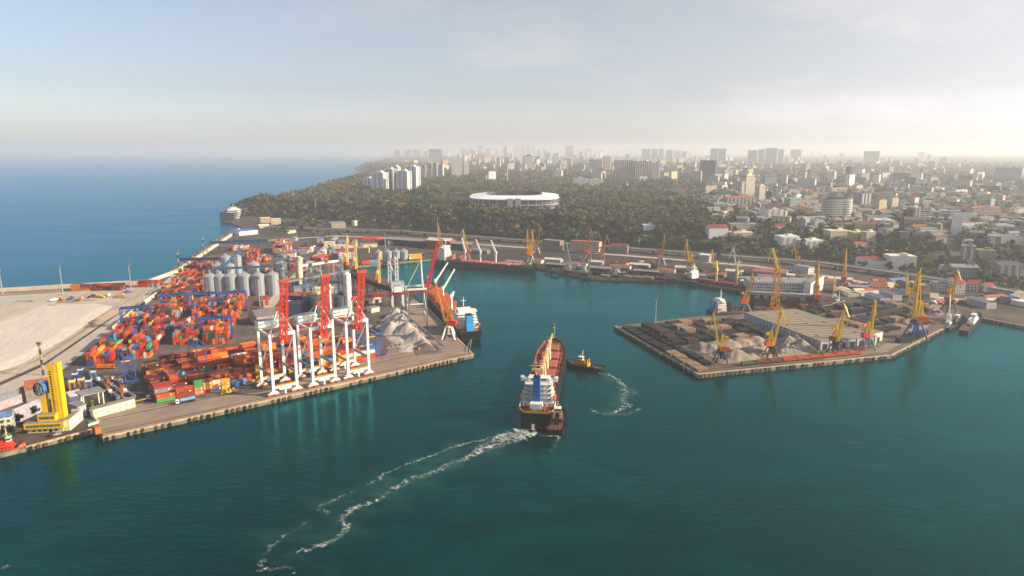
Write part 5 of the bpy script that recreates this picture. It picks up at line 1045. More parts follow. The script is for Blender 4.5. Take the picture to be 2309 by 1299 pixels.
# green bulk carrier on the back quay
def freighter(label, a, b_, B_, dk, hm_, hatchm, housem, funnelm, cranes=(), nh=4, house=(.08, .1), hh=16, name='bulk_carrier', deckm=None, open_=(), crm=None, bow=2):
    p, q_ = P(*a, 0), P(*b_, 0); d = q_-p; L_ = d.length; o = thing(name, label, 'cargo ship', p, math.atan2(d.y, d.x)-math.pi/2)
    hull(L_, B_, dk, (hm_, M('boot_red', '5a1c18', .6), deckm or M('deck_salmon', '9a4c3e', .65, rust=.2), hm_), o, bow, .84, 3, .8, 1)
    y0, l0 = house[0]*L_, house[1]*L_; ac = MB(); n = int(hh/2.8)
    for k in range(n): ac.box((0, y0+l0/2, dk+k*2.8), (B_*(.9-.04*k), l0*(1-.04*k), 2.75), 0).box((0, y0+l0/2, dk+k*2.8+2.6), (B_*(.95-.04*k), l0*(1.08-.04*k), .14), 0)
    ac = ac.build('accommodation', housem, o); MB().box((0, y0+l0*.6, dk+n*2.8), (B_*1.0, l0*.4, 1.3), 0).box((0, y0+l0*.6, dk+n*2.8), (B_*.6, l0*.55, 2.8), 0).build('bridge', WHITE, o)
    for s_ in (-1, 1):
        for k in range(n):
            for i in range(4): MB().box((s_*B_*(.451-.02*k), y0+l0*(.2+.2*i), dk+.9+k*2.8), (.14, .9, .9), 0).build('window', GLASS, ac)
    MB().box((0, y0-l0*.25, dk), (B_*.3, l0*.4, hh*.95), 0, taper=.9).box((0, y0-l0*.25, dk+hh*.95), (B_*.24, l0*.3, .8), 1).build('funnel', [funnelm, DARK], o)
    MB().bar((0, y0+l0*.7, dk+hh+2.6), (0, y0+l0*.7, dk+hh+12), .9, w2=.4).box((0, y0+l0*.7, dk+hh+8), (5, .5, .5), 0).build('radar_mast', WHITE, o)
    ya, yb = (house[0]+house[1]+.02)*L_, .93*L_; hl_ = (yb-ya)/nh
    for i in range(nh):
        y = ya+(i+.5)*hl_
        if i in open_:
            MB().box((0, y, dk), (B_*.66, hl_*.74, 1.6), 0, mt=1).build('hold_coaming', [hatchm, BROWNW], o)
            for s_ in (-1, 1): MB().box((0, y+s_*hl_*.34, dk+1.4), (B_*.62, .9, 8.0), 0).build('hatch_cover', hatchm, o)
        else: hatch(o, y, dk, B_*.7, hl_*.8, hatchm, h=1.6)
    for i, (dx, dy, dz) in enumerate(cranes):
        y = ya+(i+(1 if len(cranes) < nh else .0))*hl_; deck_crane(o, y, dk, 15, (dx, y+dy, dk+16+dz), crm or M('deck_crane_white', 'dedad0', .5, var=.06), jw=1.5)
    for s_ in (-1, 1): MB().tube((s_*B_*.46, y0-l0*.1, dk+4), (s_*B_*.46, y0+l0*.3, dk+4), 1.2, n=10).build('lifeboat', ORG, o)
    MB().bar((0, .965*L_, dk+bow), (0, .965*L_, dk+bow+11), .9, w2=.4).box((0, .95*L_, dk+bow), (4, 3, 1.6), 0).build('foremast', WHITE, o); return o
freighter('long dark green bulk carrier with salmon deck moored on the back quay', (982, 597), (1206, 614), 26, 9, GREEN, SALM, WHITE, GREEN, [(-16, -14, 18), (-18, -16, 16), (-18, -16, 16)], 5, (.05, .09), 22, open_=(0,))
MB  # docked white-and-blue carrier beside the ship loader
freighter('black-hulled carrier with white house and sky-blue funnel docked by the grey heap', (1063, 768), (962, 655), 24, 8, BLACK, M('hatch_orange', 'b85a30', .6, rust=.25), WHITE, M('sky_funnel', '3a9ad8', .4), [(4, 6, 4), (16, 10, 20), (18, 12, 20)], 4, (.06, .1), 16, open_=(1, 2), deckm=M('deck_orange', 'a8502c', .6, rust=.3))
freighter('maroon freighter with small white bridge along the inner quay', (1548, 634), (1722, 665), 17, 6, MAROON, MAROON, WHITE, MAROON, [(-3, -3, 12), (-3, -3, 12)], 3, (.05, .07), 9, name='freighter', crm=PALEY)
freighter('black freighter with blue and white stern house and raised maroon hatches behind the great shed', (1600, 715), (1900, 693), 17, 6, BLACK, MAROON, WHITE, M('house_blue', '1f74b8', .45), [], 5, (.03, .06), 12, open_=(0, 1, 2, 3), name='freighter', deckm=BROWNW)
# floating cranes on the back quay
def floating_crane(label, px, py, top, m_, lean):
    v = P(px, py, 0); o = thing('floating_crane', label, 'floating crane', v, SA); MB().box((0, 0, -1), (34, 18, 3.4), 0, mt=1).build('pontoon', [BLACK, M('tug_deck', '5f4036', .7)], o)
    h = ztop(v, top); MB().box((-8, 0, 2.4), (10, 10, 6), 0, mt=1).box((-8, 0, 8.4), (6, 6, 4), 0).build('machine_house', [M('crane_house', 'b8b0a4', .6), GREYR], o)
    for s_ in (-1, 1): MB().bar((-2, s_*3, 4), (lean, s_*1, h), 1.3, w2=.7).build('boom', m_, o)
    MB().truss((-8, 0, 8), (-12, 0, h*.55), 3, 3, 5, .3).build('tower', m_, o); MB().bar((-12, 0, h*.55), (lean, 0, h), .3).bar((lean, 0, h), (lean, 0, h*.4), .2).build('stay', DARK, o); return o
floating_crane('silver floating crane with tall raised jib on the back quay', 1328, 622, 542, SILV, 5)
floating_crane('grey floating crane with jib leaning seaward next to the silver one', 1292, 614, 546, GREYM, -12)
v = P(2166, 742, 0); o = thing('floating_crane', 'white crane derrick standing on the dark work boat at the pier root', 'derrick', (v.x-8, v.y+8, 2.6), .6); MB().truss((0, 0, 0), (0, 0, 12), 3, 3, 4, .3).box((0, 0, 0), (5, 5, 3), 0).build('tower', WHITE, o); MB().bar((0, 0, 8), (6, 4, 30), .9).bar((0, 0, 12), (6, 4, 30), .2).build('jib', WHITE, o)
for a, b_ in (((1062, 765), (1050, 793)), ((1064, 766), (1058, 795))):
    p, q_ = P(*a, 6), P(*b_, 3.3); mb = MB().bar(p, q_, .35); tag(mb.build('mooring_rope', ROPE), 'pale mooring rope from the docked carrier stern to the quay'+(' corner' if a[0] == 1064 else ''), 'rope')
# moored barge and quay fire hut
# ------------------------------------------------------------------ foam
m, t, b = nt('sea_foam'); L = t.links; tc = N(t, 'ShaderNodeTexCoord'); uv = N(t, 'ShaderNodeUVMap')
n1 = N(t, 'ShaderNodeTexNoise', i_Scale=.34, i_Detail=9.0, i_Roughness=.7, i_Distortion=2.0); L.new(tc.outputs['Object'], n1.inputs['Vector'])
n2 = N(t, 'ShaderNodeTexVoronoi', feature='DISTANCE_TO_EDGE', i_Scale=.22); 
ad = N(t, 'ShaderNodeVectorMath', operation='ADD'); L.new(tc.outputs['Object'], ad.inputs[0]); sc_ = N(t, 'ShaderNodeVectorMath', operation='SCALE'); L.new(n1.outputs[1], sc_.inputs[0]); sc_.inputs['Scale'].default_value = 7; L.new(sc_.outputs[0], ad.inputs[1]); L.new(ad.outputs[0], n2.inputs['Vector'])
sp = N(t, 'ShaderNodeSeparateXYZ'); L.new(uv.outputs[0], sp.inputs[0])
e = math_(t, 'SUBTRACT', 1.0, math_(t, 'ABSOLUTE', math_(t, 'MULTIPLY_ADD', sp.outputs[0], 2.0, -1.0)))
lace = ramp(t, n2.outputs['Distance'], [(.02, 1.0), (.16, 0.0)])
v_ = math_(t, 'ADD', math_(t, 'MULTIPLY', n1.outputs[0], 1.0), math_(t, 'ADD', math_(t, 'MULTIPLY', lace, .22), math_(t, 'MULTIPLY', math_(t, 'POWER', e, .6), .22)))
al = math_(t, 'MULTIPLY', ramp(t, math_(t, 'ADD', v_, math_(t, 'MULTIPLY_ADD', sp.outputs[1], .32, -.32)), [(.67, 0.0), (.82, .4), (.97, .9)]), ramp(t, e, [(0, 0.0), (.3, 1.0)]))
n4 = N(t, 'ShaderNodeTexNoise', i_Scale=.07, i_Detail=4.0); L.new(tc.outputs['Object'], n4.inputs['Vector']); al = math_(t, 'MULTIPLY', al, math_(t, 'MAXIMUM', ramp(t, n4.outputs[0], [(.44, .04), (.57, 1.0)]), math_(t, 'SUBTRACT', sp.outputs[1], .5)))
L.new(al, b.inputs['Alpha']); b.inputs['Base Color'].default_value = (.75, .78, .74, 1); b.inputs['Roughness'].default_value = .8
def foam(pts, label, m=m):
    """a ribbon of broken foam; each point = photo pixel, width in metres, strength"""
    c = []
    for (x0, y0, w0, s0_), (x1, y1, w1, s1_) in zip(pts[:-1], pts[1:]):
        for i in range(8): k = i/8; p = P(x0+(x1-x0)*k, y0+(y1-y0)*k, 0); c.append((p, w0+(w1-w0)*k, s0_+(s1_-s0_)*k))
    p = P(pts[-1][0], pts[-1][1], 0); c.append((p, pts[-1][2], pts[-1][3])); v = []; uvs = []
    for i, (p, w, s_) in enumerate(c):
        a = c[max(0, i-1)][0]; b_ = c[min(len(c)-1, i+1)][0]; d = (b_-a).normalized(); n_ = Vector((-d.y, d.x, 0)); j = mnoise.noise(Vector((i*.35, len(pts), 0)))*w*.35
        v += [p+n_*(w/2+j)+Vector((0, 0, .04+len(LABELS)*.0)), p-n_*(w/2-j)+Vector((0, 0, .04))]; uvs += [(0, s_), (1, s_)]
    f = [(2*i, 2*i+1, 2*i+3, 2*i+2) for i in range(len(c)-1)]; mb = MB(); mb.add(v, f); o = mb.build('wake_foam', m); ul = o.data.uv_layers.new(name='UVMap')
    for lp in o.data.loops: ul.data[lp.index].uv = uvs[lp.vertex_index]
    o['kind'] = 'stuff'; o['label'] = label; global FZ; FZ += .012; o.location.z = FZ; return o
FZ = 0.0
m2, t, b = nt('aerated_water'); L = t.links; tc = N(t, 'ShaderNodeTexCoord'); uv = N(t, 'ShaderNodeUVMap'); sp = N(t, 'ShaderNodeSeparateXYZ'); L.new(uv.outputs[0], sp.inputs[0])
n1 = N(t, 'ShaderNodeTexNoise', i_Scale=.06, i_Detail=7.0, i_Roughness=.65, i_Distortion=1.0); L.new(tc.outputs['Object'], n1.inputs['Vector'])
e = math_(t, 'SUBTRACT', 1.0, math_(t, 'ABSOLUTE', math_(t, 'MULTIPLY_ADD', sp.outputs[0], 2.0, -1.0)))
L.new(math_(t, 'MULTIPLY', math_(t, 'MULTIPLY', ramp(t, n1.outputs[0], [(.35, 0.0), (.7, .55)]), ramp(t, e, [(0, 0.0), (.8, 1.0)])), sp.outputs[1]), b.inputs['Alpha']); b.inputs['Base Color'].default_value = (.03, .13, .12, 1); b.inputs['Roughness'].default_value = .25
foam([(1207, 972, 9, 1.5), (1192, 975, 15, 1.5), (1168, 981, 18, 1.3), (1140, 990, 18, 1.1), (1105, 1004, 17, .9), (1070, 1020, 14, .7)], 'thick churned white wash behind the carrier stern')
foam([(1150, 976, 4, .9), (1100, 990, 4.5, .85), (1040, 1003, 4, .85), (960, 1032, 4, .8), (905, 1052, 3.5, .8), (868, 1068, 3.5, .85), (852, 1082, 4, .8), (815, 1100, 3.5, .6), (760, 1125, 3.5, .7), (715, 1145, 3.5, .8), (742, 1158, 3.5, .8)], 'thin broken seaward arm of the carrier wake')
foam([(1115, 1000, 7, 1.0), (1060, 1030, 6, .95), (1010, 1050, 7, .95), (962, 1072, 6, .95), (930, 1078, 6, .8), (885, 1106, 6, .95), (850, 1128, 4.5, .85), (790, 1150, 6, .9), (770, 1172, 5, .95), (785, 1190, 4.5, .9), (760, 1215, 5, .8), (700, 1238, 5, .8), (668, 1244, 4, .8)], 'thick broken foam arm trailing from the carrier')
foam([(690, 1180, 4, .5), (640, 1208, 4, .6), (600, 1245, 4, .6), (585, 1285, 4, .7), (650, 1280, 3, .75), (668, 1292, 3, .7)], 'last faint foam threads at the end of the wake')
foam([(1205, 980, 4, .6), (1262, 985, 3, .75), (1250, 1010, 2.5, .6), (1215, 1040, 2.5, .4)], 'small foam curl beside the lashed tug')
foam([(1350, 842, 4, 1.05), (1372, 845, 4.5, 1.0), (1392, 856, 5, .95), (1408, 872, 6, .95), (1412, 890, 7, .95), (1402, 902, 6, .95), (1420, 914, 7, .95), (1400, 920, 6, .9), (1380, 934, 5, .8)], 'foam trail curling away behind the mustard tug')
foam([(1408, 868, 4, .6), (1430, 882, 4, .7), (1432, 888, 4, .7), (1405, 890, 4, .8)], 'side loop of foam in the mustard tug trail')
foam([(1330, 922, 3.5, .75), (1350, 932, 4, .85), (1385, 936, 3.5, .8), (1420, 932, 4, .75), (1442, 922, 3.5, .65)], 'foam arc closing the mustard tug trail')
foam([(2, 1282, 5, .9), (14, 1276, 4, .8), (22, 1280, 3, .6)], 'scrap of foam at the near corner of the bay')
foam([(1205, 975, 16, 1.0), (1150, 985, 26, 1.0), (1050, 1022, 36, .9), (930, 1072, 44, .8), (820, 1128, 52, .7), (720, 1190, 60, .6), (620, 1275, 66, .4)], 'broad pale green trail of stirred water along the carrier wake', m2)
foam([(1352, 843, 8, 1), (1405, 866, 16, .9), (1412, 895, 20, .9), (1390, 928, 22, .6), (1345, 928, 14, .3)], 'pale green stirred water in the mustard tug trail', m2)
# ------------------------------------------------------------------ odds and ends of the working port
g = 'lorries and plant about the back port'; VC = [('white', WHITE), ('orange', ORG), ('blue', BLUE), ('rusty', RUSTR), ('dark', DARK), ('yellow', YEL)]
REG = [('beside the far container strip', [(560, 590), (760, 545)]), ('between the silos and the elevator', [(640, 680), (760, 650)]), ('on the back rail yard', [(1250, 600), (1520, 590)]), ('near the elevated road', [(1900, 640), (2100, 650)]), ('on the pier root road', [(2100, 690), (2230, 670)]), ('by the basin silos', [(840, 598), (960, 575)]), ('on the sand fill', [(110, 680), (300, 662)])]
for nm, (a, b_) in REG:
    for i in range(9):
        k = random.random(); px = a[0]+(b_[0]-a[0])*(i+.5)/9+random.uniform(-4, 4); py = a[1]+(b_[1]-a[1])*(i+.5)/9+random.uniform(-6, 6); v = P(px, py); cn, cm = VC[i % 6]
        o = thing('site_vehicle', f'{cn} machine {nm}, {od(i)} along', 'site vehicle', (v.x, v.y, 3.2), random.random()*3, g)
        MB().box((0, 0, .8), (8+i % 3*2, 2.6, 1.6), 0).box((1, 0, 2.4), (5, 2.3, 1.0), 0, taper=.8).build('body', cm, o); MB().box((4, 0, .9), (2, 2.4, 2.4), 0).build('cab', WHITE if i % 2 else YEL, o)
        wb = MB()
        for x in (-3, 0, 3.4): wb.tube((x, -1.4, .6), (x, 1.4, .6), .6, n=8)
        wb.build('wheel', TYRE, o)
g = 'low stores about the back port'
LOT = [('beside the elevated road', (620, 548), (960, 556), 12), ('behind the far container strip', (640, 575), (830, 560), 8), ('by the elevator yard', (650, 650), (780, 660), 6), ('on the inner timber yard', (1900, 668), (2110, 672), 9), ('on the pier root', (2200, 690), (2330, 680), 6), ('below the elevated road', (1960, 642), (2090, 650), 5)]
WLS = [('grey', M('dim_wall', 'a09aa0', .8), GREYR), ('rust-roofed', CREAM, RUSTR), ('dark', M('dark_brick', '3f3b40', .8), M('dark_roof', '2a3444', .8)), ('cream', CREAM, M('cream_roof', 'c9bfa8', .8)), ('blue-roofed', M('dim_wall', 'a09aa0', .8), M('blue_roof', '5a7aa8', .7))]
for nm, a, b_, cnt in LOT:
    for i in range(cnt):
        px = a[0]+(b_[0]-a[0])*(i+.5)/cnt+random.uniform(-6, 6); py = a[1]+(b_[1]-a[1])*(i+.5)/cnt+random.uniform(-7, 7); v = P(px, py); cn, wm, rm = random.choice(WLS); l, d, h = random.uniform(12, 34), random.uniform(8, 14), random.uniform(4, 8)
        o = thing('port_store', f'{cn} low store {nm}, {od(i)} along', 'store', (v.x, v.y, 3.05), random.choice((.15, .3, 1.6, 1.75)), g); MB().box((0, 0, 0), (l, d, h), 0).build('wall', wm, o)
        MB().add([(-l/2-.4, -d/2-.4, h-.1), (l/2+.4, -d/2-.4, h-.1), (l/2+.4, 0, h+1.8), (-l/2-.4, 0, h+1.8), (-l/2-.4, d/2+.4, h-.1), (l/2+.4, d/2+.4, h-.1)], [(0, 1, 2, 3), (3, 2, 5, 4)]).build('roof', rm, o)
        MB().box((0, -d/2-.05, 0), (3.4, .14, 3.2), 0).build('door', DARK, o)
sheet('rail_yard_ground', [(1060, 584), (1205, 598), (1340, 624), (1530, 629), (1690, 655), (1820, 640), (1700, 606), (1480, 584), (1220, 563), (1060, 560)], ground('ground_ballast', [(.3, '28262a'), (.5, '3c3837'), (.7, '564b41')], .05, streak=SA), 3.07)
# rails let into the pier and the back quay
mb = MB()
for t_ in (6.4, 31.4): a, b_ = q(4, t_, 3.1), q(276, t_, 3.1); mb.bar(a, b_, .5, h=.12)
for b__ in (4.5, 8.8, 10.2, 14.5): mb.bar(pr(4, b__, 3.1), pr(186, b__, 3.1), .45, h=.12)
kind(mb.build('crane_rail_ground', DARK), 'structure')
mb = MB()
for k in range(6):
    for e in (0, 1.5): a = S0+SN*(37+k*11+e); b_ = S1+SN*(37+k*11+e); a.z = b_.z = 3.08; mb.bar(a-SV*60, b_, .45, h=.1)
kind(mb.build('rail_track_ground', DARK), 'structure')
def road(name, pts, w, mat, z):
    mb = MB()
    for a, b_ in zip(pts[:-1], pts[1:]):
        a, b_ = P(*a), P(*b_); d = (b_-a).normalized(); n_ = Vector((-d.y, d.x, 0))*w/2; a = a-d*w*.3; b_ = b_+d*w*.3; z += .004; mb.add([(p.x, p.y, z) for p in (a-n_, b_-n_, b_+n_, a+n_)], [(0, 1, 2, 3)])
    return kind(mb.build(name, mat), 'structure')
road('port_road', [(560, 545), (760, 532), (930, 540), (1200, 560), (1480, 582), (1700, 600), (1900, 628), (2120, 672), (2330, 690)], 13, G_ROAD, 3.16)
road('port_road', [(760, 534), (700, 590), (640, 650), (600, 700), (590, 740)], 12, G_ROAD, 3.22)
road('pier_road', [(2120, 674), (2080, 735), (1990, 790), (1860, 808)], 10, G_APRON, 3.12)

DIRT = ground('heap_dirt', [(.3, '6e5f4e'), (.5, '8f7d68'), (.7, 'ab9a84')], .15, bump=.9)
for i, (px, py, w, d, h) in enumerate([(150, 682, 26, 8, 3), (185, 678, 30, 7, 2.4), (215, 672, 22, 6, 2), (120, 690, 14, 7, 3), (275, 672, 20, 7, 2.2), (60, 680, 24, 6, 2), (240, 668, 14, 5, 2)]):
    v = P(px, py); pts = [v+Vector((w/2*math.cos(a)*(1+.25*math.sin(3*a+i)), d/2*math.sin(a)*(1+.3*math.cos(2*a)), 0)) for a in [k*math.pi/6 for k in range(12)]]
    tag(heap('rubble_heap', pts, h, DIRT, 4, .8, (34, 18), 3.15, i*3, [(v.x+w*.25*math.cos(k*2.4+i), v.y+d*.2*math.sin(k*2+i), h*(.6+.13*k), .45) for k in range(4)]), f'low brown rubble heap on the pale fill, {("close behind the white bed", "along the middle of the fill", "near the breakwater stacks", "beside the digger", "by the site huts", "at the seaward side", "below the smaller breakwater stack")[i]}', 'heap', 'rubble heaps on the fill')
# ------------------------------------------------------------------ stadium
v = T(1160, 476); SZ = v.z; o = thing('stadium', 'large oval stadium with white ring roof standing in the wooded park', 'stadium', (v.x, v.y+62, SZ-1), R(-3))
def sup(a, b_, n=72, e=.62):
    return [(a*math.copysign(abs(math.cos(t_))**e, math.cos(t_)), b_*math.copysign(abs(math.sin(t_))**e, math.sin(t_))) for t_ in [2*math.pi*i/n for i in range(n)]]
def ring(outer, zo, inner, zi, mb, m=0, k=0.0):
    n = len(outer); mb.add([(x, y, zo+k*y) for x, y in outer]+[(x, y, zi+k*y) for x, y in inner], [(i, (i+1) % n, n+(i+1) % n, n+i) for i in range(n)], m, False); return mb
SH = 36.0
STW = facade('stadium_wall', '9c8a84', '3a4454', 7, 7, .75, .5); STG = facade('stadium_glass', '7e8a98', '2f3c4c', 4, 5, .8, .6)
ring(sup(100, 70), 0, sup(101, 71), SH*.45, MB()).build('lower_wall', STW, o)
ring(sup(101, 71), SH*.45, sup(103, 73), SH*.82, MB()).build('upper_wall', STG, o)
ring(sup(104, 74), SH*.45, sup(100, 70), SH*.45, ring(sup(104, 74), SH*.42, sup(104, 74), SH*.45, MB())).build('terrace', WHITE, o)
ring(sup(106, 76), SH*.9, sup(67, 45), SH+2, ring(sup(106, 76), SH*.85, sup(106, 76), SH*.9, MB(), 0, .05), 0, .05).build('roof_ring', M('stadium_roof', 'e2e4e6', .45, var=.05), o)
ring(sup(67, 45), SH+2, sup(66, 44), SH-4, MB(), 0, .05).build('roof_fascia', M('fascia_blue', '3a4a60', .6), o)
ring(sup(98, 68), SH*.8, sup(52, 30), 3, MB(), 0, .0).build('seating', M('seat_blue', '2f4670', .7), o); ring(sup(52, 30), 3, sup(.1, .1), 3, MB()).build('pitch', M('pitch_green', '2f5a28', .9), o)
for i in range(36):
    x, y = sup(104.5, 74.5, 36)[i]; MB().bar((x, y, 0), (x*1.005, y*1.005, SH*.84), .9).build('column', WHITE, o)
for x in (-6, 12): MB().box((x, -74.5, 0), (13, 4, SH*.85), 0).build('stair_tower', M('stair_pale', 'b0a4a8', .7), o)
for s_ in (-1, 1): MB().box((s_*104, 10, 0), (12, 20, SH*.78), 0, mt=1).build('corner_tower', [STW, WHITE], o)
# ------------------------------------------------------------------ the elevated road along the foot of the hill
o = thing('viaduct', 'long grey elevated road running behind the port at the foot of the hill', 'viaduct')
vp = [P(*a, 9) for a in [(600, 512), (760, 517), (900, 521), (1100, 536), (1250, 547), (1500, 566), (1700, 581), (1850, 592), (2000, 612), (2150, 634), (2330, 664), (2600, 705)]]
for i, (a, b_) in enumerate(zip(vp[:-1], vp[1:])):
    d = b_-a; c = (a+b_)/2; rz = math.atan2(d.y, d.x); dk_ = MB().box((c.x, c.y, 8.0), (d.length+1, 15, 1.3), 0, rz).build('deck_span', CONC, o); n_ = Vector((-d.y, d.x, 0)).normalized()
    for s_ in (-1, 1): p = c+n_*(7.2*s_); MB().box((p.x, p.y, 9.3), (d.length, .4, 1.1), 0, rz).build('parapet', M('parapet', 'a8a29c', .8), dk_)
    for k in range(max(1, int(d.length/38))): p = a.lerp(b_, (k+.5)/max(1, int(d.length/38))); MB().box((p.x, p.y, 0), (1.6, 9, 8), 0, rz).build('pillar', CONC, o)
# ------------------------------------------------------------------ city
LMK = [('the white-ringed stadium', 1160, 462), ('the curved apartment cluster', 885, 410), ('the beige terraced tower', 1685, 425), ('the arched apartment block', 1745, 488), ('the oval banded hotel', 1890, 475), ('the dark glass office', 2060, 490), ('the pedimented museum', 2033, 595), ('the white twin villas', 1805, 548), ('the red-brown tower slab', 1430, 385), ('the dark slate block', 1595, 385),
       ('the white banded pair', 1038, 378), ('the pointed tower', 1193, 368), ('the seaside hotel', 515, 480), ('the white arcaded block', 1325, 410), ('the crimson-roofed white house', 1620, 522), ('the pinkish palace', 2222, 480), ('the slate-and-white tower', 1920, 395), ('the long cream college', 1925, 533), ('the mint-green block', 1792, 458), ('the red-roofed mansion pair', 2000, 462),
       ('the corner gabled block', 2158, 510), ('the colonnaded arcade', 2176, 613), ('the bluff-top bowed block', 2203, 570), ('the white terrace block', 2275, 540), ('the twin far towers', 1617, 350), ('the low dark twin block', 2033, 397), ('the hazy slab', 1963, 354), ('the grey shed by the car park', 765, 510), ('the orange-tiled depot', 2162, 645), ('the control tower', 130, 900)]
CNT = {}
def place(desc, px, py):
    nm, lx, ly = min(LMK, key=lambda l: math.hypot(l[1]-px, (l[2]-py)*2.2)); dx, dy = px-lx, (py-ly)*2.2
    rel = ('on the land side of' if dx > 0 else 'on the sea side of') if abs(dx) > abs(dy) else ('below' if dy > 0 else 'behind')
    k = (desc, rel, nm); CNT.setdefault(k, []); i = len(CNT[k]); CNT[k].append(1)
    return f'{desc} {rel} {nm}' + (f', {od(i)}' if i else '')
def bldg(label, px0, px1, pb, pt, wall, roof=None, D=None, rz=None, name='apartment_block', cat='building', pitch=0, style='', group=None):
    v = T((px0+px1)/2, pb); d = depth(v); w = (px1-px0)/FP*d*.96; h = max(4, ztop(v, pt)-v.z); D = D or min(max(w*.8, 12), 24)
    if rz is None: rz = -(.22+max(0, v.x/v.y))
    w = max(w*.55, (w-D*abs(math.sin(rz)))/math.cos(rz)); o = thing(name, label, cat, (v.x, v.y, v.z-1), rz, group); h += 1
    wl = MB().box((0, D/2, 0), (w, D, h), 0)
    if pitch: wl.add([(-w/2, 0, h), (-w/2, D, h), (-w/2, D/2, h+pitch)], [(0, 2, 1)], 0).add([(w/2, 0, h), (w/2, D, h), (w/2, D/2, h+pitch)], [(0, 1, 2)], 0)
    wl = wl.build('wall', wall, o); rf = MB(); roof = roof or ROOFT
    if pitch: rf.add([(-w/2-.5, -.5, h-.1), (w/2+.5, -.5, h-.1), (w/2+.5, D/2, h+pitch), (-w/2-.5, D/2, h+pitch), (-w/2-.5, D+.5, h-.1), (w/2+.5, D+.5, h-.1)], [(0, 1, 2, 3), (3, 2, 5, 4)])
    else: rf.box((0, D/2, h), (w+.4, D+.4, .8), 0).box((w*.15, D/2, h+.8), (min(8, w*.3), min(6, D*.5), 3), 0)
    rf.build('roof', roof, o)
    if 'b' in style:      # balcony slabs
        n = int(h/3.1)
        for k in range(1, n): MB().box((0, D/2-.0, k*3.1), (w+1.8, D+1.8, .9), 0).build('balcony', WHITE, o)
    if 'v' in style:      # projecting bays
        n = max(2, int(w/9))
        for k in range(n): MB().box((-w/2+(k+.5)*w/n, -.7, 3), (w/n*.42, 1.4, h-4), 0).build('bay', M('bay_pale', 'b8b4b0', .7), o)
    if 't' in style: MB().box((0, D/2, h+.8), (w*.6, D*.6, 4), 0).tube((0, D/2, h+4.8), (0, D/2, h+14), w*.3, .3, 4).build('spire', roof, o)
    if 'g' in style: MB().add([(-w*.25, -.4, h), (w*.25, -.4, h), (0, -.4, h+w*.12), (-w*.25, 1.5, h), (w*.25, 1.5, h), (0, 1.5, h+w*.12)], [(0, 1, 2), (3, 5, 4), (0, 2, 5, 3), (1, 4, 5, 2)]).build('gable', wall, o)
    if 'w' in style: MB().box((w/2-2.5, D/2, h*.1), (5.4, D+1, h*.92), 0).build('end_bay', WHITE, o)
    return o
FW = facade('apt_white', 'c9c6c2', '39424e', 3.6, 3.1); FG = facade('apt_grey', '9c9ea4', '3a424c', 3.4, 3.1); FB = facade('apt_beige', 'bfae92', '3a3c42', 3.6, 3.2); FP_ = facade('apt_pink', 'b09890', '3a3840', 3.4, 3.2)
FR_ = facade('apt_redbrown', '805a58', '2f2c38', 3.6, 3.1, .45, .5); FD = facade('apt_slate', '4a4f60', '262c3a', 3.2, 3.1, .7, .6); FC = facade('house_cream', 'cbbd9f', '35363c', 3.2, 3.6, .38, .5); FO_ = facade('house_ochre', 'b39a70', '33343a', 3.2, 3.6, .38, .5)
FS = facade('house_stone', '9a9088', '2c2c34', 3.0, 3.7, .4, .52); FV = facade('house_white', 'cfcbc4', '30343c', 3.2, 3.6, .4, .5); FM = facade('mint', '9fb4ac', '2f3c40', 4, 3.4, .6, .55); FGL = facade('glass_office', '39424e', '141c26', 2.2, 3.6, .8, .7)
FT = facade('tower_striped', 'b8b6b4', '3c4450', 5.5, 3.0, .55, .75); FBand = facade('banded_hotel', 'c2beb8', '2c3440', 2.8, 3.3, .8, .5, band='d0ccc6')
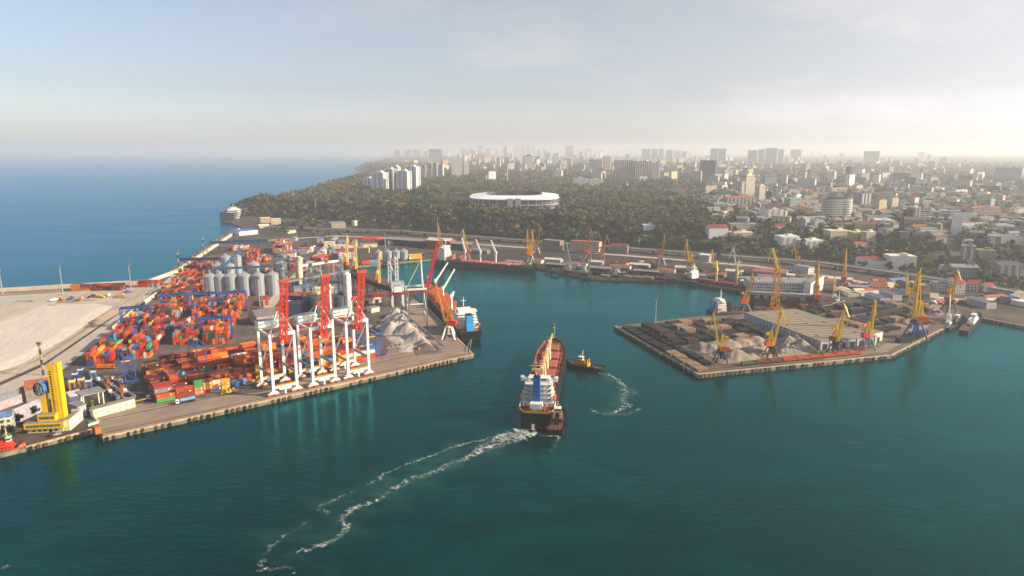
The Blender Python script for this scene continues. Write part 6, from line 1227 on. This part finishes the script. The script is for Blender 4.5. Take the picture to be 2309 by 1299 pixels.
for a in [('slender white slab of the park-edge foursome, seaward one', 951, 961, 403, 372, FW), ('second white slab of the park-edge foursome', 964, 975, 403, 370, FT), ('third grey slab of the park-edge foursome', 977, 986, 403, 370, FG), ('white stepped slab of the park-edge foursome, landward one', 987, 1000, 402, 371, FW),
          ('white tower with dense balcony bands, taller of the white banded pair', 1018, 1044, 398, 357, FW, None, None, .2, 'apartment_tower', 'tower', 0, 'b'), ('white tower with balcony bands, lower of the white banded pair', 1045, 1059, 397, 364, FW, None, None, .2, 'apartment_tower', 'tower', 0, 'b'),
          ('white tower with dark pointed roof beyond the stadium', 1182, 1204, 385, 352, FT, FD, None, .2, 'apartment_tower', 'tower', 0, 't'), ('cream tower leaning on the pointed tower', 1205, 1218, 374, 353, FB), ('tall pinkish tower with white end in the middle far city', 1275, 1294, 359, 329, FP_, None, None, .1, 'apartment_tower', 'tower', 0, 'w'),
          ('grey terraced block in front of the far tall pinkish tower', 1327, 1359, 382, 360, FG), ('brown-and-white tower slab behind the arcaded block', 1360, 1378, 388, 353, FP_, None, None, .1, 'apartment_tower', 'tower', 0, 'w'),
          ('long red-brown tower slab, seaward section', 1385, 1428, 405, 362, FR_, None, 24, 0, 'apartment_tower', 'tower', 0, 'v'), ('long red-brown tower slab, middle section', 1429, 1469, 405, 364, FR_, None, 24, 0, 'apartment_tower', 'tower', 0, 'v'), ('white-ended landward section of the red-brown tower slab', 1470, 1488, 407, 367, FT, None, 24, 0, 'apartment_tower', 'tower', 0, 'w'),
          ('white glass-fronted block above the stadium trees', 1247, 1268, 401, 384, FV, FM), ('white arcaded block with curved gables above the park, seaward wing', 1293, 1326, 419, 402, FV, FD, None, 0, 'apartment_block', 'building', 0, 'vg'), ('white arcaded block with curved gables above the park, landward wing', 1328, 1360, 421, 404, FV, None, None, 0, 'apartment_block', 'building', 0, 'vg'),
          ('bulky dark slate block standing alone in the haze', 1575, 1614, 404, 362, FD, None, 30), ('grey office beside the dark slate block', 1560, 1582, 409, 388, FG), ('twin far tower, seaward one', 1600, 1617, 367, 335, FT), ('twin far tower, landward one', 1618, 1636, 367, 335, FT),
          ('grey-white slab of the far row, first', 1446, 1466, 360, 336, FT), ('grey-white slab of the far row, second', 1468, 1482, 360, 336, FG), ('grey-white slab of the far row, third', 1484, 1496, 360, 335, FT), ('grey-white slab of the far row, fourth', 1501, 1516, 360, 338, FG), ('grey-white slab of the far row, fifth', 1518, 1537, 356, 340, FW), ('slim dark-topped tower closing the far row', 1537, 1547, 361, 341, FG, FD),
          ('hazy tower cluster of the land side, first slab', 1685, 1706, 368, 339, FG), ('hazy tower cluster of the land side, second slab', 1708, 1724, 367, 337, FT), ('hazy tower cluster of the land side, tallest slab', 1725, 1750, 369, 334, FT), ('hazy tower cluster of the land side, fourth slab', 1752, 1766, 366, 337, FG), ('hazy tower cluster of the land side, fifth slab', 1782, 1805, 362, 337, FT),
          ('beige terraced tower with domed top, main body', 1664, 1690, 448, 410, FB, None, 26, .3, 'apartment_tower', 'tower', 0, 'v'), ('domed upper tier of the beige terraced tower', 1676, 1704, 447, 396, FB, CREAM, 24, .3, 'apartment_tower', 'tower', 0, 'bt'), ('beige bay-fronted tower beside the terraced one', 1707, 1727, 458, 419, FB, CREAM, None, .3, 'apartment_tower', 'tower', 0, 'b'),
          ('grey gabled block beyond the terraced tower', 1722, 1752, 423, 400, FG, FD, None, .1, 'apartment_block', 'building', 6), ('long grey apartment row below the terraced tower', 1634, 1706, 472, 446, FG, RUSTR, None, .05, 'apartment_block', 'building', 4, 'v'), ('apartment block with white frame and great arch under a maroon roof', 1723, 1767, 505, 472, FV, M('maroon_roof', '5a2c34', .8), None, .1, 'apartment_block', 'building', 9, 'vg'),
          ('mint-green office block with pale grid', 1776, 1809, 473, 448, FM, FM, None, .2), ('tall grey-white office tower, slate half', 1902, 1918, 414, 376, FD), ('tall grey-white office tower, white half', 1918, 1937, 414, 377, FT, None, None, 0, 'apartment_tower', 'tower', 0, 'v'), ('dark twin block with pale frame in the haze', 2016, 2050, 406, 389, FGL, WHITE),
          ('broad hazy slab near the horizon', 1949, 1978, 368, 341, FT), ('grey apartment house with many bays seaward of the red-roofed pair', 1933, 1968, 472, 436, FG, FD, None, .3, 'apartment_block', 'building', 0, 'v'), ('cream mansion with maroon roof, seaward of the pair', 1975, 2002, 484, 450, FC, M('maroon_roof', '5a2c34', .8), None, .3, 'apartment_block', 'building', 5, 'g'), ('cream mansion with maroon roof, landward of the pair', 2005, 2029, 474, 446, FC, M('maroon_roof', '5a2c34', .8), None, .3, 'apartment_block', 'building', 5, 'g'),
          ('dark glass office block, seaward half', 2025, 2058, 510, 474, FGL, None, 26), ('white ribbed stair tower of the dark glass office', 2058, 2072, 511, 468, FT, WHITE, 22, 0, 'apartment_tower', 'tower', 0, 'v'), ('dark glass office block, stepped landward half', 2072, 2095, 510, 476, FGL, None, 26, 0, 'apartment_block', 'building', 0, 'b'),
          ('white end-gabled block at the street corner', 2140, 2172, 530, 494, FV, GREYR, 22, -.5, 'apartment_block', 'building', 6), ('grey-white block behind the street corner gable', 2152, 2190, 502, 479, FV, FD, None, -.2), ('long pinkish palace with many windows', 2190, 2258, 494, 470, FP_, RUSTR, 20, .05, 'palace', 'building', 4, 'g'),
          ('white balconied block with green terrace seaward of the dark glass office', 1970, 2012, 516, 497, FV, WHITE, None, -.3, 'apartment_block', 'building', 0, 'v'), ('long cream college building, seaward wing', 1868, 1920, 540, 521, FC, CREAM, None, .1), ('long ochre college building, middle wing', 1920, 1948, 543, 524, FO_, CREAM, None, .1), ('tall cream end wing of the long college', 1950, 1976, 546, 524, FC, WHITE, None, .1),
          ('small white house with bright red roof below the college', 1928, 1960, 563, 551, FV, M('bright_red_roof', '9a3e36', .8), None, .1, 'house', 'house', 4), ('white columned villa of the twin pair, seaward one', 1756, 1804, 561, 534, FV, WHITE, None, .1, 'villa', 'building', 0, 'v'), ('white colonnaded villa of the twin pair, landward one', 1806, 1860, 562, 543, FV, WHITE, None, .1, 'villa', 'building', 0, 'v'),
          ('white three-storey house with crimson roof on the bluff edge', 1596, 1643, 538, 514, FV, M('crimson_roof', '7e3536', .8), None, .05, 'house', 'house', 5), ('long grey-brown barracks behind the crimson-roofed house', 1645, 1712, 525, 506, FS, GREYR, None, .05), ('long cream low house with pale roof on the bluff edge', 1648, 1700, 538, 525, FC, CREAM, None, .05),
          ('pale red-roofed museum wing beside the elevated road', 1939, 2001, 607, 587, FV, M('crimson_roof', '7e3536', .8), None, -.12, 'museum_wing', 'building', 4), ('cream classical museum with columned pediment front', 2003, 2066, 611, 579, FV, CREAM, 26, -.12, 'museum', 'museum', 0, 'g'), ('pale long terrace block at the frame edge', 2242, 2310, 553, 533, FV, GREYR, None, -.2, 'apartment_block', 'building', 0, 'g'),
          ('bowed pale block stepping down the street side', 2161, 2200, 592, 556, FS, GREYR, None, -.5, 'apartment_block', 'building', 0, 'v'), ('long brown terrace behind the bowed pale block', 2203, 2246, 588, 566, FS, ROOFT, None, -.2), ('long pale arcade with regular windows by the elevated road', 2145, 2208, 627, 603, FS, GREYR, None, -.14, 'apartment_block', 'building', 3), ('pale square house at the seaward end of the arcade', 2122, 2144, 621, 602, FV, GREYR, None, -.14, 'house', 'house', 3),
          ('dark grey tenement with gabled bays by the frame edge', 2246, 2300, 627, 598, FS, FD, None, -.2, 'apartment_block', 'building', 4, 'v'), ('white long hall far behind the dark glass office', 2077, 2120, 434, 424, FV, WHITE), ('hazy grey block pair near the far horizon', 2250, 2292, 408, 378, FG), ('small white pavilion in the trees above the back quay', 1450, 1478, 520, 508, FV, WHITE, None, 0, 'house', 'house'),
          ('hazy slab on the far seaward skyline, first', 889, 903, 354, 338, FG), ('hazy slab on the far seaward skyline, second', 911, 928, 353, 338, FG), ('hazy slab on the far seaward skyline, third', 930, 949, 352, 337, FG), ('dark broad slab behind the park-edge foursome', 966, 998, 358, 336, FD), ('far pale tower between the skyline slabs, first', 1058, 1067, 349, 330, FB), ('far dark tower between the skyline slabs, second', 1075, 1089, 349, 328, FD),
          ('white stepped pair under the far dark tower', 1072, 1094, 364, 348, FW, None, None, 0, 'apartment_tower', 'tower', 0, 'v'), ('slender cream tower beside the far cluster', 1135, 1144, 356, 330, FB), ('tall far cluster tower, first', 1160, 1170, 350, 326, FW), ('tall far cluster tower, second', 1173, 1184, 350, 329, FB), ('tall far cluster tower, third', 1187, 1197, 350, 325, FT), ('tall far cluster tower, fourth', 1199, 1207, 350, 331, FW), ('pale tower on the middle skyline', 1320, 1334, 352, 336, FB), ('cream tower on the middle skyline', 1300, 1310, 350, 338, FW)]:
    bldg(*a)
# museum portico
v = T(2020, 611)
# oval banded hotel
v = T(1890, 500); h = ztop(v, 449)-v.z; o = thing('hotel', 'broad oval-ended hotel with rows of narrow windows and banded corner', 'hotel', (v.x, v.y+12, v.z-1))
d = depth(v); w = 66/FP*d; MB().prism([(x*w/2, y*11) for x, y in sup(1, 1, 40, .7)], 0, h+1, 0, 1).build('wall', [FBand, ROOFT], o); MB().prism([(x*w*.36, y*8) for x, y in sup(1, 1, 32, .7)], h+1, h+4.5, 0).build('roof', FD, o)
for k in range(int(h/3.3)): MB().prism([(w*.26+x*w*.26, y*11.8) for x, y in sup(1, 1, 24, .9)], k*3.3+2.6, k*3.3+3.5, 0).build('balcony', WHITE, o)
# curved apartment cluster
FCL = facade('cluster_wall', 'c8ccd2', '3a4654', 4.4, 3.0, .55, .6)
for i, (x0, x1, pb, pt, lb, st) in enumerate([(820, 842, 426, 402, 'low seaward block of the curved apartment cluster', 'b'), (841, 872, 432, 389, 'curved bay-fronted tower with flared top, seaward tower of the cluster', 'bv'), (869, 892, 430, 381, 'slate-fronted middle tower of the curved cluster with crown roof', 'vt'), (884, 902, 427, 376, 'rear crown-topped tower of the curved cluster', 'vb'), (897, 925, 433, 386, 'round-fronted landward tower of the curved cluster', 'bv'), (917, 945, 430, 376, 'tall pale-ended landward tower of the curved cluster', 'wb')]):
    v = T((x0+x1)/2, pb); d = depth(v); w = (x1-x0)/FP*d; h = ztop(v, pt)-v.z; o = thing('apartment_tower', lb, 'tower', (v.x, v.y+10, v.z-1), 0, 'curved apartment cluster')
    o.rotation_euler.z = -.3; n = 32; prof = [(w*.44*x, w*.36*y) for x, y in sup(1, 1, n, .42)]; MB().prism(prof, 0, h+1, 0, 1).build('wall', [FCL if i != 2 else FD, ROOFT], o)
    for k in range(int(h/6.2)): MB().prism([(x*1.045, y*1.045) for x, y in prof], 2+k*6.2, 3.1+k*6.2, 0).build('balcony', M('bay_white', 'd4d4d4', .7), o)
    for sx_2, sy_2 in ((-1, -1), (1, -1), (1, 1), (0, -1)): MB().box((sx_2*w*.4, sy_2*w*.34, 2), (w*.16, w*.12, h-1), 0).build('bay', M('bay_white', 'd4d4d4', .7), o)
    MB().prism([(x*1.05, y*1.05) for x, y in prof], h, h+1.6, 0).prism([(x*.62, y*.7) for x, y in prof], h+1.6, h+5, 0).box((w*.1, 0, h+5), (w*.24, w*.2, 3.4), 0, taper=.6).build('crown', M('crown_pale', 'cac6c2', .7), o)
# seaside hotel like stacked decks
v = T(512, 497); v.z = 3; o = thing('hotel', 'dark glass seaside hotel with stacked white terraces on the headland', 'hotel', v, .2)
MB().box((0, 14, 0), (34, 26, 19), 0).build('wall', FGL, o)
for k in range(5): MB().box((6+k*3, 16, 4+k*5), (40-k*3, 28, 1.1), 0).build('terrace', WHITE, o)
MB().box((14, 16, 19), (26, 20, 9), 0, mt=1).build('upper_storey', [FV, WHITE], o); MB().bar((14, 16, 28), (14, 16, 40), .8).box((14, 16, 28), (14, 12, 4), 0).build('roof_house', WHITE, o)
v = T(650, 448); o = thing('pavilion', 'long white beach pavilion with short mast on the wooded cape', 'pavilion', (v.x, v.y, max(v.z, 8)-2), .3); MB().box((0, 0, 0), (62, 12, 7), 0, mt=1).build('wall', [FV, WHITE], o); MB().bar((14, 0, 7), (14, 0, 24), 1.0).build('mast', WHITE, o)
v = T(712, 476); o = thing('monument', 'slender pinkish obelisk rising from the park trees', 'monument', v); MB().bar((0, 0, 0), (0, 0, ztop(v, 448)-v.z), 4, 0, w2=2).build('shaft', M('granite_pink', 'a8708a', .6), o); MB().box((0, 0, 0), (12, 12, 3), 0).build('plinth', CONC, o)
v = T(1144, 414); o = thing('chimney', 'tall slim white mast behind the stadium', 'mast', v); h = ztop(v, 368)-v.z; MB().tube((0, 0, 0), (0, 0, h), 2.4, 1.4, 10).build('shaft', M('chimney_white', 'c8c0b8', .7), o); MB().tube((0, 0, h-9), (0, 0, h), 1.8, 2.0, 10).build('collar', RUSTR, o)
v = T(1413, 424); o = thing('church', 'pale blue cone-spired church at the park edge', 'church', v); MB().box((0, 8, 0), (16, 14, 9), 0).build('nave', FV, o); MB().tube((0, 4, 9), (0, 4, 26), 6, .3, 8).build('spire', M('spire_blue', '6f9ac0', .5), o)
# ------------------------------------------------------------------ further individual houses
NAMED = [(o_.location.x, o_.location.y) for o_ in bpy.data.objects if o_.type == 'EMPTY']
NA = np.array(NAMED)
HW = [('cream', FC), ('ochre', FO_), ('stone-grey', FS), ('white', FV), ('pinkish', FP_), ('pale grey', FG)]; HRF = [('rust roof', RUSTR), ('red tile roof', TILE), ('grey roof', GREYR), ('flat pale roof', ROOFT)]
HRW = [1.4, .6, 6, 4]
HX = []
def free(x, y, r_):
    if np.min(np.hypot(NA[:, 0]-x, NA[:, 1]-y)) < r_+14: return False
    return all(math.hypot(a-x, b_-y) > r_+c for a, b_, c in HX)
STREET = [T(2165, 602), T(2150, 560), T(2135, 535), T(2118, 510)]
def near_street(x, y):
    for a, b_ in zip(STREET[:-1], STREET[1:]):
        d = b_-a; d.z = 0; k = max(0, min(1, ((x-a.x)*d.x+(y-a.y)*d.y)/d.length_squared))
        if math.hypot(x-a.x-d.x*k, y-a.y-d.y*k) < 15: return True
    return False
n = 0; tries = 0
while n < 175 and tries < 6000:
    tries += 1; px = random.uniform(1590, 2330); py = random.choice((random.uniform(440, 520), random.uniform(500, 610), random.uniform(420, 480)))
    if py > 505+(px-1600)*.105: continue
    v = T(px, py); w = random.uniform(13, 34); D = random.uniform(10, 15)
    if v.z < 12 or not free(v.x, v.y, w*.45) or near_street(v.x, v.y): continue
    wn_, wm = random.choices(HW, [3, 2, 3, 3, 2, 2])[0]; rn, rm = random.choices(HRF, HRW)[0]; st = random.choice((2, 3, 3, 4, 4, 5)); p_ = 0 if rn.startswith('flat') else random.uniform(2, 4)
    lb = place(f'{wn_} {("two", "three", "four", "five")[st-2]}-storey house, {rn},', px, py); rz = random.choice((.1, -.5, .1+math.pi/2, -.5+math.pi/2)); h = st*3.5
    o = thing('city_house', lb, 'house', (v.x, v.y, v.z-1.5), rz, 'houses of the old town'); wl = MB().box((0, 0, 0), (w, D, h+1.5), 0); h += 1.5
    if p_: wl.add([(-w/2, -D/2, h), (-w/2, D/2, h), (-w/2, 0, h+p_)], [(0, 2, 1)], 0).add([(w/2, -D/2, h), (w/2, D/2, h), (w/2, 0, h+p_)], [(0, 1, 2)], 0)
    wl.build('wall', wm, o); rf = MB()
    if p_: rf.add([(-w/2-.5, -D/2-.5, h-.1), (w/2+.5, -D/2-.5, h-.1), (w/2+.5, 0, h+p_), (-w/2-.5, 0, h+p_), (-w/2-.5, D/2+.5, h-.1), (w/2+.5, D/2+.5, h-.1)], [(0, 1, 2, 3), (3, 2, 5, 4)]).box((w*.2, 1, h+p_*.4), (1, 1, p_*.6+1.4), 0)
    else: rf.box((0, 0, h), (w+.4, D+.4, .7), 0).box((w*.2, 0, h+.7), (3, 3, 2), 0)
    rf.build('roof', rm, o); HX.append((v.x, v.y, w*.55)); n += 1
# far towers in the haze as things
n = 0; tries = 0
while n < 220 and tries < 9000:
    tries += 1; px = random.choice((random.gauss(1180, 70), random.uniform(950, 1560), random.uniform(1400, 1900), random.uniform(1000, 1350), random.uniform(1400, 2150))); py = 344+random.random()**1.3*44
    if px < 905 or px > 2200: continue
    v = T(px, py); d = depth(v); w = random.uniform(5, 13)*(1 if py < 365 else 1.3)/FP*d; h = random.uniform(6, 17 if px < 1350 else 13)*(1 if py < 372 else 1.2)/FP*d
    if not free(v.x, v.y, w*.6): continue
    wn_, wm = random.choice([('white', FW), ('grey', FG), ('beige', FB), ('striped', FT), ('pinkish', FP_), ('white', FW)]); hn = 'tall' if h > 55 else ('mid-height' if h > 32 else 'low')
    o = thing('apartment_tower', place(f'{hn} {wn_} far tower', px, py), 'tower', (v.x, v.y, v.z-2), random.uniform(.35, 1.1) if random.random() < .6 else -(.3+max(0, v.x/v.y)), 'towers of the far city'); D = min(w, 26); MB().box((0, 0, 0), (w, D, h), 0).build('wall', wm, o); MB().box((0, 0, h), (w*.5, D*.6, 3), 0).box((0, 0, h-.3), (w+.6, D+.6, .9), 0).build('roof', ROOFT, o); HX.append((v.x, v.y, w*.6)); n += 1
# mid-rise blocks between the old houses
n = 0; tries = 0
while n < 200 and tries < 12000:
    tries += 1; px = random.uniform(1060 if random.random() < .35 else 1380, 2320 if random.random() < .7 else 1700); py = random.uniform(368, 475)
    if px < 1600 and py > 410: continue
    v = T(px, py); d = depth(v); w = random.uniform(20, 62); h = random.uniform(16, 48)*(1 if py < 430 else .62)
    if v.z < 20 or not free(v.x, v.y, w*.5) or near_street(v.x, v.y): continue
    wn_, wm = random.choice([('white', FW), ('grey', FG), ('beige', FB), ('striped', FT), ('white', FV), ('cream', FC), ('slate', FD)])
    o = thing('apartment_block', place(f'{"tall" if h > 28 else "low"} {wn_} mid-rise', px, py), 'building', (v.x, v.y, v.z-2), random.choice((random.uniform(.2, .8), -(.3+max(0, v.x/v.y)))), 'mid-rise blocks of the city'); D = random.uniform(12, 18)
    MB().box((0, 0, 0), (w, D, h), 0).build('wall', wm, o); MB().box((0, 0, h-.3), (w+.6, D+.6, .9), 0).box((w*.2, 0, h), (5, 5, 3.4), 0).box((-w*.25, 1, h), (3, 3, 2.4), 0).build('roof', random.choice((ROOFT, GREYR, RUSTR)), o); HX.append((v.x, v.y, w*.55)); n += 1
# the rest of the city, too many to count
mb = MB(); walls = [FC, FO_, FS, FV, FP_, FG, FW, FB]; roofs = [RUSTR, TILE, GREYR, ROOFT]; SPOT = []
fw = [M('far_wall_'+str(i), c, .85) for i, c in enumerate(['b8ab92', 'a08c6c', '8a8078', 'b8b4ae', '9e8880', '8e9096', 'c0bcb6', 'aa9a80'])]
for i in range(5400):
    px = random.uniform(900, 2400); py = 345+random.random()**1.5*215
    if px < 1590 and py > 398: continue
    if px < 1250 and py > 385: continue
    if py > 500+(px-1600)*.105: continue
    if py < 432 and random.random() < .45: continue
    v = T(px, py); far = v.y > 3000; big = random.random() < .12; w, D = random.uniform(12, 32)*(1.3 if far else 1), random.uniform(9, 15); h = random.choice((6, 9, 9, 12, 14, 16 if py < 440 else 11))
    if big: w, D, h = w*1.9, 15, random.choice((15, 18, 24, 30) if far else (14, 16, 18))
    if v.z < 14 or near_street(v.x, v.y) or any(math.hypot(a-v.x, b_-v.y) < c+w*.5+2 for a, b_, c in HX) or np.min(np.hypot(NA[:, 0]-v.x, NA[:, 1]-v.y)) < 28: continue
    rz = random.choice((.1, -.5, .1+math.pi/2, -.5+math.pi/2))+random.uniform(-.05, .05); m_ = 12+random.randrange(4) if big else random.randrange(8); rm = 8+random.choices(range(4), [1.2, .4, 6, 5])[0]
    mb.box((v.x, v.y, v.z-2), (w, D, h+2), m_, rz)
    mb.box((v.x, v.y, v.z+h), (w+.8, D+.8, .8 if big else random.uniform(1.2, 3.2)), 11 if big else rm, rz, taper=.98 if big else random.choice((.55, .5, .97)))
    SPOT.append((v.x, v.y, w*.5))
o = kind(mb.build('far_city_mass', fw+roofs+[FW, FG, FT, FC]), 'stuff'); o['label'] = 'countless small houses of the city fading into haze'
mb = MB()
for a, b_ in zip(STREET[:-1], STREET[1:]):
    for k in range(6):
        p, q_ = a.lerp(b_, k/6), a.lerp(b_, (k+1)/6); d = (q_-p); n_ = Vector((-d.y, d.x, 0)).normalized()*8; vs = []
        for c in (p-n_, q_-n_, q_+n_, p+n_): vs.append((c.x, c.y, H1(c.x, c.y)+1.6))
        mb.add(vs, [(0, 1, 2, 3) if ((Vector(vs[1])-Vector(vs[0])).cross(Vector(vs[2])-Vector(vs[0]))).z > 0 else (3, 2, 1, 0)])
kind(mb.build('street', G_ASPH), 'structure')
# ------------------------------------------------------------------ trees
def leafm(name, cols, rough=.8):
    m, t, b = nt(name); L = t.links; tc = N(t, 'ShaderNodeTexCoord'); n1 = N(t, 'ShaderNodeTexNoise', i_Scale=.06, i_Detail=6.0, i_Roughness=.7); L.new(tc.outputs['Object'], n1.inputs['Vector'])
    L.new(ramp(t, n1.outputs[0], [(.32, cols[0]), (.5, cols[1]), (.68, cols[2])]), b.inputs['Base Color']); b.inputs['Roughness'].default_value = rough; b.inputs['Specular IOR Level'].default_value = .15
    return m
LV = [leafm('foliage_bare', ['463f38', '5d5146', '6f6252']), leafm('foliage_dark', ['172a1e', '22372a', '31472f']), leafm('foliage_olive', ['3f4526', '565935', '6b6a42']), leafm('foliage_spring', ['505f2c', '68733a', '7d8044'])]
BARK = M('tree_bark', '3a3029', .9)
def crown_pts(n, rng, lobes=5):
    """leaf clumps gathered on a few uneven boughs"""
    c = rng.normal(0, .42, (lobes, 3))*[1, 1, .7]; k = rng.integers(0, lobes, n); d = rng.normal(0, 1, (n, 3)); d /= np.linalg.norm(d, axis=1)[:, None]
    return c[k]+d*(.55*rng.uniform(.55, 1.05, n)[:, None]), d
def crown_mesh(xyz, sizes, mats, per, rng, leaf=.3):
    V, Fm = [], []
    for (x, y, z), s_, m_ in zip(xyz, sizes, mats):
        p, d = crown_pts(per, rng); p = p*[s_, s_, s_*.85]+[x, y, z+s_*.95]
        a = np.cross(d+rng.normal(0, .5, d.shape), rng.normal(0, 1, d.shape)); a /= np.linalg.norm(a, axis=1)[:, None]+1e-9; b_ = np.cross(d, a); r_ = s_*leaf*rng.uniform(.6, 1.4, (per, 1))
        V.append(np.stack([p-a*r_-b_*r_*.8, p+a*r_-b_*r_*.6, p+a*r_*.8+b_*r_, p-a*r_*.7+b_*r_*.8], 1).reshape(-1, 3)); Fm.append(np.full(per, m_))
    V = np.concatenate(V); nf = len(V)//4; me = bpy.data.meshes.new('crown'); me.vertices.add(len(V)); me.vertices.foreach_set('co', V.ravel()); me.loops.add(nf*4); me.loops.foreach_set('vertex_index', np.arange(nf*4))
    me.polygons.add(nf); me.polygons.foreach_set('loop_start', np.arange(nf)*4); me.polygons.foreach_set('loop_total', np.full(nf, 4)); me.polygons.foreach_set('material_index', np.concatenate(Fm)); 
    for m_ in LV: me.materials.append(m_)
    me.update(); me.validate(); return me
TV = []
for k, (nm, mi) in enumerate([('bare brown', 0), ('dark green', 1), ('olive', 2), ('yellow-green', 3), ('bare brown', 0), ('dark green', 1)]):
    tr = MB().tube((0, 0, -1), (0, 0, 3.2), .35, .26, 7)
    for i in range(6): a = i*1.05+k; tr.tube((0, 0, 2.2+i*.25), (1.9*math.cos(a), 1.9*math.sin(a), 5+i*.45), .17, .05, 5)
    tr = tr.build('trunk', BARK); tm = tr.data; bpy.data.objects.remove(tr); TV.append((nm, tm, crown_mesh([(0, 0, 2.6)], [3.6], [mi], 190, np.random.default_rng(k+3), .17)))
def tree(px, py, s_=1.0, k=None, v=None):
    v = v or T(px, py); nm, tm, cm = TV[random.choices(range(6), [4, 3, 3, 1.5, 3, 2])[0] if k is None else k]
    o = thing('tree', place(nm+' tree', px, py), 'tree', v, random.random()*6, 'separate trees'); o.scale = (s_, s_, s_*random.uniform(.85, 1.2))
    for n_, m_ in (('trunk', tm), ('crown', cm)): c = bpy.data.objects.new(n_, m_); COL.objects.link(c); c.parent = o
for px, py, s_, k in [(12, 990, 1.1, 2), (28, 996, 1.0, 1), (18, 1003, 1.0, 3), (80, 938, .8, 1), (44, 955, .7, 1), (203, 922, .75, 3), (190, 918, .5, 3), (38, 985, .9, 2), (5, 975, 1.0, 2)]: tree(px, py, s_, k)
n = 0; tries = 0
while n < 180 and tries < 8000:
    tries += 1; px = random.uniform(1600, 2320); lim = 590 if px < 1850 else 592+(px-1850)*.155; py = lim-random.random()**1.4*95
    v = T(px, py)
    if any(math.hypot(a-v.x, b_-v.y) < c*.8+2 for a, b_, c in HX) or np.min(np.hypot(NA[:, 0]-v.x, NA[:, 1]-v.y-4)) < 15 or near_street(v.x, v.y): continue
    if any((v.x-c.x)**2+(v.y-c.y)**2 < 169 for c in [a.lerp(b_, i/12) for a, b_ in zip(vp[:-1], vp[1:]) for i in range(13)]): continue
    tree(px, py, random.uniform(1.1, 2.0), None, v); n += 1
for i in range(200):
    px = random.choice((random.uniform(545, 900), random.uniform(550, 760), random.uniform(540, 880), random.uniform(1500, 1920))); x0 = P(px, 540).x
    off = -random.uniform(8, 280 if px < 760 else 90) if px < 950 else -random.uniform(14, 60)
    yy = float(np.interp(x0, FX, FY)); v = Vector((x0, yy+off, 3)) if i % 4 else Vector((x0, yy+random.uniform(2, 22), 3)); v.z = max(3, H1(v.x, v.y)-.5)
    if np.min(np.hypot(NA[:, 0]-v.x, NA[:, 1]-v.y)) < 13 or any((v.x-c.x)**2+(v.y-c.y)**2 < 150 for c in [a.lerp(b_, i/12) for a, b_ in zip(vp[:-1], vp[1:]) for i in range(13)]): continue
    if v.x < float(np.interp(v.y, CY, CX))+14: continue
    qx, qy = proj(v)
    if n < 300 and not (735 < qx < 810 and 500 < qy < 530) and qy < 540: tree(qx, qy, random.uniform(.9, 1.7), None, v); n += 1
# park woodland: one mass
xs, sz, mt = [], [], []
VP = np.array([[c.x, c.y] for a, b_ in zip(vp[:-1], vp[1:]) for c in [a.lerp(b_, i/30) for i in range(31)]])
sx, sy = T(1160, 476).x, T(1160, 476).y+62
tries = 0
while len(xs) < 7200 and tries < 80000:
    tries += 1; px = random.uniform(470, 1660); slope = len(xs) < 2300
    y = random.uniform(1250, 3600); x = (px-1154.5)/FP*y*1.02; fy = float(np.interp(x, FX, FY))
    if slope: y = fy+6+random.random()*130; x = (px-1154.5)/FP*y*1.02; fy = float(np.interp(x, FX, FY))
    cx = np.interp(y, CY, CX)
    if y < fy+6 or x < cx+22: continue
    if not slope and y > 2300 and x > -160 and random.random() < .72: continue
    if not slope and y > 2900 and x > -500 and random.random() < .5: continue
    if x > 480 and y > 1500 and random.random() < .75: continue
    if abs((x-sx)/112)**2.6+abs((y-sy)/(104 if y < sy else 82))**2.6 < 1: continue
    if min(np.hypot(NA[:, 0]-x, NA[:, 1]-y-5)) < 19 or np.min(np.hypot(VP[:, 0]-x, VP[:, 1]-y)) < 11: continue
    if not slope and mnoise.noise(Vector((x/75, y/110, 21))) > .36: continue
    p2 = proj((x, y, 20))
    if 735 < p2[0] < 805 and 500 < p2[1] < 528: continue
    e = mnoise.noise(Vector((x/170, y/220, 3)))+.6*mnoise.noise(Vector((x/45, y/60, 9)))+random.gauss(0, .13)
    k = 0 if e > .02 else (1 if e < -.3 else 2)
    if slope and random.random() < .6: k = 1 if random.random() < .75 else 2
    if random.random() < .05: k = 3
    xs.append((x, y, H1(x, y)-.8)); sz.append(random.choice((3.4, 4.5, 5.5, 6.5, 7.5, 9.0, 11.0))*random.uniform(.85, 1.15)); mt.append(k)
me = crown_mesh(xs, sz, mt, 105, RNG, .16); ob = bpy.data.objects.new('park_woodland', me); COL.objects.link(ob); kind(ob, 'stuff'); ob['label'] = 'brown and green spring woodland of the park around the stadium'
xs, sz, mt = [], [], []; tries = 0; SPA = np.array(SPOT+HX)
while len(xs) < 14000 and tries < 90000:
    tries += 1; y = 1050+random.random()**1.6*5600; x = random.uniform(-.35, .95)*y
    if y < np.interp(x, FX, FY)+16 or x < np.interp(y, CY, CX)+60: continue
    if x < .29*y and y < 2500: continue
    if near_street(x, y) or np.min(np.hypot(SPA[:, 0]-x, SPA[:, 1]-y)-SPA[:, 2]*.8) < 1 or min(np.hypot(NA[:, 0]-x, NA[:, 1]-y-5)) < 15: continue
    if np.min(np.hypot(VP[:, 0]-x, VP[:, 1]-y)) < 13: continue
    e = mnoise.noise(Vector((x/150, y/150, 8)))+random.gauss(0, .3); k = 0 if e > .1 else (2 if e > -.25 else (1 if e > -.5 else 3))
    xs.append((x, y, H1(x, y)-.8)); sz.append(random.uniform(4, 7.5)*(1+y/9000)); mt.append(k)
me = crown_mesh(xs, sz, mt, 30, RNG, .27); ob = bpy.data.objects.new('city_greenery', me); COL.objects.link(ob); kind(ob, 'stuff'); ob['label'] = 'trees and gardens spread between the far city houses'
print('objects', len(bpy.data.objects), 'labels', len(LABELS))
